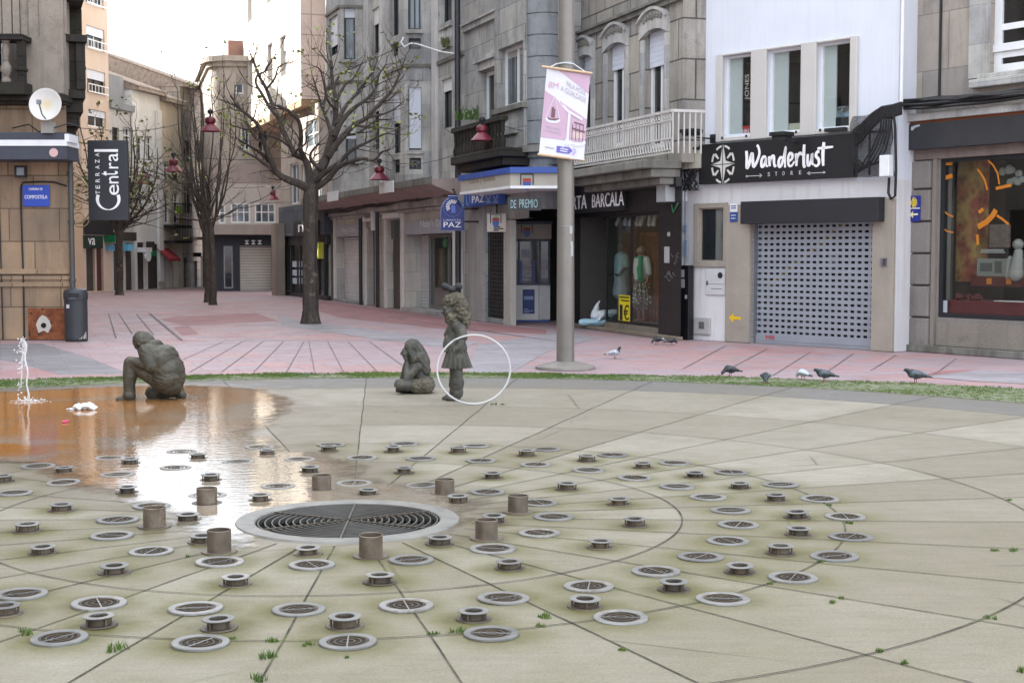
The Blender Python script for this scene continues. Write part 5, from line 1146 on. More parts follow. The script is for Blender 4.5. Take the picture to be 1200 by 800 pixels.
# ---------------------------------------------------------------- white travel shop
F9 = line_fac(820, 398, -(.653 / .757) * -1 if False else -.863, 799, 1049)
def mk_white():
    F = F9; t = thing('white_building', 'white painted building with three-part window above the black Wanderlust Store sign', 'building', F); L = F.len; H = 13.5
    wp = paint('white_house_paint', '#d2d7e0', .6, 0, .05, 1.2, .08, 60, .3, .13); lw = paint('dirty_white_paint', '#d2d1d3', .65, 0, .06, 1.5, .08, 60, .3, .3)
    gs = stone('grey_tan_stone_frame', '#a39b90', 0, .9, .01, .15, .2)
    wh = [F.rect(847, 64, 880, 157), F.rect(898, 57, 938, 156), F.rect(956, 50, 995, 149)]
    zc = F.Z(930, 216); zs = F.Z(952, 247)
    shr = (F.U(880.5), F.U(1024), 0, zs); sw = F.rect(820, 244, 849, 306)
    wall(F, t, 0, L, zc, H, wh, wp, .3, body=8, name='upper_wall')
    wall(F, t, 0, L, 0, zc, [shr, sw], lw, .3, name='ground_wall', body=8)
    # window trio: one stone-coloured surround
    fr = paint('beige_aluminium', '#c2c0bc', .45, .1, .05, 2); o0 = F.rect(840, 66, 1003, 163); ox0, ox1 = F.U(840), F.U(1003); zt, zb = F.Z(920, 54), F.Z(920, 161)
    m = MB(F)
    us = [ox0] + [q for h in wh for q in (h[0], h[1])] + [ox1]; a = wh[1][2]; b2 = wh[1][3]
    for i in range(0, 8, 2): m.box(us[i], us[i + 1], -.07, .0, zb, zt)
    for h in wh: m.box(h[0] + .001, h[1] - .001, -.068, .0, b2, zt - .003).box(h[0] + .001, h[1] - .001, -.068, .0, zb + .003, a)
    sr = m.build('window_surround', fr, t, bevel=.012)
    rm = paint('room_wall', '#5a554e', .8, 0, .15, 1)
    m = MB(F); m.box(ox0, ox1, 2.2, 2.3, zb - .3, zt + .2); m.box(ox0, ox1, .4, 2.3, zt + .1, zt + .2).box(ox0, ox1, .4, 2.3, zb - .4, zb - .3).box(ox0 - .1, ox0, .4, 2.3, zb - .4, zt + .2).box(ox1, ox1 + .1, .4, 2.3, zb - .4, zt + .2); m.build('room_behind', rm, t)
    for i, h in enumerate(wh):
        h2 = (h[0], h[1], a, b2); f = win(F, t, h2, FRAMEW, clearglass(), .1, .045)
        cw = (h[1] - h[0]); MB(F).box(h[0] + .03, h[0] + cw * (.48, .46, .42)[i], .125, .15, a + .03, b2 - .03).build('white_panel', paint('panel_white', '#c4c6c8', .6, 0, .05), f)
        if i == 0:
            m = MB(F); m.rbox(F.rect(861, 147, 879, 157), .14, .25); bx = m.build('red_box', paint('red_box', '#b5242c', .5), f); q = F.rect(863, 151, 870, 156); m = MB(F); m.text('HH', q[0], q[1], q[2], q[3], .136); m.build('lettering', WHITE, bx)
            q = F.rect(867, 87, 873, 117); m = MB(F); m.text('JONES', q[0], q[1], q[2], q[3], .094, .003, 0, 1); m.build('lettering', flat('grey_lettering', '#9d9a95'), f)
        if i == 1: m = MB(F); m.rbox(F.rect(911, 144, 936, 154), .16, .4); m.build('white_box', paint('cream_box', '#b9b3a3', .6), f); m = MB(F); m.rbox(F.rect(928, 139, 936, 144), .18, .35); m.build('red_packet', paint('red_box', '#b5242c', .5), f)
        if i == 2:
            bq = NB('postcard_scene'); bq.set(base=bq.mix(bq.ramp(bq.noise(9, 4), .4, .6), C('#8aa5bd'), C('#4f4634')), rough=.6)
            m = MB(F); m.rbox(F.rect(968, 124, 994, 143), .15, .17); m.build('photo_card', bq.m, f); m = MB(F); m.rbox(F.rect(972, 137, 990, 148), .12, .14); m.build('dark_ornament', DARKMETAL, f)
    m = MB(F)
    for x, y in ((848, 158.8), (876, 158), (905, 157.5), (934, 156), (962, 154), (990, 151.5)): u = F.U(x); m.box(u - .02, u + .02, -.08, -.065, zb + .05, zb + .09)
    m.each('drain_slot', DARKMETAL, sr)
    # black sign
    zt, zb = F.Z(908, 163, .14), F.Z(908, 212, .14); u0, u1 = F.U(818, .14), F.U(998, .14)
    s = slab(F, t, 'shop_sign', paint('matt_black_sign', '#141519', .5, 0, .1, 2), (u0, u1, zb, zt), .0, .14, bevel=.006)
    sh = zt - zb; sw2 = u1 - u0; y0, y1 = -.15, -.139
    # hand-brushed name: strokes in the sign's own frame; image coordinates of the lettering (1200 px crop) -> wall
    def wpnt(x, y): return F.uz(820 + x * .15, 150 + y * .15, .14)
    def br(m, pts, wd):
        P = [wpnt(*p) for p in pts]; Q = []
        for i in range(len(P) - 1):          # smooth
            p0, p1, p2, p3 = P[max(i - 1, 0)], P[i], P[i + 1], P[min(i + 2, len(P) - 1)]
            for k in range(5):
                q = k / 5; Q.append(tuple(.5 * (2 * p1[j] + (p2[j] - p0[j]) * q + (2 * p0[j] - 5 * p1[j] + 4 * p2[j] - p3[j]) * q * q + (3 * p1[j] - p0[j] - 3 * p2[j] + p3[j]) * q ** 3) for j in (0, 1)))
        Q.append(P[-1]); n = len(Q); m.stroke(Q, [wd * (.75 + .35 * math.sin(PI * min(1, .15 + k / n))) for k in range(n)], y0, y1)
    m = MB(F); W = .058
    br(m, [(366, 180), (370, 240), (370, 312), (388, 280), (405, 215), (412, 205), (416, 260), (424, 302), (450, 260), (468, 200), (460, 150), (448, 135)], W)          # W
    br(m, [(518, 232), (500, 225), (485, 255), (484, 295), (498, 300), (515, 265), (521, 235), (520, 290), (534, 300)], W * .85)                                    # a
    br(m, [(546, 222), (548, 300)], W * .9); br(m, [(548, 265), (566, 225), (580, 225), (582, 270), (588, 300), (600, 292)], W * .85)                                # n
    br(m, [(650, 235), (632, 232), (618, 265), (622, 300), (640, 290), (658, 230), (674, 150), (668, 230), (668, 310)], W * .85)                                    # d
    br(m, [(696, 262), (722, 240), (724, 208), (706, 200), (692, 240), (698, 292), (720, 295), (742, 262)], W * .8)                                                  # e
    br(m, [(752, 200), (758, 250), (756, 298)], W * .85); br(m, [(757, 250), (772, 210), (790, 196), (798, 215)], W * .8)                                             # r
    br(m, [(818, 130), (814, 210), (816, 300), (828, 292)], W * .9)                                                                                                  # l
    br(m, [(846, 205), (844, 270), (854, 292), (874, 250), (880, 200), (880, 260), (886, 290)], W * .85)                                                             # u
    br(m, [(936, 185), (918, 190), (910, 220), (930, 245), (932, 280), (912, 298), (896, 288)], W * .85)                                                              # s
    br(m, [(972, 112), (964, 200), (966, 296)], W); br(m, [(922, 162), (980, 155), (1042, 148)], W * .75)                                                           # t
    m.build('brush_lettering', WHITE, s)
    gl = flat('pale_sign_grey', '#b9b9bb'); m = MB(F)
    for (x, ch) in ((541, 'S'), (598, 'T'), (655, 'O'), (720, 'R'), (786, 'E')):
        p = wpnt(x - 9, 378 - (x - 541) * .06), wpnt(x + 9, 346 - (x - 541) * .06); m.text(ch, p[0][0], p[1][0], p[0][1], p[1][1], -.142)
    for P in ([(362, 378), (485, 372)], [(848, 354), (982, 348)]): m.stroke([wpnt(*p) for p in P], .012, y0, y1)
    for P in ([(470, 360), (488, 372), (470, 385)], [(860, 342), (842, 354), (862, 366)], [(372, 370), (362, 378), (374, 386)], [(968, 341), (982, 348), (970, 356)]): m.stroke([wpnt(*p) for p in P], .012, y0, y1)
    m.build('small_lettering', gl, s)
    # compass rose
    cu, cz = wpnt(182, 284); rad = F.uz(820 + 268 * .15, 192, .14)[0] - cu; m = MB(F); rr = .335
    ku = abs(rad) / rr
    for k in range(8):
        a0 = R(k * 45 + 9); m.stroke([(cu + rr * ku * math.cos(a0 + R(27) * j / 6), cz + rr * math.sin(a0 + R(27) * j / 6)) for j in range(7)], .035, y0, y1)
    for k in range(4):
        a0 = k * PI / 2; tip = (cu + .36 * ku * math.cos(a0), cz + .36 * math.sin(a0)); l1 = (cu + .09 * math.cos(a0 + PI / 4), cz + .09 * math.sin(a0 + PI / 4)); l2 = (cu + .09 * math.cos(a0 - PI / 4), cz + .09 * math.sin(a0 - PI / 4))
        m.prism([(cu, cz), l2, tip, l1], y0, y1)
        a1 = a0 + PI / 4; m.stroke([(cu + .15 * math.cos(a1), cz + .15 * math.sin(a1)), (cu + .27 * math.cos(a1), cz + .27 * math.sin(a1))], [.03, .05], y0, y1)
    m.build('compass_rose', flat('compass_white', '#d2d1cb'), s)
    m = MB(F)
    for k in range(4): a0 = k * PI / 2; m.stroke([(cu, cz), (cu + .33 * ku * math.cos(a0), cz + .33 * math.sin(a0))], .012, -.156, -.1505)
    m.build('compass_line', BLACK, s)
    # small side window
    f = win(F, t, sw, gs, glass('side_glass', '#23272a', .04), .04, .02); m = MB(F); z0, z1 = F.Z(834, 313), F.Z(834, 238); a, b3 = F.U(814.5), F.U(853)
    m.box(a, sw[0], -.05, .03, z0, z1).box(sw[1], b3, -.05, .03, z0, z1).box(sw[0] + .001, sw[1] - .001, -.048, .03, sw[3], z1 - .002).box(sw[0] + .001, sw[1] - .001, -.048, .03, z0 + .002, sw[2]); m.build('stone_surround', gs, f, bevel=.008)
    # stone piers beside the shutter
    m = MB(F); zp = F.Z(866, 240); m.box(F.U(852.5), shr[0], -.06, .3, 0, zp).box(shr[1], F.U(1049.5), -.06, .3, 0, F.Z(1037, 232)); m.each('stone_pier', gs, t, bevel=.01)
    # perforated shutter
    al = paint('aluminium_shutter', '#9ca3ad', .4, .35, .08, 3)
    g = grille(F, t, (shr[0] + .03, shr[1] - .03, .16, zs), .13, 19, 21, al, 'roller_grille', .58, .40); m = MB(F)
    m.box(shr[0] + .03, shr[1] - .03, .09, .15, .0, .16); m.box(shr[0] + .03, shr[1] - .03, .08, .1, .06, .075); m.build('bottom_rail', al, g)
    m = MB(F); m.box(shr[0], shr[0] + .05, .08, .2, 0, zs).box(shr[1] - .05, shr[1], .08, .2, 0, zs); m.each('guide_rail', GREYMETAL, g)
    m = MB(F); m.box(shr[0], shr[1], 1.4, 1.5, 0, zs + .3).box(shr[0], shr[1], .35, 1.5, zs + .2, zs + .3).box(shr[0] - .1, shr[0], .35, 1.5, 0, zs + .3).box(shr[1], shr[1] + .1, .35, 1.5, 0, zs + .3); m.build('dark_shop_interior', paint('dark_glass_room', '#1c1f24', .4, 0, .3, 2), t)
    m = MB(F)
    p0, p1 = F.uz(897, 338, -.3), F.uz(990, 262, -.3); m.stroke([p0, p1], .07, .3, .31); 
    m.build('yellow_tape', flat('tape_yellow', '#c9a81c'), t)
    m = MB(F); m.rbox(F.rect(970, 297, 980, 314, -.3), .3, .32); m.build('pale_card', flat('card_blue', '#8f9aa8'), t)
    m = MB(F); q = F.rect(895, 393, 905, 399); m.text('M8', q[0], q[1], q[2], q[3], .086); m.build('red_scrawl', flat('scrawl_red', '#b03a3a'), g)
    hd = slab(F, t, 'shutter_housing', paint('housing_black', '#24252a', .5, 0, .1, 2), (F.U(867, .25), F.U(1028, .25), F.Z(948, 261, .25), F.Z(948, 233.5, .25)), .0, .25, bevel=.008)
    # wall fittings
    bl = paint('plaque_blue', '#2f4f8f', .4)
    s = slab(F, t, 'blue_plaque', bl, F.rect(858, 249, 866.5, 260), .061, .075); slab(F, t, 'white_plaque', FRAMEW, F.rect(858, 238.5, 866.5, 248.5), .061, .075)
    m = MB(F)
    for y in (241, 243.5): m.rbox(F.rect(859.5, y, 865, y + 1.2), -.08, -.074)
    m.build('plaque_print', bl, s)
    m = MB(F)
    for y in (252, 255.5): m.rbox(F.rect(859.5, y, 865, y + .9), -.08, -.074)
    m.build('plaque_print', FRAMEW, s)
    s = slab(F, t, 'meter_panel', paint('panel_offwhite', '#bfc0c2', .5, 0, .04), F.rect(828.5, 314.5, 851, 345.5), .0, .03, bevel=.005)
    m = MB(F); c = F.uz(845.5, 322.5); m.lathe([(0, 0), (.055, 0), (.055, .012), (0, .012)], (c[0], -.034, c[1]), 16, M=Matrix.Rotation(PI / 2, 3, 'X')); m.rbox(F.rect(829.5, 329, 831, 334), -.036, -.03); m.build('keyhole', BLACK, s)
    m = MB(F); m.rbox(F.rect(828.8, 332.5, 850.7, 333), -.033, -.029); m.rbox(F.rect(835, 338, 848, 338.6), -.033, -.029); m.build('panel_seam', GREYMETAL, s)
    s = slab(F, t, 'gas_box', paint('gas_box_grey', '#a9a7a6', .5, 0, .08), F.rect(815.5, 372, 834, 391.5), .0, .05, bevel=.008); m = MB(F); m.rbox(F.rect(822, 377, 828, 385), -.056, -.049); m.build('box_handle', GREYMETAL, s)
    m = MB(F); q = [(854, 372), (860, 366.5), (859.6, 370.4), (868.5, 371.5), (868.5, 374.6), (859.6, 374.2), (859, 378)]; m.prism([F.uz(*p, .06) for p in q], -.064, -.0605); m.each('yellow_arrow', flat('arrow_yellow', '#d9b21e'), t)
    s = slab(F, t, 'door_keypad', GREYMETAL, F.rect(1033, 302, 1039.5, 311.5, .06), .06, .1, bevel=.005)
    m = MB(F)
    for i in range(3):
        for j in range(2): r = F.rect(1034.5 + j * 2, 303.5 + i * 2.6, 1036 + j * 2, 305.2 + i * 2.6, .1); m.rbox(r, -.105, -.099)
    m.each('keypad_button', DARKMETAL, s)
    # drain pipe, white strip, sockets, cream boxes, tangled cable
    m = MB(F); u = F.U(803); m.tube([(u, -.08, F.Z(803, 400)), (u, -.08, F.Z(803, -80))], .055, 10); m.each('drain_pipe', paint('pipe_bluegrey', '#8b9099', .4, .3, .15, 3), t, smooth=True)
    m = MB(F); m.tube([(F.U(1055), -.05, F.Z(1055, 120)), (F.U(1055), -.05, F.Z(1055, -60))], .03, 8); m.build('white_pipe', FRAMEW, t, smooth=True)
    cb = paint('cream_box_plastic', '#b5b2a4', .5, 0, .06)
    for r in ((791.5, 178, 804, 198.5), (805, 176, 818.5, 197.5)): slab(F, t, 'junction_box', cb, F.rect(*r, .2), .02, .2, bevel=.012)
    m = MB(F); m.box(F.U(791, .2), F.U(819, .2), -.24, .0, F.Z(805, 176, .2), F.Z(805, 173.5, .2)); m.build('box_hood', DARKMETAL, t)
    m = MB(F)
    for k in range(16):
        x = 793 + k * 1.6; P = []
        for j in range(7): P.append((F.U(x + rnd.uniform(-3, 3), .1), -.08 - rnd.uniform(0, .08), F.Z(x, 198 + j * 4.2, .1)))
        m.tube(P, .014, 5)
    m.build('cable_tangle', CABLE, t, smooth=True)
    slab(F, t, 'white_box', FRAMEW, F.rect(793, 222, 801, 236, .1), .0, .12, bevel=.01)
    # black service duct with stickers
    s = slab(F, t, 'service_duct', paint('duct_black', '#17181b', .45), (F.U(795.5, .2), F.U(807, .2), 0, F.Z(801, 311, .2)), .05, .2, bevel=.01); m = MB(F)
    for r in ((797.5, 316, 802, 325), (797.5, 327, 802.5, 337), (803, 345.5, 805.5, 350)): m.rbox(F.rect(*r, .2), -.204, -.2)
    m.each('torn_sticker', flat('sticker_pale', '#a9adb0'), s)
    m = MB(F)
    for r in ((802, 281, 804.5, 290), (802, 290, 804.5, 300), (801, 264, 803.5, 272)): m.rbox(F.rect(*r, .16), -.16, -.13)
    m.each('pipe_sticker', flat('sticker_blue', '#7f93ab'), t)
    # lamps on brackets
    for x0, x1, y, nm in ((806, 838, 155, 'a'), (908, 930, 158.5, 'b')):
        u0, z = F.uz((x0 + x1) / 2 - (9 if nm == 'a' else 0), y, .5); m = MB(F); m.box(u0 - .16, u0 + .16, -.72, -.42, z - .02, z + .05); m.box(u0 - .13, u0 + .13, -.69, -.45, z - .07, z - .02 - .002); fl = m.build('flood_lamp', DARKMETAL, t, bevel=.01)
        m = MB(F); ub = F.U(836) if nm == 'a' else u0; zb3 = F.Z(836, 163) if nm == 'a' else z - .1
        m.tube([(ub, -.02, zb3), (ub, -.2, zb3), (u0 + .05, -.5, z - .1), (u0 + .05, -.55, z)], .016, 6); m.box(ub - .06, ub + .06, -.06, 0, zb3 - .08, zb3 + .08); m.build('lamp_arm', DARKMETAL, fl)
    m = MB(F); u, z = F.uz(984, 152, .1); m.box(u - .25, u + .15, -.2, -.08, z - .03, z + .03); m.build('spot_bar', DARKMETAL, t)
    return
mk_white()

# ---------------------------------------------------------------- right stone building with the arched-decal shop window
F10 = line_fac(1048, 409, -.665, 1048, 1330)
def mk_right():
    F = F10; t = thing('stone_building', 'buff stone building at right edge with dark fascia and orange arcs on its shop window', 'building', F); L = F.len; H = 13
    lst = stone('buff_granite', '#aba59d', 1.05, .93, .008, .2, .45, '#938d87', joint=.55); dst = stone('dark_rustic_block', '#8b8581', 0, 0, .01, .2, .35, '#7b7672')
    uw0, uw1 = F.U(1100), L - .1; zb = F.Z(1150, 374); zt = F.Z(1150, 183)
    zl = F.Z(1130, 148); wr = (F.U(1155), F.U(1155) + 1.9, F.Z(1165, 86), F.Z(1165, 86) + 2.4)
    wall(F, t, 0, L, 0, zl, [(uw0, uw1, zb, zt)], dst, .35, name='ground_floor_wall')
    wall(F, t, 0, L, zl, H, [wr], lst, .3, name='upper_wall', body=8)
    f = win(F, t, wr, FRAMEW, glass('brown_dark_glass', '#23211f', .05), .14, .14, 1, (.12, .3, .5, .62, .75)); m = MB(F); m.box(wr[0], wr[1], .07, .2, wr[2] + .34, wr[2] + .46); m.build('middle_rail', FRAMEW, f)
    m = MB(F); m.box(wr[0] - .28, wr[1] + .3, -.16, .0, F.Z(1165, 102), F.Z(1165, 92)); m.box(wr[0] - .18, wr[1] + .2, -.09, .0, F.Z(1165, 92) + .002, wr[2]); m.each('sill', ST_GP, t, bevel=.015)
    m = MB(F); m.box(F.U(1133), wr[0] - .002, -.06, .0, wr[2] - .05, H); m.build('window_jamb', ST_GP, t)
    m = MB(F); u = F.U(1098); m.tube([(u, -.02, F.Z(1098, 113)), (u, -.02, F.Z(1098, -60))], .022, 6); m.build('thin_pipe', CABLE, t)
    # rusticated pier: separate blocks
    m = MB(F); ys = [409, 371, 334, 297, 260, 222.5, 189]
    for a, c in zip(ys, ys[1:]): m.box(.02, F.U(1092), -.09, .01, F.Z(1070, a) + .015, F.Z(1070, c) - .015)
    m.each('rusticated_block', dst, t, bevel=.02)
    m = MB(F); m.box(F.U(1093), F.U(1097.5), -.04, .01, 0, zt); m.box(uw0, L, -.02, .01, .12, zb - .06); m.build('window_reveal', stone('grey_reveal', '#8e877e', 0, 0), t)
    m = MB(F); m.box(0, L, -.16, .01, 0, .11); m.build('plinth', ST_GD, t, bevel=.01)
    # lintel, fascia with orange strip, ledge
    m = MB(F); m.box(0, L, -.05, .01, zt + .002, F.Z(1130, 171)); m.build('lintel', stone('rosy_lintel', '#857872', 0, 0), t)
    fz0, fz1, fz2 = F.Z(1130, 171, .2), F.Z(1130, 140, .2), F.Z(1130, 137, .2)
    fa = slab(F, t, 'fascia_board', paint('charcoal_fascia', '#2f3034', .5, 0, .2, 1.5, .05, 40, .5, .25), (F.U(1062, .2), L, fz0, fz1), .01, .2); slab(F, t, 'orange_strip', paint('rust_orange', '#8a4a24', .6), (F.U(1055, .2), L, fz1 + .002, fz2), .01, .17)
    slab(F, t, 'ledge', ST_GP, (-.05, L, fz2 + .003, F.Z(1130, 128, .2)), .0, .25, bevel=.01)
    m = MB(F); m.prism([F.uz(*p, .2) for p in ((1068, 149), (1073, 147), (1078, 146), (1078, 148), (1072, 150), (1070, 153), (1068, 153))], -.208, -.2005); m.build('torn_paper', flat('torn_white', '#b7bcc4'), fa)
    # shop window with things inside
    dk = paint('window_frame_dark', '#23262a', .5, .2); m = MB(F); m.box(uw0, uw0 + .07, .02, .12, zb, zt).box(uw0, uw1, .021, .121, zb + .001, zb + .07).box(uw0, uw1, .022, .122, zt - .06, zt - .001); um = F.U(1105); wf = m.build('shop_window_frame', dk, t)
    MB(F).box(uw0 + .07, uw1, .06, .07, zb + .07, zt - .06).build('shop_glass', clearglass(), wf)
    orange = flat('decal_orange', '#b56e14'); m = MB(F)
    for P, wd in (([(1145.5, 198), (1150, 204), (1154, 211), (1157, 222.5)], .03), ([(1158, 188), (1164, 194), (1169, 203), (1171, 216)], .025), ([(1167, 221), (1178, 218.5), (1185, 217)], .05), ([(1147, 249), (1152, 245)], .06), ([(1146, 266), (1156, 260), (1163, 253), (1167, 246)], .09), ([(1168, 252.5), (1175, 257), (1182, 263)], .035), ([(1145, 275), (1146, 287)], .045), ([(1105.5, 192), (1116, 191)], .06), ([(1105.5, 209), (1116, 206)], .07), ([(1105.5, 247), (1111, 251.5), (1117, 254)], .025), ([(1105, 268), (1110, 271), (1117, 272.5)], .02)):
        m.stroke([F.uz(*p, -.05) for p in P], wd, .048, .058)
    m.each('orange_decal', orange, wf)
    slab(F, t, 'notice_sticker', flat('pale_notice', '#9fa7ae'), F.rect(1102.5, 352, 1111, 366, -.05), -.058, -.05)
    di = 1.5; m = MB(F); m.box(uw0 - .3, L, di + .6, di + .7, 0, zt + .3); m.box(uw0 - .3, L, .36, di + .7, zt + .1, zt + .2); m.box(uw0 - .4, uw0 - .3, .36, di + .7, 0, zt + .3); m.build('shop_room', paint('brown_room', '#332821', .8, 0, .3, 1.2), t)
    b = NB('collage_pillar'); vr = b.n('TexVoronoi'); vr.inputs['Scale'].default_value = 7; b.l(b.co, vr.inputs['Vector']); q = b.mix(b.ramp(b.noise(3, 4), .4, .6), C('#8d7040'), C('#7a3a2c')); b.set(base=b.mix(1.0, q, b.ramp(vr.outputs['Distance'], 0, .6, .5, 1.2), 'MULTIPLY'), rough=.7)
    m = MB(F); m.box(F.U(1120, -.5), F.U(1144, -.5), .5, .8, F.Z(1130, 330, -.5), zt); m.build('patterned_pillar', b.m, t)
    m = MB(F); m.box(F.U(1103, -.3), F.U(1115, -.3), .3, .34, zb, zt); m.build('grey_side_panel', paint('panel_green_grey', '#3f423c', .6), t)
    red = paint('red_cloth', '#5e1f22', .8, 0, .3, 4); m = MB(F); m.box(uw0 + .05, uw1, .12, 1.1, zb - .1, F.Z(1150, 352, -.3)); m.build('red_display_cloth', red, t)
    rc = random.Random(4); m = MB(F)
    for k in range(26): x = rc.uniform(1117, 1146); y = rc.uniform(345, 366); u, z = F.uz(x, y, -.2); m.ball((u, .2 + rc.uniform(0, .1), z), (.07, .05, .05), 6)
    m.build('crumpled_cloth', red, t, smooth=True)
    m = MB(F); s = slab(F, t, 'display_card', paint('card_grey', '#77776f', .6, 0, .08), F.rect(1145, 303, 1199, 324, -.4), -.42, -.4); m = MB(F); m.rbox(F.rect(1149, 308, 1163, 318, -.4), .393, .4); m.rbox(F.rect(1166, 306, 1174, 320, -.4), .393, .4); m.each('card_picture', paint('card_picture', '#4c4c4a', .7), s)
    slab(F, t, 'dark_red_shelf', paint('dark_red_wood', '#4e1714', .5), F.rect(1140, 324, 1230, 336, -.4), -.5, -.36); m = MB(F)
    for x in (1157, 1180): m.rbox(F.rect(x, 326, x + 6, 333, -.36), .352, .358)
    m.each('shelf_ornament', orange, t)
    s = slab(F, t, 'box_stack', paint('box_photo', '#6a5a52', .6, 0, .4, 12), F.rect(1159, 263, 1177, 290, -.6), -.75, -.6); m = MB(F); m.rbox(F.rect(1150, 292, 1176, 294.5, -.6), .59, .6); m.rbox(F.rect(1148, 295, 1178, 296.5, -.6), .59, .6); m.each('white_caption', flat('caption_white', '#9c9c98'), t)
    m = MB(F); u, z = F.uz(1190, 310, -.3); m.cap((u, .32, z - .15), (u + .03, .33, z + .2), .12, .07); m.ball((u + .02, .33, z + .32), .09); m.cap((u - .1, .3, z + .1), (u - .15, .3, z - .2), .04, .03); m.build('white_figurine', paint('porcelain', '#8d8983', .3), t, smooth=True)
    m = MB(F)
    for k in range(12): x = rc.uniform(1172, 1197); y = rc.uniform(197, 214); u, z = F.uz(x, y, -.4); m.ball((u, .45, z), (.07, .05, .06), 8)
    m.build('pale_flowers', paint('flower_grey', '#8f918a', .6), t, smooth=True)
    slab(F, t, 'pale_tray', FRAMEW, F.rect(1168, 353, 1220, 362, -.2), -.3, -.15)
    # pilgrim way sign: shell and arrow
    sb = paint('camino_blue', '#1c2a86', .4); s = slab(F, t, 'way_marker_sign', sb, F.rect(1065.2, 229.5, 1078, 259.5, .09), .091, .105); ye = flat('shell_yellow', '#d8c24a'); m = MB(F)
    c = F.uz(1069, 237.5, .1); 
    for k in range(7): a = R(-70 + k * 23.3); m.stroke([c, (c[0] + .115 * math.cos(a), c[1] + .1 * math.sin(a))], [.02, .024], -.112, -.106)
    m.lathe([(0, 0), (.035, 0), (.035, .006), (0, .006)], (c[0], -.112, c[1]), 12, M=Matrix.Rotation(-PI / 2, 3, 'X')); m.build('scallop_shell', ye, s)
    m = MB(F); c = F.uz(1066.7, 251.5, .1); e = F.uz(1076, 251, .1); m.prism([c, (c[0] + .07, c[1] - .06), (c[0] + .06, c[1] - .015), (e[0], e[1] - .015), (e[0], e[1] + .015), (c[0] + .06, c[1] + .015), (c[0] + .07, c[1] + .06)], -.112, -.106); m.build('arrow', flat('arrow_pale', '#e3dfb0'), s)
    m = MB(F); m.rbox(F.rect(1065.6, 243.6, 1077.6, 244.8, .1), -.112, -.106); m.build('divider_line', FRAMEW, s)
mk_right()

# black netting and cable loom bridging white and right buildings
def mk_loom():
    F = F9; Ln = F.len
    t = thing('cable_netting', 'black mesh netting full of cables hung between black shop sign and right stone building', 'netting', F)
    b = NB('netting'); tr = b.n('BsdfTransparent'); mx = b.n('MixShader'); b.set(base=(.012, .012, .014, 1), rough=.8)
    wv = b.noise(160, 1, .5); b.l(b.ramp(wv, .42, .5, .38, .85), mx.inputs[0]); b.l(tr.outputs[0], mx.inputs[1]); b.l(b.p.outputs[0], mx.inputs[2]); b.l(mx.outputs[0], b.out.inputs[0])
    m = MB(F); n, k2 = 14, 10; o = 0; d = .22
    for j in range(k2 + 1):
        for i in range(n + 1):
            x = 999 + 50 * i / n; yt = 137 - 6 * (i / n); yb = 208 - 1.5 * i / n; y = yt + (yb - yt) * j / k2
            u, z = F.uz(x, y, d); m.v.append(Vector((min(u, Ln + .05), -d - .05 * math.sin(i * 1.3 + j * .5) - .04 * math.sin(j * 1.1), z)))
    for j in range(k2):
        for i in range(n): a = j * (n + 1) + i; m.f.append((a, a + 1, a + n + 2, a + n + 1))
    m.build('mesh_sheet', b.m, t, smooth=True)
    m = MB(F)
    for r in (range(0, n + 1),): pass
    def P(x, y, d): u, z = F.uz(x, y, d); return (u, -d, z)
    for k in range(7): m.tube([P(1000, 166 + k * 3 - 12, .15), P(1010, 158 + k * 3 - 12, .2), P(1022, 146 + k * 2.5 - 12, .25), P(1034, 134 + k * 2 - 8, .25), P(1046, 124 + k * 2, .25), P(1056, 121 + k * 2, .3)], .028, 6)
    for k in range(5): m.tube([P(1046 - k * 3, 126 + k, .2), P(1044 - k * 3, 150, .24), P(1038 - k * 4, 175, .2), P(1030 - k * 5, 190 + k, .16), P(1015 - k * 3, 196 + k * 2, .14), P(1003, 185 + k * 4, .12)], .018, 5)
    m.box(P(1018, 150, .2)[0], P(1019.5, 150, .2)[0], -.2, -.17, P(1018, 205, .2)[2], P(1018, 155, .2)[2]); m.tube([P(1000, 155.5, .2), P(1040, 154, .2)], .02, 5)
    m.tube([P(1046.5, 128, .28), P(1049, 150, .25), P(1050, 200, .2), P(1049, 230, .15), P(1044, 233, .1), P(1041, 226, .08), P(1042, 208, .08)], .022, 6)
    m.build('cable_loom', CABLE, t, smooth=True)
    m = MB(F); m.rbox(F.rect(1030, 182, 1041.5, 207, .3), -.34, -.2); m.build('white_box', FRAMEW, t, bevel=.012)
    F = F10; t2 = thing('cable_bundle', 'sagging bundle of black cables running along the ledge of the right stone building', 'cables', F)
    m = MB(F); rc = random.Random(9)
    for k in range(12):
        m.tube([(F.U(x, .2), -.2 - .04 * (k % 4) - .1 * rc.random(), F.Z(x, y + (k - 6) * .95 + rc.uniform(-1, 1), .2)) for x, y in ((1046, 129), (1060, 124), (1080, 122.5), (1100, 121.5), (1125, 119.5), (1150, 117), (1175, 114.5), (1200, 111.5), (1240, 108), (1300, 103))], .028, 6)
    m.build('black_cable', CABLE, t2, smooth=True)
mk_loom()

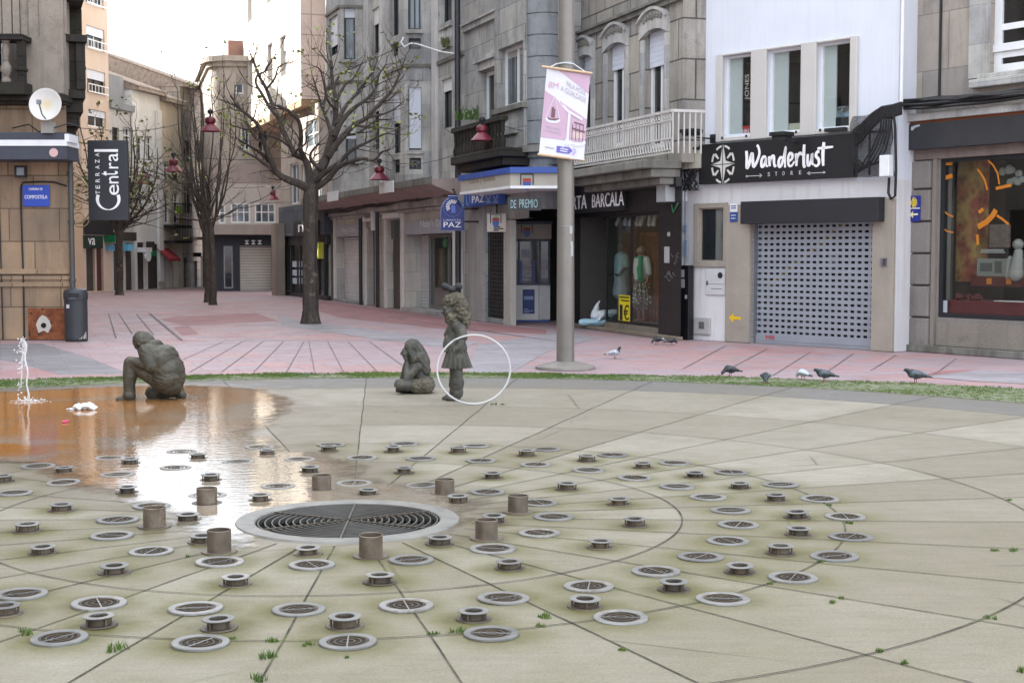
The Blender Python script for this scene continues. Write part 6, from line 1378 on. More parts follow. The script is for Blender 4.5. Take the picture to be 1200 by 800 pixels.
# ================================================================== FOUNTAIN FITTINGS
STEEL = paint('brushed_steel', '#8b8a87', .45, .5, .3, 7, .05, 120, ovar=.35); STEELD = paint('stained_steel', '#6e6458', .5, .6, .3, 10, .08, 90, ovar=.45); PIT = paint('pit_black', '#1d1a16', .9)
RUSTY = paint('rusty_grating', '#4d4232', .7, .3, .35, 12); NICKEL = paint('dull_nickel', '#857a6e', .42, .75, .35, 8, .05, 90, ovar=.25)
def mk_grate():
    t = thing('fountain_grate', 'large round central drain grating with wide steel rim, half in the puddle', 'grate', loc=(CEN.x, CEN.y, 0)); F = at_root(t)
    m = MB(F); m.lathe([(.69, 0), (.682, .012), (.575, .012), (.566, .006), (.566, -.08), (.575, -.08)], n=72); m.build('rim', paint('rim_steel', '#7f7d78', .5, .45, .3, 5, .06), t, smooth=True, ang=30)
    m = MB(F); m.lathe([(.567, -.0), (.567, -.45), (0, -.45)], n=48); m.build('pit', PIT, t)
    m = MB(F)
    for k in range(13): r = .04 + k * .0425; m.lathe([(r - .003, -.03), (r + .003, -.03), (r + .003, .004), (r - .003, .004)], n=64, closed=True)
    m.build('ring_bars', paint('grating_steel', '#64625e', .5, .5, .25, 8), t)
    m = MB(F)
    for k in range(6):
        a = R(92 + k * 60); c, s = math.cos(a), math.sin(a); nx, ny = -s * .005, c * .005
        m.hprism([(.02 * c - nx, .02 * s - ny), (.566 * c - nx, .566 * s - ny), (.566 * c + nx, .566 * s + ny), (.02 * c + nx, .02 * s + ny)], -.03, .009)
    m.build('cross_bars', STEELD, t)
mk_grate()
def where(P):     # how a viewer would find it from the central grate
    d = P - CEN; a = math.degrees(math.atan2(d.x, d.y)) % 360; h = int((a + 15) // 30) % 12 or 12
    return h, d.length
HOURS = {12: "straight behind the central grate", 1: "behind the grate, slightly right", 2: "behind and right of the grate", 3: "level with the grate on its right", 4: "right and slightly in front of the grate", 5: "in front of the grate to the right", 6: "straight in front of the grate", 7: "in front of the grate to the left", 8: "left and slightly in front of the grate", 9: "level with the grate on its left", 10: "behind and left of the grate", 11: "behind the grate, slightly left"}
ORD = ['nearest it', 'second out', 'third out', 'fourth out', 'fifth out', 'sixth out', 'seventh out', 'eighth out']
def labels(Ps, lead):
    S2 = {}; out = [None] * len(Ps)
    for i, p in enumerate(Ps): S2.setdefault(where(p)[0], []).append((where(p)[1], i))
    for h, L in S2.items():
        L.sort()
        for k, (_, i) in enumerate(L): out[i] = f"{lead} {HOURS[h]}" + (f", {ORD[k]}" if len(L) > 1 else '')
    return out
def mk_disc():
    t = thing('drain_ring', 'x', 'drain ring', loc=(0, 0, 0), group='flat grilled drain rings in the fountain floor'); F = at_root(t)
    m = MB(F); m.lathe([(.126, 0), (.125, .008), (.122, .0105), (.093, .0105), (.09, .008), (.09, 0)], n=32); m.build('flange', STEEL, t, smooth=True, ang=30)
    m = MB(F); m.lathe([(.0905, .004), (0, .004)], n=24); m.build('recess', PIT, t)
    m = MB(F)
    for r in (.03, .057, .083): m.lathe([(r - .004, .0042), (r + .004, .0042), (r + .004, .008), (r - .004, .008)], n=24, closed=True)
    m.build('grille', RUSTY, t)
    m = MB(F); m.box(-.09, .09, -.003, .003, .0045, .0095); m.build('cross_bar', STEEL, t); return t
def mk_collar():
    t = thing('jet_nozzle', 'x', 'nozzle', loc=(0, 0, 0), group='low flanged jet nozzles of the fountain'); F = at_root(t)
    m = MB(F); m.lathe([(.043, .04), (.043, .053), (.071, .053), (.073, .05), (.071, .046), (.05, .046)], n=24, closed=True); m.build('top_flange', STEEL, t, smooth=True, ang=30)
    m = MB(F); m.lathe([(.05, .0), (.05, .046), (.043, .046), (.043, .01), (0, .01)], n=20); m.build('neck', STEELD, t, smooth=True, ang=30)
    m = MB(F); m.lathe([(.051, .008), (.082, .008), (.084, 0)], n=24); m.build('base_flange', STEELD, t, smooth=True, ang=30)
    m = MB(F)
    for k in range(4): a = PI / 4 + k * PI / 2; m.tube([(.06 * math.cos(a), .06 * math.sin(a), .008), (.06 * math.cos(a), .06 * math.sin(a), .046)], .005, 5)
    m.each('bolt', STEELD, t); return t
def mk_tall():
    t = thing('standpipe', 'x', 'pipe', loc=(0, 0, 0), group='upright pipe stubs round the central grate'); F = at_root(t)
    m = MB(F); m.lathe([(.066, .004), (.066, .117), (.062, .119), (.06, .117), (.06, .02), (0, .02)], n=32); m.build('pipe', NICKEL, t, smooth=True, ang=30)
    m = MB(F); m.lathe([(.064, .008), (.098, .008), (.1, 0)], n=28); m.build('base_flange', STEELD, t, smooth=True, ang=30); return t
for mk, Ps, lead in ((mk_disc, PD, 'flat grilled ring,'), (mk_collar, PC, 'low flanged nozzle,'), (mk_tall, PT, 'upright pipe stub,')):
    src = mk(); L = labels(Ps, lead)
    for i, p in enumerate(Ps):
        o = src if i == 0 else dup(src, (p.x, p.y, 0), 0)
        o.location = (p.x, p.y, .0005); o.rotation_euler = (rnd.gauss(0, .012), rnd.gauss(0, .012), rnd.uniform(0, PI)); o['label'] = L[i]; q = rnd.uniform(.96, 1.04); o.scale = (q, q, rnd.uniform(.85, 1.1) * (.82 if mk is mk_collar else 1))

# ================================================================== STATUES (each body one fused surface)
def bronze(name, col, rough=.62, moss=.25):
    b = NB(name); c = C(col); base = b.mix(b.ramp(b.noise(7, 5, .7), .35, .65), mul(c, .7), mul(c, 1.2))
    geo = b.n('NewGeometry'); sx = b.n('SeparateXYZ'); b.l(geo.outputs['Normal'], sx.inputs[0])
    base = b.mix(b.ramp(b.noise(16, 4, .7), .5, .7, 0, moss), base, C('#8a8468')); 
    b.set(base=base, rough=b.ramp(b.noise(9, 3), .3, .7, rough * .7, rough), metal=.3, spec=.5); b.bump(b.noise(60, 4, .7), .45, .008); return b.m
BRZ = bronze('patinated_bronze', '#46433a'); BRZD = bronze('dark_bronze_stone', '#4a4943', .75, .25); HAIRM = bronze('curly_hair_stone', '#555045', .85, .4)
def sculpt(name, prims, mat, parent, voxel=.011, smooth=6, disp=None, label=None):
    F = at_root(parent); m = MB()
    for p in prims:
        if p[0] == 'c': m.cap(p[1], p[2], p[3], p[4], 14)
        elif p[0] == 'b':
            M = Matrix.Rotation(R(p[3][1]), 3, 'Y') @ Matrix.Rotation(R(p[3][0]), 3, 'X') if len(p) > 3 else None; m.ball(p[1], p[2], 16, M)
        elif p[0] == 'f': m.add(p[1], p[2])
    me = bpy.data.meshes.new('tmp'); me.from_pydata(m.v, [], m.f); o = bpy.data.objects.new('tmp', me); COL.objects.link(o)
    bm = bmesh.new(); bm.from_mesh(me); bmesh.ops.remove_doubles(bm, verts=bm.verts, dist=1e-5); bmesh.ops.recalc_face_normals(bm, faces=bm.faces); bm.to_mesh(me); bm.free()
    r = o.modifiers.new('r', 'REMESH'); r.mode = 'VOXEL'; r.voxel_size = voxel
    s = o.modifiers.new('s', 'SMOOTH'); s.iterations = smooth; s.factor = .5
    bpy.context.view_layer.update(); dg = bpy.context.evaluated_depsgraph_get(); m2 = bpy.data.meshes.new_from_object(o.evaluated_get(dg)); bpy.data.objects.remove(o)
    if disp:
        ns = [v.normal.copy() for v in m2.vertices]
        for v, n in zip(m2.vertices, ns): v.co = v.co + disp(v.co, n)
    m2.name = name; m2.materials.clear(); m2.materials.append(mat); m2.shade_smooth()
    ob = bpy.data.objects.new(name, m2); COL.objects.link(ob); ob.parent = parent; ROOTM[ob.name] = ROOTM[parent.name]
    if label: ob['label'] = label
    return ob
def folds(amp, fx, fz):
    return lambda p, n: n * amp * (noise.noise((p.x * fx, p.y * fx, p.z * fz)) + .4 * noise.noise((p.x * fx * 2.3, p.y * fx * 2.3, p.z * fz * 2.3)))
def hand(c, d, side, s=.8):      # palm + five curled fingers; d = pointing direction, side = across the palm
    c, d, side = Vector(c), Vector(d).normalized(), Vector(side).normalized(); dn = d.cross(side).normalized()
    if dn.z > 0: dn = -dn
    P = [('c', c, c + d * .05 * s, .026 * s, .03 * s)]
    for k, L in enumerate((.06, .07, .065, .05)):
        b = c + d * .06 * s + side * (k - 1.5) * .019 * s; e = b + d * L * .55 * s + dn * .012 * s; P += [('c', b, e, .011 * s, .010 * s), ('c', e, e + d * L * .25 * s + dn * L * .45 * s, .010 * s, .008 * s)]
    b = c + d * .02 * s - side * .03 * s; P += [('c', b, b + d * .03 * s - side * .02 * s, .013 * s, .011 * s), ('c', b + d * .03 * s - side * .02 * s, b + d * .055 * s - side * .012 * s + dn * .012 * s, .011 * s, .009 * s)]
    return P
def head(c, fwd, up, s=1.0):     # face with brow, nose, lips, ears; s scales a 0.2 m tall head
    c, f, u = Vector(c), Vector(fwd).normalized(), Vector(up).normalized(); r = f.cross(u).normalized(); u = r.cross(f)
    q = lambda a, b2, e: c + r * a * s + f * b2 * s + u * e * s
    P = [('b', q(0, -.012, .022), (.078 * s,) * 3), ('b', q(0, .018, .0), (.07 * s,) * 3), ('c', q(0, .03, -.02), q(0, .05, -.075), .06 * s, .034 * s),
         ('c', q(0, .085, .02), q(0, .108, -.02), .011 * s, .017 * s), ('c', q(-.026, .083, .032), q(.026, .083, .032), .012 * s, .012 * s), ('c', q(-.018, .085, -.05), q(.018, .085, -.05), .01 * s, .01 * s), ('c', q(-.014, .085, -.06), q(.014, .085, -.06), .009 * s, .009 * s)]
    for e in (-1, 1): P += [('b', q(.03 * e, .08, .012), (.013 * s,) * 3), ('c', q(.078 * e, -.005, .015), q(.076 * e, .0, -.02), .016 * s, .012 * s), ('b', q(.04 * e, .06, -.025), (.03 * s,) * 3)]
    return P
def mk_kneeling():
    b0 = G(178, 468); t = thing('kneeling_statue', 'dark bronze statue of a man kneeling on one knee in the puddle, seen from behind', 'statue', loc=(b0.x, b0.y, 0))
    V = lambda px, py, y=0: ((px - 178) / 104, y, (468 - py) / 104)
    P = [('c', V(199, 446, 0), V(197, 434, 0), .155, .16), ('c', V(197, 434, 0), V(191, 422, 0), .165, .165), ('c', V(191, 421, .06), V(190, 421, -.07), .15, .15), ('c', V(186, 413, .1), V(185, 413, -.11), .1, .1), ('c', V(200, 449, .06), V(200, 449, -.07), .14, .14),
         ('c', V(184, 412, .13), V(182, 412, -.15), .085, .085), ('c', V(183, 410, 0), V(175, 404, 0), .085, .075),
         # near leg: foot flat in front, knee up
         ('c', V(197, 449, -.09), V(160, 425, -.12), .115, .085), ('c', V(157, 424, -.12), V(156, 440, -.12), .078, .08), ('c', V(156, 438, -.12), V(155, 462, -.12), .08, .06), ('c', V(157, 464.5, -.12), V(147, 465.5, -.13), .042, .034), ('c', V(147, 465.5, -.13), V(144, 466, -.13), .034, .028),
         # far leg: knee on the ground, foot behind on its toes
         ('c', V(199, 452, .1), V(176, 461, .12), .11, .085), ('c', V(176, 461, .12), V(205, 461, .11), .08, .055), ('c', V(206, 452, .1), V(211, 464, .1), .045, .05), ('c', V(206, 450, .1), V(208, 464, .1), .05, .045),
         # arms
         ('c', V(177, 411, -.18), V(184, 427, -.22), .078, .066), ('c', V(184, 427, -.22), V(160, 422, -.16), .064, .045), ('c', V(186, 412, .18), V(180, 430, .22), .075, .06), ('c', V(180, 430, .22), V(162, 422, .0), .058, .042)]
    P += hand(V(160, 421.5, -.14), (-1, .25, -.12), (0, 1, .1), 1.0); P += hand(V(163, 421.5, -.01), (-1, -.5, -.05), (.3, -1, 0), .95)
    P += head(V(168.5, 401, -.0), (-.58, .3, -.76), (-.7, .05, .68), 1.15)
    o = sculpt('body', P, BRZ, t, .009, 4, folds(.008, 7, 9))
    # hair cap, jacket hem, boot sole lines
    sculpt('hair', [('b', V(168, 398.5, 0), (.115, .105, .11)), ('b', V(174, 400, 0), (.085, .092, .09)), ('b', V(177, 404, 0), (.06, .08, .06))], BRZ, t, .009, 3, folds(.004, 30, 30))
    sculpt('collar', [('c', V(182, 406, .07), V(181, 406, -.08), .085, .085), ('c', V(176, 409, .09), V(175, 409, -.1), .06, .06), ('c', V(183, 409, .08), V(183, 409, -.09), .08, .08)], BRZ, t, .009, 3)
    sculpt('jacket', [('c', V(198, 441, .07), V(197, 441, -.08), .178, .178), ('c', V(197, 433, .07), V(196, 433, -.08), .18, .18), ('c', V(191, 421, .09), V(190, 421, -.1), .172, .172), ('c', V(185, 413, .12), V(183, 413, -.14), .112, .112), ('c', V(177, 411, -.18), V(184, 427, -.22), .094, .084), ('c', V(184, 427, -.22), V(168, 423.5, -.18), .076, .056), ('c', V(186, 412, .18), V(180, 430, .22), .088, .076)], BRZ, t, .009, 3,
           lambda p, n: n * (.004 * math.sin(p.z * 120 + p.x * 30 + 9 * noise.noise(p * 5)) * max(0, noise.noise(p * 4 + Vector((3, 1, 2))) + .35) + .006 * noise.noise(p * 9)))
    sculpt('jacket_hem', [('c', V(x, y, q), V(x2, y2, q2), .022, .022) for (x, y, q), (x2, y2, q2) in zip([(215.5, 441 , 0), (212, 444, -.12), (203, 446, -.19), (192, 447, -.2), (184, 446, -.15)], [(212, 444, -.12), (203, 446, -.19), (192, 447, -.2), (184, 446, -.15), (181, 444, 0)])], BRZ, t, .009, 2)
    sculpt('boot_cuff', [('c', V(155, 460, -.12), V(155, 462, -.12), .071, .075), ('c', V(157, 466.3, -.12), V(143, 467.2, -.13), .05, .036)], BRZ, t, .009, 2)
mk_kneeling()
def mk_seated():
    b0 = G(487, 460); k = 99.0; t = thing('seated_statue', 'grey stone statue of a long-haired child sitting cross-legged with chin on hands', 'statue', loc=(b0.x, b0.y, 0))
    V = lambda px, py, y=0: ((px - 487) / k, y, (460 - py) / k)
    P = [('c', V(496, 450, .05), V(496, 450, -.06), .105, .105), ('c', V(496, 449, 0), V(490, 430, 0), .115, .095), ('c', V(489, 430, .08), V(488, 430, -.09), .062, .062), ('c', V(488, 428, 0), V(484, 420, 0), .05, .045),
         ('c', V(497, 452, -.1), V(470, 449, -.16), .085, .068), ('c', V(470, 450, -.16), V(480, 455, .02), .062, .05), ('c', V(497, 452, .1), V(472, 450, .16), .085, .068), ('c', V(472, 450, .16), V(474, 456, -.06), .06, .045), ('c', V(474, 456, -.07), V(467, 456, -.12), .035, .03),
         ('c', V(491, 429, -.11), V(478, 443, -.15), .052, .045), ('c', V(478, 443, -.15), V(478, 425, -.05), .045, .036), ('c', V(490, 429, .11), V(472, 443, .13), .05, .043), ('c', V(472, 443, .13), V(476, 426, .03), .042, .034)]
    P += hand(V(478, 424, -.05), (-.1, .1, 1), (.2, 1, 0), .75) + hand(V(476, 424, .03), (-.1, -.1, 1), (.2, -1, 0), .75) + head(V(481, 411.5, 0), (-1, -.05, -.08), (-.05, 0, 1), 1.02)
    sculpt('body', P, BRZD, t, .009, 5, folds(.008, 9, 9))
    hp = [('b', V(484, 406, 0), (.102, .1, .095)), ('c', V(489, 410, 0), V(496, 424, 0), .09, .085), ('c', V(493, 418, .03), V(500, 434, .03), .075, .05), ('c', V(493, 418, -.04), V(500, 435, -.05), .075, .05), ('c', V(479, 404, -.05), V(487, 422, -.085), .035, .035), ('c', V(480, 404, .05), V(487, 422, .085), .035, .035)]
    sculpt('hair', hp, BRZD, t, .009, 4, lambda p, n: n * .009 * (noise.noise((p.x * 40 + p.z * 25, p.y * 60, p.z * 8))))
    sculpt('shorts', [('c', V(498, 451, .08), V(498, 451, -.09), .115, .115), ('c', V(497, 452, -.1), V(488, 451, -.13), .098, .088), ('c', V(497, 452, .1), V(488, 451, .13), .098, .088)], HAIRM, t, .009, 3, lambda p, n: n * .012 * noise.noise(p * 45))
mk_seated()
def mk_girl():
    b0 = G(533, 469); k = 105.0; t = thing('standing_girl_statue', 'dark stone statue of a curly-haired girl in pleated skirt standing behind the white hoop', 'statue', loc=(b0.x, b0.y, 0))
    V = lambda px, py, y=0: ((px - 533) / k, y, (469 - py) / k)
    P = [('c', V(534, 372), V(534, 380), .04, .045), ('c', V(534, 381, .07), V(536, 381, -.08), .058, .058), ('c', V(534, 384), V(535, 400), .085, .08), ('c', V(535, 400), V(536, 412), .08, .09)]
    for y, dx in ((-.05, 1.5), (.055, -2.5)):
        P += [('c', V(535 + dx, 418, y), V(535 + dx, 440, y), .072, .055), ('c', V(535 + dx, 440, y), V(535.5 + dx, 447, y), .055, .062), ('c', V(535.5 + dx, 447, y), V(535 + dx, 462, y), .062, .048), ('c', V(535 + dx, 464, y), V(526 + dx, 466.2, y - .01), .045, .034), ('c', V(526 + dx, 466.2, y), V(522 + dx, 467, y), .03, .022)]
    P += [('c', V(540, 383, -.12), V(543, 397, -.16), .05, .04), ('c', V(543, 397, -.16), V(539, 406, -.2), .04, .032), ('c', V(531, 383, .12), V(524, 398, .15), .05, .04), ('c', V(524, 398, .15), V(525, 407, .0), .04, .03)]
    P += hand(V(539, 406, -.2), (-.8, -.35, -.3), (.2, .3, -1), .8) + hand(V(525, 407, 0), (-.3, -1, -.2), (1, -.2, 0), .75) + head(V(530, 362, 0), (-.95, -.25, -.12), (-.08, 0, 1), 1.08)
    sculpt('body', P, BRZD, t, .009, 5, folds(.006, 10, 10))
    sculpt('hair', [('b', V(534, 352), (.115, .115, .105)), ('b', V(540, 362), (.1, .115, .12)), ('b', V(543, 370), (.09, .12, .1)), ('b', V(546, 377), (.055, .12, .06)), ('b', V(530, 372, -.09), (.055, .05, .075)), ('b', V(526, 372, .06), (.045, .06, .09)), ('b', V(527, 351, 0), (.07, .1, .06))], HAIRM, t, .0085, 2,
           lambda p, n: n * (.02 * noise.noise(p * 28) + .012 * noise.noise(p * 60)))
    sculpt('bow', [('c', V(522, 335.5, 0), V(530, 337.5, 0), .045, .02), ('c', V(530, 337.5, 0), V(538, 335.5, 0), .02, .045), ('b', V(530, 339, 0), (.05, .05, .035))], paint('black_bow', '#1c2124', .6, .1), t, .009, 3)
    n = 72; v = []; f = []; zt, zb = V(0, 407)[2], V(0, 430.5)[2]      # pleated skirt
    for j in range(9):
        q = j / 8; z = zt + (zb - zt) * q; rx = .105 + .055 * q; 
        for i in range(n): a = 2 * PI * i / n; w2 = 1 + .15 * q * (2 * abs(((i * 15 / n) % 1) - .5) * 2 - 1); v.append((.02 + rx * w2 * math.cos(a) * 1.0, rx * w2 * math.sin(a) * .9, z))
    for j in range(8):
        for i in range(n): f.append((j * n + i, j * n + (i + 1) % n, (j + 1) * n + (i + 1) % n, (j + 1) * n + i))
    f.append(tuple(range(n))); f.append(tuple(range(9 * n - 1, 8 * n - 1, -1)))
    m = MB(at_root(t)); m.add(v, f); m.build('pleated_skirt', BRZD, t, smooth=True, ang=50)
    sculpt('jacket', [('c', V(533, 381, .08), V(536, 381, -.09), .068, .068), ('c', V(534, 386), V(535, 402), .1, .098), ('c', V(535, 402), V(536, 409), .1, .115), ('c', V(528, 398, 0), V(527, 404, 0), .075, .08), ('c', V(540, 383, -.12), V(542.5, 393, -.155), .062, .06), ('c', V(531, 383, .12), V(526, 393, .145), .06, .058)], BRZD, t, .009, 3, folds(.01, 12, 6))
    sculpt('sock', [('c', V(537, 446, -.05), V(536.5, 451, -.05), .07, .07), ('c', V(533, 446, .055), V(532.5, 451, .055), .066, .066), ('c', V(537, 457, -.05), V(536.7, 460, -.05), .06, .062), ('c', V(532.5, 457, .055), V(532.3, 460, .055), .057, .058)], BRZD, t, .009, 3, folds(.006, 30, 30))
    q = G(559, 475.5); hoop = thing('hoop', 'large white hoop standing on edge in front of the curly-haired girl statue', 'hoop', loc=(AT(555, 475, 15.2).x, 15.25, 0))
    cx = AT(555, 475, 15.25).x; rx = .396; F = at_root(hoop); m = MB(F); tl = R(-2)
    m.tube([(rx * math.cos(a), .06 * math.sin(a) + .02 * math.cos(a), .385 + (.37 * math.sin(a)) + 0) for a in [2 * PI * i / 72 for i in range(72)]], .0105, 8, closed=True); m.build('tube', paint('white_hoop', '#b9b9b7', .35, 0, .12), hoop, smooth=True)
    m = MB(F); m.tube([(rx * math.cos(a), .06 * math.sin(a) + .02 * math.cos(a), .385 + .37 * math.sin(a)) for a in [R(118), R(121), R(124)]], .0135, 8); m.build('joint_sleeve', GREYMETAL, hoop, smooth=True)
mk_girl()

# ================================================================== PIGEONS
def pig_mat(name, body, neck, wing, bars=True):
    b = NB(name); sp = b.n('SeparateXYZ'); b.l(b.co, sp.inputs[0]); base = b.mix(b.ramp(b.noise(14, 4), .35, .65), mul(C(body), .75), mul(C(body), 1.2))
    hz = b.ramp(b.math('ADD', b.math('MULTIPLY', sp.outputs[0], -1.0), sp.outputs[2]), .2, .25); base = b.mix(hz, base, C(neck))
    if bars:
        wv = b.ramp(b.math('ABSOLUTE', b.math('SUBTRACT', b.math('MODULO', b.math('ADD', sp.outputs[0], 1.03), .055), .027)), .012, .017); band = b.ramp(sp.outputs[0], .02, .03); base = b.mix(b.math('MULTIPLY', b.math('MULTIPLY', wv, band), .7), base, (.02, .02, .022, 1))
    tl = b.ramp(sp.outputs[0], .15, .17); base = b.mix(tl, base, (.03, .032, .036, 1)); b.set(base=base, rough=.55); b.bump(b.noise(60, 3), .3, .004); return b.m
PG = [pig_mat('pigeon_grey', '#4f565f', '#1f2a2d', '#6a7078'), pig_mat('pigeon_dark', '#34383d', '#1a2022', '#333', True), pig_mat('pigeon_pied', '#aab0b8', '#2a3338', '#999', False)]
def mk_pigeon(px, py, ang, pose, mat, lab, s=1.0):
    g0 = G(px, py); t = thing('pigeon', lab, 'pigeon', loc=(g0.x, g0.y, .003), rz=R(ang), group='pigeons on the paving and grass')
    # facing -x locally
    P = [('b', (0, 0, .115), (.105, .062, .06), (0, 12)), ('b', (-.05, 0, .125), (.062, .055, .06)), ('c', (.05, 0, .115), (.16, 0, .085), .045, .02), ('c', (.14, .012, .09), (.21, .012, .075), .016, .012), ('c', (.14, -.012, .09), (.21, -.012, .075), .016, .012),
         ('c', (-.01, .058, .128), (.13, .022, .1), .03, .012), ('c', (-.01, -.058, .128), (.13, -.022, .1), .03, .012)]
    if pose == 'up': P += [('c', (-.07, 0, .14), (-.095, 0, .2), .042, .026), ('b', (-.105, 0, .215), (.03, .025, .025)), ('c', (-.125, 0, .212), (-.152, 0, .205), .009, .004)]
    elif pose == 'peck': P += [('c', (-.08, 0, .12), (-.135, 0, .075), .04, .026), ('b', (-.148, 0, .06), (.027, .024, .026)), ('c', (-.158, 0, .045), (-.17, 0, .022), .008, .004)]
    else: P += [('c', (-.075, 0, .14), (-.115, 0, .165), .042, .028), ('b', (-.13, 0, .172), (.03, .025, .025)), ('c', (-.15, 0, .168), (-.178, 0, .158), .009, .004)]
    P += [('c', (0, .025, .075), (-.005, .028, .05), .018, .008), ('c', (0, -.025, .075), (-.005, -.028, .05), .018, .008)]
    sculpt('body', P, mat, t, .0065, 3); m = MB(at_root(t))
    for y in (.028, -.028):
        m.tube([(-.005, y, .055), (0, y, .006)], .005, 5)
        for a in (-.5, 0, .5): m.tube([(0, y, .006), (-.03, y + .03 * a, .004)], .004, 4)
    m.build('legs', flat('pigeon_red', '#8a3f3a'), t); t.scale = (s * .78, s * .85, s * .78)
mk_pigeon(720, 420, 165, 'up', PG[2], 'pale-chested pigeon standing upright alone, right of the street pole base', 1.0)
mk_pigeon(770, 403.5, 40, 'peck', PG[1], 'dark pigeon with white belly pecking below the clothes shop window, left of a pair', 1.05)
mk_pigeon(787, 404, 200, 'peck', PG[1], 'small dark pigeon pecking at the foot of the black shop pillar', .85)
mk_pigeon(777.5, 402, 120, 'peck', PG[2], 'white-backed pigeon half hidden between two dark pigeons by the shop pillar', .7)
mk_pigeon(856, 441, 20, 'peck', PG[1], 'ruffled blackish pigeon pecking at the grass edge, leftmost of the birds on the grass', 1.05)
mk_pigeon(897, 449, 80, 'peck', PG[0], 'round blue-grey pigeon seen tail-on in the grass strip', 1.0)
mk_pigeon(941, 445, -60, 'peck', PG[2], 'mostly white pigeon with grey wings bending down in the grass', 1.0)
mk_pigeon(966, 447.5, 8, 'walk', PG[0], 'grey pigeon with barred wings walking left, just right of the white pigeon', 1.15)
mk_pigeon(1073, 449, 5, 'walk', PG[0], 'slate pigeon standing alone in the grass at the far right of the flock', 1.25)

# ================================================================== STREET FURNITURE
def mk_pole():
    g0 = G(662.5, 431.5); t = thing('street_pole', 'tall grey steel street pole with round base plate, carrying the pink and white banner', 'pole', loc=(g0.x, g0.y, 0)); F = at_root(t)
    m = MB(F); m.tube([(0, 0, .06), (0, 0, 3.2), (0, 0, 9.0)], [.128, .118, .105], 28); 
    m.build('shaft', paint('galvanised_pole', '#7d7973', .42, .45, .14, 2.2, .05, 60, .5, .2), t, smooth=True)
    m = MB(F); m.lathe([(.43, 0), (.425, .035), (.40, .045), (.16, .1), (.128, .105)], n=48); m.build('base_plate', paint('pole_base', '#857f7a', .55, .3, .2, 4), t, smooth=True, ang=25)
    m = MB(F); m.tube([(0, 0, 2.02), (0, 0, 2.03)], .1235, 28); m.build('weld_ring', GREYMETAL, t); m = MB(F)
    for z, a, w2, h in ((1.92, -1.15, .05, .1), (1.6, -1.0, .05, .16), (1.75, -1.05, .04, .06)):
        r = .1255; m.add([(r * math.cos(a + k * .2), r * math.sin(a + k * .2), z + dz) for dz in (0, h) for k in range(3)], [(0, 1, 4, 3), (1, 2, 5, 4)])
    m.each('torn_sticker', flat('sticker_white', '#a5a6a6'), t)
    # banner hanging just in front of the pole
    Yb = g0.y - .2; TL, TR, BR, BL = AT(641, 79, Yb), AT(692, 86, Yb - .0), AT(684, 188, Yb), AT(631.5, 181, Yb)
    b = thing('banner', 'pink and white event banner with a balance scale picture, hung on the street pole', 'banner', loc=(g0.x, Yb, TL.z)); 
    def B(s, q, d=0): 
        p = TL.lerp(TR, s).lerp(BL.lerp(BR, s), q); w2 = .03 * math.sin(q * 2.6 + s * 2) + .012 * math.sin(s * 7 + q * 4); return (p.x, p.y + w2 - d, p.z)
    pinkm = paint('banner_pink', '#bd9fb4', .6, 0, .04, 3, .05, 30); whm = paint('banner_white', '#d2d2da', .6, 0, .03, 3, .05, 30); gm = flat('banner_grey', '#a9a3ad'); dkm = flat('banner_brown', '#6d4f56')
    def patch(name, poly, mat, d, par):     # polygon in banner coordinates, tessellated to follow the cloth
        m = MB(); bm = bmesh.new(); vs = [bm.verts.new((p[0], p[1], 0)) for p in poly]; bm.faces.new(vs); bmesh.ops.triangulate(bm, faces=bm.faces)
        for _ in range(3): bmesh.ops.subdivide_edges(bm, edges=[e for e in bm.edges if e.calc_length() > .12], cuts=1, use_grid_fill=True); bmesh.ops.triangulate(bm, faces=bm.faces)
        bm.verts.index_update(); m.add([B(v.co.x, v.co.y, d) for v in bm.verts], [tuple(v.index for v in f.verts) for f in bm.faces]); bm.free(); return m.build(name, mat, par, smooth=True)
    m = MB(); n = 12; vv = []
    for d in (0, -.006):
        for j in range(n + 1):
            for i in range(n + 1): vv.append(B(i / n, j / n, d))
    o = (n + 1) ** 2; ff = []
    for j in range(n):
        for i in range(n): a = j * (n + 1) + i; ff += [(a, a + 1, a + n + 2, a + n + 1), (o + a, o + a + n + 1, o + a + n + 2, o + a + 1)]
    m.add(vv, ff); cl = m.build('cloth', whm, b, smooth=True)
    patch('pink_corner', [(.22, 0), (1, 0), (1, .24), (.9, .2)], pinkm, .003, cl)
    patch('pink_field', [(0, .26), (1, .53), (1, .80), (0, .80)], pinkm, .003, cl)
    def st(m, pts, wd, d=.008):
        for i in range(len(pts) - 1):
            a, c = Vector(pts[i]), Vector(pts[i + 1]); dd = c - a; dd = Vector((dd.x * .53, dd.y)).normalized(); nn = Vector((-dd.y / .53, dd.x)) * wd / 2
            m.quad(B(*(a + nn), d), B(*(c + nn), d), B(*(c - nn), d), B(*(a - nn), d))
    m = MB(); st(m, [(.24, .30), (.55, .46), (.9, .54)], .028); st(m, [(.6, .46), (.6, .86)], .03); st(m, [(.5, .88), (.6, .78), (.7, .88)], .03); st(m, [(.08, .575), (.14, .605), (.3, .61), (.4, .58)], .03); st(m, [(.66, .80), (.75, .835), (.9, .835), (1.0, .79)], .035)
    st(m, [(.24, .3), (.08, .575)], .006); st(m, [(.24, .3), (.4, .58)], .006); m.build('balance_scale', whm, cl)
    m = MB(); st(m, [(.1, .57), (.2, .585), (.38, .57)], .02); st(m, [(.22, .56), (.22, .44)], .03); st(m, [(.26, .56), (.26, .46)], .02)
    for x in (.70, .78, .86, .94): st(m, [(x, .79), (x - .01, .6)], .008)
    st(m, [(.68, .65), (.98, .68)], .02); st(m, [(.72, .58), (.94, .6)], .014); m.build('ship_picture', dkm, cl)
    m = MB()
    for x in (.72, .8, .88): st(m, [(x + .02, .76), (x + .02, .69)], .06, .006); 
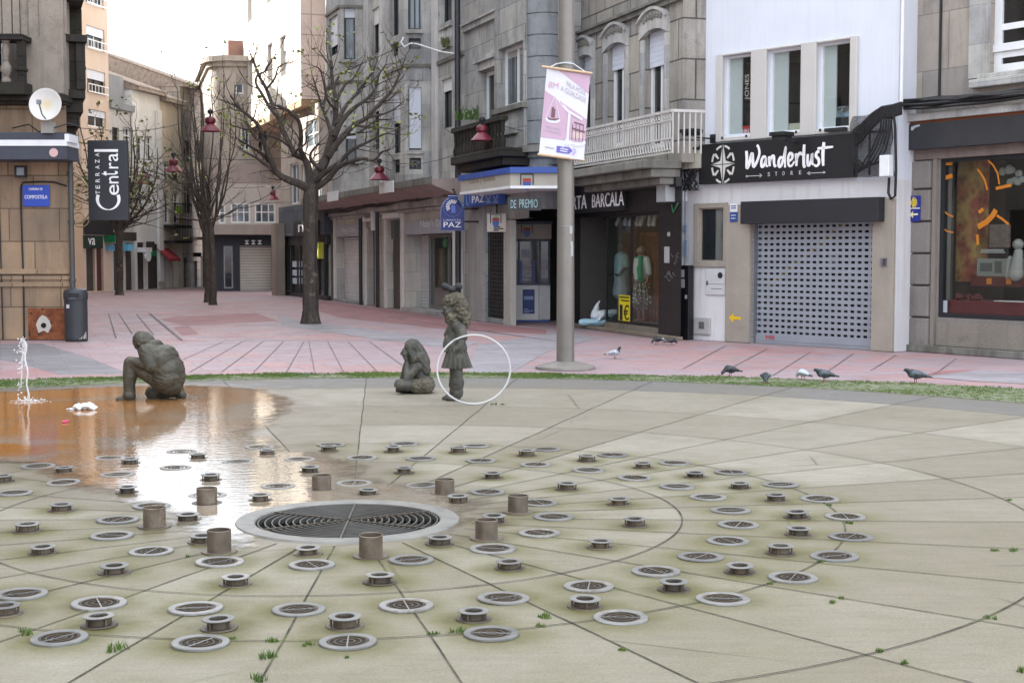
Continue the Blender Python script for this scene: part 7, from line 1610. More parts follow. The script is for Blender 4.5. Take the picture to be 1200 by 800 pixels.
    m.build('sail_picture', paint('banner_beige', '#cdb6b4', .6), cl)
    def btext(name, txt, s0, s1, q0, q1, mat, sl=0):
        v, f = text_mesh(txt, .0, 0); xs = [p.x for p in v]; ys = [p.y for p in v]; m = MB()
        m.add([B(s0 + (s1 - s0) * (p.x - min(xs)) / (max(xs) - min(xs)), q1 - (q1 - q0) * (p.y - min(ys)) / (max(ys) - min(ys)) + sl * (p.x - min(xs)) / (max(xs) - min(xs)), .008) for p in v], f); m.build(name, mat, cl)
    btext('date_lettering', '8M', .07, .3, .155, .225, flat('banner_rose', '#cf9fb4')); btext('slogan_lettering', 'FALA HOXE', .48, .93, .12, .18, gm, .085); btext('slogan_lettering', 'A IGUALDADE', .36, .95, .18, .24, gm, .105)
    btext('small_lettering', 'IGUAL A TODO', .1, .42, .655, .685, gm, .02); btext('small_lettering', 'O QUE FACEMOS', .06, .45, .70, .73, gm, .02)
    patch('violet_badge', [(.38, .875), (.66, .875), (.74, .91), (.66, .95), (.38, .95)], flat('badge_violet', '#6a62b5'), .006, cl); m = MB(); st(m, [(.46, .9), (.64, .905)], .012, .01); st(m, [(.46, .925), (.62, .93)], .012, .01); m.each('badge_print', whm, cl)
    m = MB(); st(m, [(.12, .905), (.32, .91)], .012); m.build('faint_print', gm, cl)
    m = MB(); st(m, [(.76, .88), (.8, .915), (.74, .955)], .025); m.build('badge_chevron', flat('badge_lilac', '#b7a6dd'), cl)
    wd = paint('pale_wood', '#c2a888', .6, 0, .15, 9); m = MB(); a = Vector(TL) + (TL - TR) * .12; c = Vector(TR) + (TR - TL) * .04; m.tube([a, c], .018, 10); a2 = Vector(BL) + (BL - BR) * .03; c2 = Vector(BR) + (BR - BL) * .03; m.tube([a2, c2], .018, 10); m.build('rod', wd, b, smooth=True)
    top = AT(662, 73.5, g0.y - .14); m = MB(); m.tube([TL.lerp(TR, .05), AT(652, 75, Yb + .05), top], .006, 5); m.tube([TL.lerp(TR, .92), AT(672, 75, Yb + .05), top], .006, 5); m.build('cord', FRAMEW, b)
    m = MB(F); z = top.z; m.tube([(0, 0, z - .02), (0, 0, z + .02)], .122, 24); m.build('banner_clamp', GREYMETAL, t)
mk_pole()

def mk_bin():
    g0 = G(94.5, 398.5); t = thing('litter_bin', 'dark grey rounded litter bin with worn white foot at the corner drain pipe', 'bin', loc=(g0.x, g0.y - .25, 0)); F = at_root(t); gm = paint('bin_grey', '#35373c', .5, .1, .15, 4)
    m = MB(F); m.hprism([(.21 * math.cos(a) * (1 if abs(math.cos(a)) > .3 else 1), .2 * math.sin(a)) for a in [2 * PI * k / 28 for k in range(28)]], .04, .78); m.build('body', gm, t, smooth=True, ang=30)
    m = MB(F); m.lathe([(.222, .78), (.225, .84), (.222, .9), (.2, .955), (.12, .985), (0, .99)], n=28); m.build('lid', gm, t, smooth=True)
    m = MB(F); m.lathe([(.2, 0), (.21, .05), (.2, .05)], n=28); m.build('base_ring', paint('bin_base', '#2a2b2d', .6), t)
    m = MB(F); m.box(-.13, .13, -.226, -.2, .83, .9); m.build('opening', BLACK, t)
    m = MB(F); m.box(-.115, -.06, -.204, -.185, .62, .69); m.build('sticker', flat('sticker_pale', '#a9adb0'), t)
    m = MB(F); m.add([(.211 * math.cos(a), .202 * math.sin(a), z) for a, z in ((-1.15, .045), (-.9, .045), (-.6, .045), (-.3, .045), (-.3, .19), (-.5, .13), (-.75, .09))], [(0, 1, 6), (1, 2, 5, 6), (2, 3, 4, 5)]); m.build('worn_patch', flat('patch_white', '#bcb6ad'), t)
    m = MB(F); m.text('LIXO', -.07, .07, .79, .815, -.224); m.build('lettering', flat('bin_letter_grey', '#77797c'), t)
mk_bin()

def mk_dish():
    F = F0; u, z = F.uz(53.5, 123, .9); t = thing('satellite_dish', 'white round satellite dish with yellowish centre above the awning box', 'satellite dish', loc=F.W(u, -.85, z)); Fr = at_root(t); M = Matrix.Rotation(R(82), 3, 'X')
    m = MB(Fr); prof = [(.0001, .0)] + [(.292 * k / 8, .075 * (k / 8) ** 2) for k in range(1, 9)] + [(.297, .075), (.292, .068)] + [(.292 * k / 8, .075 * (k / 8) ** 2 - .012) for k in range(7, -1, -1)]; m.lathe(prof, (0, 0, 0), 40, M=M)
    b = NB('dish_enamel'); d = b.n('VectorMath'); d.operation = 'LENGTH'; b.l(b.co, d.inputs[0]); f = b.ramp(d.outputs['Value'], .03, .16); f = b.math('ADD', f, b.ramp(b.noise(9, 4), .3, .7, -.25, .25)); b.set(base=b.mix(f, C('#cdbf9c'), C('#cfcdc9')), rough=.45); m.build('reflector', b.m, t, smooth=True)
    m = MB(Fr); m.tube([(.01, -.07, -.26), (.02, -.32, -.2), (0, -.42, .0)], .014, 6); m.box(-.03, .03, -.47, -.37, -.03, .05); m.build('feed_arm', GREYMETAL, t)
    m = MB(Fr); m.tube([(0, .05, 0), (0, .12, -.2), (.0, .12, -.42)], .03, 8); m.box(-.12, .1, .02, .2, -.5, -.3); m.build('mount', paint('mount_grey', '#8d8b86', .5), t, smooth=True)
    m = MB(Fr); m.tube([(-.0, .1, -.4), (-.25, .3, -.46), (-.5, .5, -.3), (-.9, .75, -.35)], .012, 5); m.tube([(.1, .1, -.4), (.3, .3, -.3), (.45, .5, -.35), (.5, .6, -.7)], .012, 5); m.each('coax_cable', CABLE, t)
mk_dish()
def mk_flood():
    F = F0; r = F.rect(19.5, 194, 33, 208, .2); u = (r[0] + r[1]) / 2; t = thing('wall_floodlight', 'small dark framed floodlight under the grey awning box', 'floodlight', loc=F.W(u, -.2, (r[2] + r[3]) / 2)); Fr = at_root(t); h = (r[3] - r[2]) / 2; w2 = (r[1] - r[0]) / 2
    m = MB(Fr); m.box(-w2, w2, -.03, .04, -h, -h + .04).box(-w2, w2, -.03, .04, h - .04, h).box(-w2, -w2 + .035, -.03, .04, -h + .04, h - .04).box(w2 - .035, w2, -.03, .04, -h + .04, h - .04).box(-w2 + .035, w2 - .035, .0, .05, -h + .04, h - .04); m.build('housing', DARKMETAL, t)
    m = MB(Fr); m.box(-w2 + .036, w2 - .036, -.012, -.004, -h + .041, h - .041); m.build('lens', paint('lens_grey', '#8d9199', .2), t)
    m = MB(Fr); m.tube([(0, .05, .0), (0, .2, .05)], .018, 6); m.build('bracket', DARKMETAL, t)
mk_flood()
def mk_streetsign():
    F = F0; r = F.rect(28.5, 217, 60, 242, .02); t = thing('street_name_sign', 'blue street name plaque reading COMPOSTELA on the left corner wall', 'sign', loc=F.W((r[0] + r[1]) / 2, -.02, (r[2] + r[3]) / 2)); Fr = at_root(t); w2, h = (r[1] - r[0]) / 2, (r[3] - r[2]) / 2
    m = MB(Fr); m.box(-w2, w2, -.025, .0, -h, h); m.build('plaque', paint('plaque_royal_blue', '#2a4ab0', .35, 0, .05, 3), t, bevel=.008)
    m = MB(Fr); m.text('CARREIRA DE', -w2 * .52, w2 * .5, h * .52, h * .74, -.028); m.text('COMPOSTELA', -w2 * .84, w2 * .84, -h * .28, h * .06, -.028); m.build('lettering', WHITE, t)
mk_streetsign()
def mk_terrace():
    Y = 27.6; r0 = AT(104, 258, Y), AT(149, 164.5, Y); t = thing('hanging_sign', 'tall black hanging sign reading TERRAZA Central in white vertical letters', 'sign', loc=(r0[0].x, Y, r0[0].z)); F = at_root(t); W = r0[1].x - r0[0].x; H = r0[1].z - r0[0].z
    px = lambda x: (x - 104) / 45 * W; pz = lambda y: (258 - y) / 93.5 * H
    m = MB(F); m.box(0, W, 0, .1, 0, H); m.build('board', paint('slate_sign', '#2a2d33', .5, 0, .05, 3), t, bevel=.006)
    m = MB(F)      # letters run upwards: measured from the photograph's sign
    def vt(ch, x0, x1, ya, yb): m.text(ch, px(x0), px(x1), pz(ya), pz(yb), -.006, .003, 0, 1)
    # large C drawn as a crescent stroke
    P = [(px(127.5 + 12.6 * math.cos(a)), pz(236 + 11.5 * math.sin(a))) for a in [R(-52 + k * (284 / 30)) + 0 for k in range(31)]]
    P = [(px(126.5 + 12.2 * math.cos(a)), pz(233.5 + 12.2 * math.sin(a))) for a in [R(-25 + 230 * k / 30) for k in range(31)]]
    n = len(P); m.stroke(P, [.012 + .05 * abs(math.cos(PI * k / (n - 1))) ** 1.0 for k in range(n)], -.008, -.001)
    vt('e', 128, 139, 228.5, 216.5); vt('n', 128, 138.5, 215, 206.5); vt('t', 119, 138, 206, 200.5); vt('r', 128, 138.5, 197.5, 190.5); vt('a', 128, 138.5, 189, 179.5); vt('l', 112, 138.5, 178, 175)
    m.build('large_lettering', WHITE, t); m = MB(F)
    for ch, y in zip('TERRAZA', (225.5, 219, 211.5, 204, 196, 189, 181.5)): m.text(ch, px(112.6), px(117.4), pz(y + 2), pz(y - 2), -.006, .003, 0, 1)
    m.build('small_lettering', WHITE, t)
    gold = paint('wrought_iron_gold', '#9c8f6c', .45, .5, .2, 9); m = MB(F)
    def spiral(cx, cy, r0, turns, dirn, a0):
        return [(px(cx) + (r0 * (1 - .8 * k / 30)) * math.cos(a0 + dirn * 2 * PI * turns * k / 30), .05, pz(cy) + (r0 * (1 - .8 * k / 30)) * math.sin(a0 + dirn * 2 * PI * turns * k / 30)) for k in range(31)]
    m.tube(spiral(93, 219, .16, 1.7, 1, 0), .013, 5).tube(spiral(93, 256, .19, 1.6, -1, 0), .013, 5).tube(spiral(91, 240, .12, 1.4, 1, PI), .011, 5).tube([(px(85), .05, pz(262)), (px(96), .05, pz(262)), (px(104), .05, pz(250))], .014, 5).tube([(px(85), .05, pz(204)), (px(96), .05, pz(209)), (px(104), .05, pz(220))], .02, 6)
    m.tube([(px(84), .05, pz(166)), (px(104), .05, pz(168))], .02, 6); m.tube([(px(84), .05, pz(272)), (px(84), .05, pz(196))], .018, 6); m.build('scroll_bracket', gold, t, smooth=True)
    m = MB(F); m.tube([(px(x), .05 + .02 * math.sin(x), pz(y)) for x, y in ((81, 245), (82, 258), (80.5, 268), (82, 281))], .018, 5); m.build('green_ribbon', flat('neon_ribbon', '#4f9a5a'), t)
mk_terrace()

# ================================================================== HANGING STREET LAMPS ON WIRES
RED = paint('lamp_red', '#702636', .4, 0, .12, 4)
def mk_lamp():
    t = thing('hanging_lamp', 'x', 'street lamp', loc=(0, 0, 0), group='red bell-shaped street lamps hung on wires'); F = at_root(t)
    m = MB(F); m.lathe([(.31, -.2), (.3, -.185), (.2, -.07), (.13, .0), (.11, .03), (.105, .03), (.1, 0), (.19, -.075), (.29, -.195)], n=32); m.build('bell_shade', RED, t, smooth=True, ang=35)
    m = MB(F); m.lathe([(.11, .03), (.15, .05), (.16, .13), (.13, .19), (.07, .225), (0, .23)], n=28); m.build('cap', paint('lamp_crimson', '#641a28', .4, 0, .12), t, smooth=True)
    m = MB(F); m.lathe([(.0, .22), (.03, .23), (.03, .3), (.07, .31), (.085, .36), (.07, .41), (.02, .44), (0, .44)], n=16); m.build('insulator', DARKMETAL, t, smooth=True)
    m = MB(F); m.lathe([(0, -.17), (.09, -.15), (.11, -.08), (.08, -.02), (0, -.01)], n=20); m.build('diffuser', paint('frosted_glass', '#d8d2cc', .3, 0, .04), t, smooth=True); return t
LAMPS = [(246.5, 146, 41.0, 'red bell lamp hanging nearest, in front of the pale rounded-corner building'), (203.5, 194, 47, 'red bell lamp among the upright branches of the twin-trunk tree'), (167.5, 210, 62, 'small dark red bell lamp in front of the white far houses'), (320, 229, 56, 'small dark bell lamp in front of the white bay windows'), (444.5, 203, 39, 'pinkish red bell lamp above the concrete canopy of the stone row'), (565, 156, 31.2, 'red bell lamp before the planted stone balcony'), (104.5, 246, 75, 'tiny far bell lamp') ]
lp = mk_lamp(); first = True
for px, py, Y, lab in LAMPS[:6]:
    p = AT(px, py, Y); o = lp if first else dup(lp, p); first = False; o.location = p; o['label'] = lab; o.scale = ({320: .85, 565: .82, 444.5: .92}.get(px, 1),) * 3
WIRES = [((246.5, 132, 41), (92, 150, 30), (480, 50, 37.9), 'thin wire carrying the nearest red lamp across the street to the bay window'), ((203.5, 182, 47), (130, 176, 57), (392, 178, 46), 'thin wire carrying the red lamp by the twin-trunk tree'), ((167.5, 199, 62), (135, 195, 58), (262, 205, 61), 'thin wire carrying the small lamp before the far white houses'),
         ((320, 218, 56), (215, 208, 66), (352, 214, 50), 'thin wire carrying the small lamp before the bay windows'), ((444.5, 188, 39), (385, 196, 46), (548, 176, 34), 'thin wire carrying the pinkish lamp above the canopy'), ((565, 139, 31.2), (520, 150, 36), (690, 150, 30.6), 'thin wire carrying the red lamp by the planted balcony')]
for mid, a, b2, lab in WIRES:
    A, Mm, B2 = AT(*a), AT(*mid), AT(*b2); P = []
    for k in range(13): q = k / 12; P.append(A.lerp(Mm, q) - Vector((0, 0, .25 * math.sin(PI * q))))
    for k in range(1, 13): q = k / 12; P.append(Mm.lerp(B2, q) - Vector((0, 0, .2 * math.sin(PI * q))))
    m = MB(); m.tube(P, .009, 5); o = m.build('overhead_wire', CABLE); tag(o, lab, 'wire', 'thin wires spanning the street')
# string of pale rope lights looped across the bay building
m = MB(); P = [AT(*q) for q in ((473, 44, 37.4), (470, 50, 37.35), (474, 55, 37.3), (481, 51, 37.3), (490, 52, 37.2), (505, 57, 36.9), (518, 61, 36.3), (532, 63, 35.8))]
m.tube(P, .022, 6); o = m.build('rope_garland', FRAMEW); tag(o, 'short white rope light slung across the stone bay window', 'rope light')

# ================================================================== TREES
def bark(name, col, light):
    b = NB(name); f = b.noise(1, 5, .75, b.map((9, 9, 2.2))); base = b.mix(b.ramp(f, .35, .65), C(col), mul(C(col), 1.9)); base = b.mix(b.ramp(b.noise(5, 5, .7), .56, .66, 0, .7), base, C(light)); b.set(base=base, rough=.9, spec=.2); b.bump(f, .7, .03); return b.m
BARK = bark('plane_bark', '#393430', '#7a7268'); BARKD = bark('dark_bark', '#413c37', '#6b655b')
LEAF = paint('young_leaf', '#7e8a34', .6, 0, .35, 3, 0); LEAFD = paint('olive_leaf', '#666a3a', .6, 0, .35, 3, 0)
def limb_mesh(m, pts, r0, r1, rr):
    P = []; n = len(pts)
    for i in range(n - 1):
        for k in range(4):
            q = k / 4; a, b2, c, d = pts[max(i - 1, 0)], pts[i], pts[i + 1], pts[min(i + 2, n - 1)]
            P.append(.5 * (2 * b2 + (c - a) * q + (2 * a - 5 * b2 + 4 * c - d) * q * q + (3 * b2 - a - 3 * c + d) * q ** 3))
    P.append(pts[-1]); N = len(P); R2 = [r0 + (r1 - r0) * (i / (N - 1)) ** .8 for i in range(N)]
    R2 = [r * (1 + .10 * noise.noise(p * 3)) for r, p in zip(R2, P)]
    m.tube(P, R2, 8); return P, R2
def twig(m, lv, p, d, L, r, depth, rr, leafp, up=.25):
    n = 4; P = [p]; dd = d.normalized()
    for i in range(n):
        dd = (dd + Vector((rr.uniform(-.28, .28), rr.uniform(-.28, .28), rr.uniform(-.2, .28) + up * .3))).normalized(); P.append(P[-1] + dd * L / n)
    m.tube(P, [r * (1 - .75 * i / n) for i in range(n + 1)], 4, cap=False)
    if depth > 0:
        for i in range(1, n + 1):
            if rr.random() < .75: twig(m, lv, P[i], (dd + Vector((rr.uniform(-1, 1), rr.uniform(-1, 1), rr.uniform(-.5, .9)))), L * rr.uniform(.4, .7), r * .55, depth - 1, rr, leafp, up)
    elif rr.random() < leafp:
        for _ in range(rr.randint(2, 5)): lv.append(P[-1] + Vector((rr.uniform(-.06, .06), rr.uniform(-.06, .06), rr.uniform(-.05, .06))))
def leaves(pts, size, rr, mat, par, name='leaves'):
    m = MB()
    for p in pts:
        a = Vector((rr.uniform(-1, 1), rr.uniform(-1, 1), rr.uniform(-.6, .6))).normalized(); b2 = a.cross(Vector((rr.uniform(-1, 1), rr.uniform(-1, 1), 1))).normalized(); s = size * rr.uniform(.6, 1.25)
        m.add([p, p + a * s * .5 + b2 * s * .38, p + a * s, p + a * s * .5 - b2 * s * .38], [(0, 1, 2, 3)])
    F = at_root(par); inv = ROOTM[par.name].inverted(); m.v = [inv @ v for v in m.v]; m.F = F; return m.build(name, mat, par)
def localise(m, par): inv = ROOTM[par.name].inverted(); m.v = [inv @ v for v in m.v]; m.F = at_root(par); return m
def mk_near_tree():
    Y = G(364, 379).y; rr = random.Random(11); g0 = G(364, 379); t = thing('street_tree', 'nearest pruned tree with thick forked trunk and spreading bare limbs with a few green leaves', 'tree', loc=(g0.x, g0.y, 0), group='pruned street trees'); k = Y / FPX
    tr = MB(); fo = []; lv = []
    def PT(l, dy0, dy1): n = len(l); return [AT(x, y, Y + dy0 + (dy1 - dy0) * i / max(1, n - 1)) for i, (x, y) in enumerate(l)]
    limb_mesh(tr, PT([(365, 381), (364, 360), (364, 330), (363, 300), (364, 270), (364, 240), (365, 216)], 0, 0), 9.6 * k, 8.6 * k, rr)
    tr.lathe([(13 * k, -.02), (11 * k, .12), (9.5 * k, .3)], (g0.x, g0.y, 0), 12)
    L = [  # pixel polylines, start and end radius in px, depth drift
        ([(364, 224), (352, 216), (338, 211), (325, 203), (318, 190), (310, 168), (303, 148), (294, 138), (282, 128), (270, 112)], 6.5, 1.6, 0, -1.6), ([(318, 192), (306, 180), (292, 171), (280, 164)], 3, 1.2, -.4, -1.8), ([(303, 148), (290, 152), (276, 148)], 2.2, .8, -.8, -1.5),
        ([(364, 222), (362, 200), (357, 187), (346, 181), (340, 170), (330, 150), (326, 136), (318, 120), (312, 104), (305, 92), (300, 80), (296, 68)], 5.5, 1.8, 0, 1.2), ([(326, 138), (316, 126), (308, 112), (300, 98), (302, 88), (310, 84), (319, 70)], 3, 1.1, .6, .9), ([(312, 105), (322, 92), (326, 80), (336, 74)], 2, .8, .8, 1.6),
        ([(358, 188), (352, 175), (353, 160), (350, 142), (338, 130), (325, 124)], 4.2, 2.2, .2, -.9), ([(346, 181), (348, 176), (358, 168), (358, 155)], 2.2, 1.0, 0, -.6), ([(340, 172), (328, 164), (312, 158), (296, 150)], 2.4, .8, -.2, -1.4),
        ([(365, 224), (372, 205), (380, 190), (384, 178), (389, 160), (392, 148), (394, 120), (390, 100), (388, 72)], 9, 2.2, 0, .9), ([(376, 198), (366, 190), (364, 180), (374, 168)], 3.2, 1.6, 0, -.5), ([(389, 160), (383, 140), (378, 128), (372, 108), (367, 92)], 3, 1.2, .4, 1.0), ([(378, 126), (382, 110), (380, 92)], 2.2, 1.1, .6, .9),
        ([(366, 224), (384, 210), (396, 196), (410, 190), (424, 186), (438, 188), (448, 178), (456, 176)], 5, 1.0, 0, -1.8), ([(372, 210), (384, 200), (398, 190), (412, 176), (428, 168), (444, 160), (454, 156)], 4.6, 1.0, -.1, -1.2),
        ([(384, 184), (392, 172), (404, 158), (416, 146), (430, 138), (446, 120), (458, 108), (466, 92), (472, 76)], 5.4, 1.3, .2, .5), ([(392, 160), (402, 140), (416, 126), (430, 116), (440, 104), (444, 88), (452, 76)], 4, 1.1, .3, 1.6), ([(394, 146), (404, 126), (416, 112), (428, 96), (438, 82), (442, 70)], 3.4, 1.1, .4, 1.8),
        ([(430, 138), (448, 134), (462, 128), (474, 118)], 2, .7, .3, .8), ([(416, 146), (432, 150), (448, 150), (466, 152)], 2.2, .6, .1, -.6), ([(394, 118), (404, 100), (414, 92), (424, 74)], 2.6, .9, .6, 1.6), ([(391, 104), (398, 88), (408, 82), (412, 68)], 2.4, .8, .8, 1.5), ([(388, 80), (380, 68), (374, 60)], 1.8, .8, .8, 1.2), ([(394, 128), (384, 118), (376, 84), (368, 78)], 2, .7, .5, -.6),
        ([(310, 168), (298, 160), (288, 140), (284, 122)], 2.2, .9, -.7, -.3), ([(338, 211), (320, 200), (300, 185), (286, 178)], 3.2, 1.2, 0, -1.6), ([(446, 120), (454, 118), (464, 110), (470, 104)], 1.6, .6, .4, 1), ([(404, 158), (420, 156), (440, 142), (458, 140)], 2.4, .7, .2, 1.2)]
    tips = []
    for pts, r0, r1, d0, d1 in L:
        P, R2 = limb_mesh(tr, PT(pts, d0, d1), r0 * k * .85, r1 * k * .75, rr); n = len(P)
        for i in range(3, n):
            q = i / n
            if rr.random() < .20 + .30 * q and R2[i] < 4.2 * k:
                d = (P[i] - P[i - 1]).normalized(); s = d.cross(Vector((0, 1, 0))) * rr.choice((-1, 1)); tips.append((P[i], (d * .5 + s * rr.uniform(.5, 1) + Vector((0, rr.uniform(-.6, .6), .2))), R2[i]))
        tips.append((P[-1], (P[-1] - P[-2]) * 1.0, R2[-1]))
    localise(tr, t).build('trunk', BARK, t, smooth=True)
    m = MB()
    for p, d, r in tips: twig(m, lv, p, d, rr.uniform(.35, .85), min(r * .55, .016), 1, rr, .17)
    localise(m, t).build('crown_twigs', BARK, t)
    for px, py in ((280, 150), (286, 165), (268, 128), (412, 90), (418, 84), (406, 110), (398, 98), (445, 148), (424, 160), (330, 150), (324, 172), (364, 120), (378, 118), (440, 150), (300, 168), (470, 76), (446, 170), (287, 178), (410, 150), (402, 80), (334, 112), (450, 160), (262, 130), (270, 140)):
        c = AT(px, py, Y + rr.uniform(-1, 1))
        for _ in range(11): lv.append(c + Vector((rr.gauss(0, .14), rr.gauss(0, .14), rr.gauss(0, .12))))
    leaves(lv, .10, rr, LEAF, t)
mk_near_tree()
def mk_stem_tree(px, py, lab, trunks, fork, spread, top, nst, mat, leafmat, leafp, r0, seed, lsize=.12, extra=0):
    rr = random.Random(seed); g0 = G(px, py); t = thing('street_tree', lab, 'tree', loc=(g0.x, g0.y, 0), group='pruned street trees'); k = g0.y / FPX; tr = MB(); m = MB(); lv = []
    for j, (x, y, yf) in enumerate(trunks):
        b0 = G(x, y); zf = AT(x, fork, b0.y).z; topx = x + (yf - x); P = [Vector((b0.x, b0.y, -.02)), Vector((b0.x + .03, b0.y, zf * .4)), Vector((AT(yf, 300, b0.y).x, b0.y, zf))]; limb_mesh(tr, P, r0 * k, r0 * .85 * k, rr); tr.lathe([(r0 * 1.35 * k, -.02), (r0 * 1.1 * k, .1), (r0 * k, .3)], b0, 10)
        for s in range(nst):
            a = rr.uniform(0, 2 * PI); sp = spread * k * (.25 + .75 * rr.random()); zt = AT(px, top, g0.y).z * rr.uniform(.72, 1.0); q = P[-1] - Vector((0, 0, rr.uniform(0, .5)))
            side = Vector((math.cos(a) * sp, math.sin(a) * sp * .8, 0)); pts = [q, q + side * .3 + Vector((0, 0, .55)), q + side * .62 + Vector((rr.uniform(-.12, .12), rr.uniform(-.1, .1), (zt - q.z) * .36)), q + side * .85 + Vector((rr.uniform(-.15, .15), 0, (zt - q.z) * .68)), q + side * .92 + Vector((rr.uniform(-.1, .1), 0, zt - q.z))]
            PP, RR2 = limb_mesh(tr, pts, r0 * .5 * k, r0 * .09 * k, rr)
            for i in range(4, len(PP), 2):
                if rr.random() < .65: d = (PP[i] - PP[i - 1]).normalized(); twig(m, lv, PP[i], d * .6 + Vector((rr.uniform(-1, 1), rr.uniform(-1, 1), rr.uniform(-.1, .6))), rr.uniform(.5, 1.25), .014, 1, rr, leafp)
        for s in range(extra):      # thin outward sprays low in the crown
            a = rr.uniform(0, 2 * PI); twig(m, lv, P[-1] + Vector((0, 0, rr.uniform(-.4, 1.2))), Vector((math.cos(a), math.sin(a), rr.uniform(.1, .6))), rr.uniform(1.4, 2.6), .03, 2, rr, leafp, .1)
    localise(tr, t).build('trunk', mat, t, smooth=True); localise(m, t).build('crown_twigs', mat, t)
    if lv: leaves(lv, lsize, rr, leafmat, t)
mk_stem_tree(245, 356, 'dark twin-trunk tree with many straight bare upright stems in mid street', [(243.5, 354, 242), (249.5, 357, 247)], 262, 38, 78, 7, BARKD, LEAF, .1, 4.2, 5, .09, 5)
mk_stem_tree(140, 345.5, 'slender tree with sparse olive leaves behind the black hanging sign', [(140, 345.5, 140)], 262, 62, 110, 12, BARK, LEAFD, .85, 4.6, 8, .16, 26)

# ================================================================== SMALL THINGS
def mk_plants():
    rr = random.Random(3)
    for px0, px1, py, Y, lab, n, h in ((533, 562, 138, 34.2, 'spiky green plant growing behind the stone balcony rail', 60, .42), (540, 556, 177, 33.7, 'weeds hanging from the mossy stone balcony slab', 70, .22), (519, 529, 53, 36.2, 'dry brownish plant in the high window balustrade', 50, .3)):
        c = AT((px0 + px1) / 2, py, Y); t = thing('balcony_plant', lab, 'plant', loc=c, group='plants on the stone balconies'); m = MB(at_root(t)); w2 = (px1 - px0) / 2 / FPX * Y
        for _ in range(n):
            x, y = rr.uniform(-w2, w2), rr.uniform(-.12, .12); a = rr.uniform(0, 2 * PI); q = rr.uniform(.4, 1) * h; tip = Vector((x + q * .6 * math.cos(a), y + q * .5 * math.sin(a), q * rr.uniform(.4, 1))); b2 = Vector((x, y, -.05)); s = Vector((math.sin(a), math.cos(a), 0)) * .016
            mid = b2.lerp(tip, .55) + Vector((0, 0, .05)); m.add([b2 - s, b2 + s, mid + s, mid - s, tip], [(0, 1, 2, 3), (3, 2, 4)])
        m.build('foliage', paint('balcony_green', '#4a6a2e', .7, 0, .3, 5, 0) if h > .3 else paint('weed_olive', '#5d6136', .7, 0, .4, 5, 0), t)
mk_plants()
def water_glass():
    b = NB('falling_water'); b.set(base=(.93, .95, .97, 1), rough=.12, spec=.6); b.p.inputs['Transmission Weight'].default_value = .55; b.p.inputs['IOR'].default_value = 1.33; return b.m
def mk_jet():
    g0 = G(33, 471); t = thing('water_jet', 'thin white upright water jet splashing into the brown puddle at the far left', 'water jet', loc=(g0.x, g0.y, 0)); F = at_root(t); rr = random.Random(2); k = g0.y / FPX; wm = water_glass(); m = MB(F); H = (471 - 400) * k
    P = [(.01 * math.sin(i * 1.1) - .03 * (i / 14) ** 2, 0, H * i / 14) for i in range(15)]; m.tube(P, [.007 + .005 * abs(math.sin(i * 2.3)) + .014 * max(0, (i - 10) / 4) for i in range(15)], 7)
    P = [(-.035 - .045 * (i / 9), .01, H * (1 - .062 * i * (1 + .04 * i))) for i in range(10)]; m.tube(P, [.015 - .0012 * i for i in range(10)], 6); m.build('jet_column', wm, t, smooth=True)
    m = MB(F)
    for _ in range(70):
        q = rr.random(); z = H * (1 - q * q) + rr.uniform(-.03, .05); x = rr.gauss(-.045 - .04 * q, .022); m.ball((x, rr.gauss(0, .02), max(.01, z)), rr.uniform(.005, .014), 6)
    for _ in range(60): a = rr.uniform(0, 2 * PI); r = abs(rr.gauss(0, .13)); m.ball((r * math.cos(a), r * math.sin(a), rr.uniform(.008, .07) * max(.2, 1 - r * 3)), rr.uniform(.004, .011), 5)
    m.build('droplets', wm, t, smooth=True)
    m = MB(F)
    for r in (.07, .13, .2): m.tube([(r * math.cos(a) * (1 + .05 * math.sin(5 * a)), r * math.sin(a), .0035) for a in [2 * PI * i / 32 for i in range(32)]], .005, 5, closed=True)
    m.build('splash_rings', wm, t, smooth=True)
mk_jet()
def mk_litter():
    g0 = G(98, 481); t = thing('crumpled_paper', 'white crumpled wet paper lying in the puddle left of the kneeling man', 'litter', loc=(g0.x, g0.y, .005))
    sculpt('paper', [('b', (-.05, 0, .035), (.07, .05, .035)), ('b', (.03, .02, .04), (.08, .05, .035)), ('b', (.1, 0, .025), (.05, .03, .02)), ('b', (-.12, .01, .01), (.07, .03, .012))], paint('wet_paper', '#d9dde0', .5, 0, .05, 6), t, .008, 1, lambda p, n: n * .02 * noise.noise(p * 30))
    g0 = G(76, 496); t = thing('pink_petal', 'small bright pink scrap floating in the brown puddle', 'litter', loc=(g0.x, g0.y, .006)); m = MB(at_root(t)); 
    sculpt('scrap', [('b', (0, 0, .01), (.03, .025, .012)), ('b', (.02, .01, .018), (.018, .02, .012))], paint('hot_pink', '#c2416b', .5), t, .005, 1, lambda p, n: n * .008 * noise.noise(p * 50))
mk_litter()
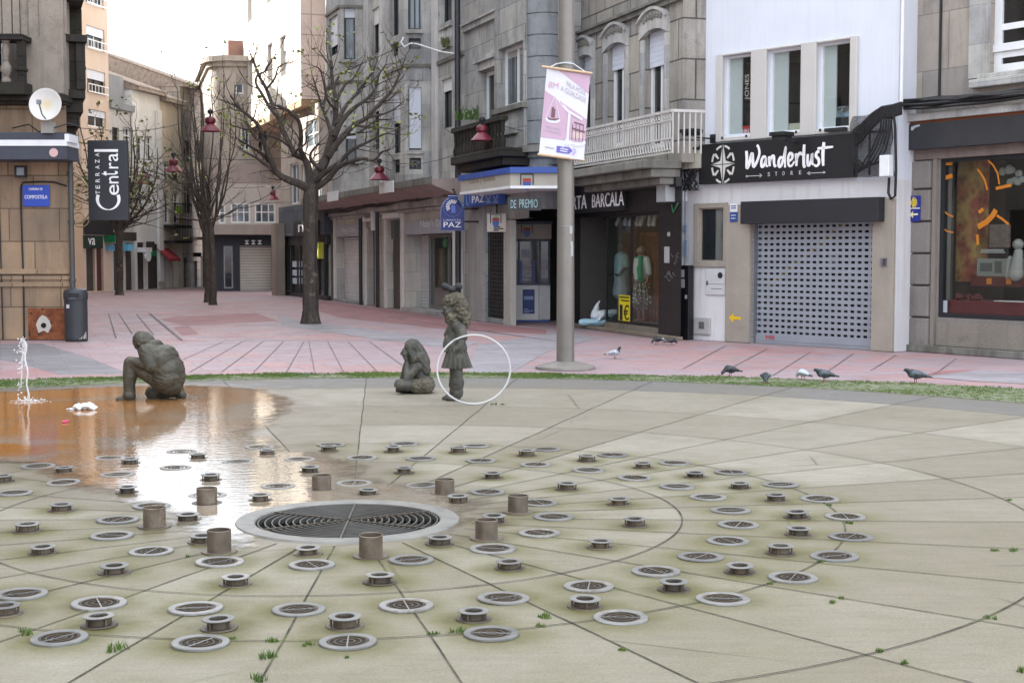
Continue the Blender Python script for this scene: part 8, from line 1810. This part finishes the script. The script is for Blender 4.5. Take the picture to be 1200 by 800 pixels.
def mk_mannequins():
    F = F8
    def at(px, dep): u = F.U(px, -dep); return F.W(u, dep, .18)
    skin = paint('mannequin_skin', '#8d6f5a', .5, 0, .08, 3); jac = paint('cream_jacket', '#d4d6cc', .8, 0, .08, 4); scarf = paint('green_scarf', '#1f9a6c', .7, 0, .15, 5)
    b = NB('floral_print'); vr = b.n('TexVoronoi'); vr.inputs['Scale'].default_value = 16; b.l(b.co, vr.inputs['Vector']); q = b.mix(b.ramp(vr.outputs['Distance'], .2, .45), C('#dcd8c8'), C('#5f625c')); b.set(base=b.mix(b.ramp(b.noise(11, 3), .55, .62), q, C('#7a4a3f')), rough=.8); flo = b.m
    p = at(752, .75); ang = math.atan2(F.u.y, F.u.x); t = thing('mannequin', 'shop mannequin in pale jacket, green scarf and floral skirt in the clothes shop window', 'mannequin', loc=p, rz=ang + .25); H = 1.0
    P = [('c', (0, 0, .98), (0, 0, 1.3), .13, .14), ('c', (0, 0, 1.42), (0, 0, 1.5), .05, .05)] + [('c', (s * .09, 0, .9), (s * .085, -.02, .5), .08, .055) for s in (-1, 1)] + [('c', (s * .085, -.02, .5), (s * .085, 0, .08), .058, .036) for s in (-1, 1)] + [('c', (s * .085, 0, .05), (s * .09, -.12, .03), .035, .028) for s in (-1, 1)]
    for s in (-1, 1): P += [('c', (s * .18, 0, 1.4), (s * .24, .02, 1.12), .052, .042), ('c', (s * .24, .02, 1.12), (s * .25, -.06, .88), .042, .03)] + hand((s * .25, -.06, .86), (0, -.15, -1), (0, 1, 0), .9)
    P += head((0, -.01, 1.6), (-.5, -.85, 0), (0, 0, 1), 1.05); sculpt('body', P, skin, t, .012, 4)
    sculpt('jacket', [('c', (0, 0, 1.0), (0, 0, 1.34), .165, .16), ('c', (-.14, 0, 1.39), (.14, 0, 1.39), .075, .075)] + [('c', (s * .18, 0, 1.39), (s * .245, .02, 1.1), .07, .06) for s in (-1, 1)], jac, t, .012, 3, folds(.012, 10, 6))
    sculpt('skirt', [('c', (0, 0, .98), (0, 0, .5), .15, .235)], flo, t, .013, 3, lambda p, n: n * .022 * math.sin(math.atan2(p.y, p.x) * 14) * (1 if p.z < .9 else .2))
    sculpt('scarf', [('c', (-.02, -.09, 1.42), (.1, -.06, 1.42), .055, .05), ('c', (.09, -.1, 1.42), (.14, -.16, 1.15), .05, .075), ('c', (.14, -.16, 1.15), (.15, -.15, .95), .075, .06)], scarf, t, .012, 3, folds(.015, 12, 12)); t.scale = (.95,) * 3
    p = at(728.5, 1.0); t = thing('mannequin', 'shop mannequin in pale teal blouse, half hidden behind the yellow price poster', 'mannequin', loc=p, rz=ang)
    sculpt('body', [('c', (0, 0, 1.42), (0, 0, 1.5), .05, .05), ('c', (0, 0, .95), (0, 0, 1.3), .13, .14), ('c', (-.07, 0, .9), (-.07, 0, .1), .075, .04), ('c', (.07, 0, .9), (.07, 0, .1), .075, .04)] + [q2 for s in (-1, 1) for q2 in [('c', (s * .18, 0, 1.4), (s * .25, 0, 1.15), .05, .042), ('c', (s * .25, 0, 1.15), (s * .2, -.15, .98), .042, .03)] + hand((s * .2, -.16, .97), (-s * .5, -.8, .2), (0, 0, 1), .85)] + head((0, -.01, 1.6), (0, -1, 0), (0, 0, 1), 1.05), paint('mannequin_dark', '#3b302a', .5), t, .013, 4)
    sculpt('blouse', [('c', (0, 0, .98), (0, 0, 1.34), .17, .16), ('c', (-.15, 0, 1.38), (.15, 0, 1.38), .075, .075)] + [('c', (s * .18, 0, 1.39), (s * .25, 0, 1.2), .07, .075) for s in (-1, 1)], paint('teal_blouse', '#a3c9c8', .8, 0, .1, 4), t, .013, 3, folds(.015, 9, 7))
    sculpt('skirt', [('c', (0, 0, .95), (0, 0, .6), .16, .2)], paint('white_skirt', '#a9b6ba', .8, 0, .1, 4), t, .014, 3, folds(.02, 9, 5))
    p = F.W(F.U(697, .0), .0, .07); t = thing('doorway_bundle', 'white wrapped bundle on a pale blue pad lying in the dark shop doorway', 'bundle', loc=(p.x, p.y, .07), rz=-.1)
    sculpt('blue_pad', [('c', (-.28, 0, .07), (.36, 0, .07), .07, .07), ('c', (-.26, .3, .07), (.36, .3, .07), .07, .07), ('b', (.04, .15, .075), (.4, .26, .062))], paint('pad_blue', '#9cbfd0', .7, 0, .08, 3), t, .016, 4, folds(.012, 6, 6))
    sculpt('white_wrap', [('c', (.02, .1, .21), (.42, .14, .27), .11, .08), ('c', (.0, .1, .27), (.06, .1, .45), .085, .035), ('c', (.06, .1, .45), (.11, .1, .53), .035, .012), ('c', (.2, -.02, .28), (.1, -.1, .13), .06, .03)], paint('wrap_white', '#c7ccd2', .7, 0, .08, 4), t, .012, 2, folds(.02, 12, 12))
mk_mannequins()
for o in bpy.data.objects:
    if o.type == 'MESH' and o.name.startswith('tmp'): bpy.data.objects.remove(o)
bpy.context.view_layer.update()
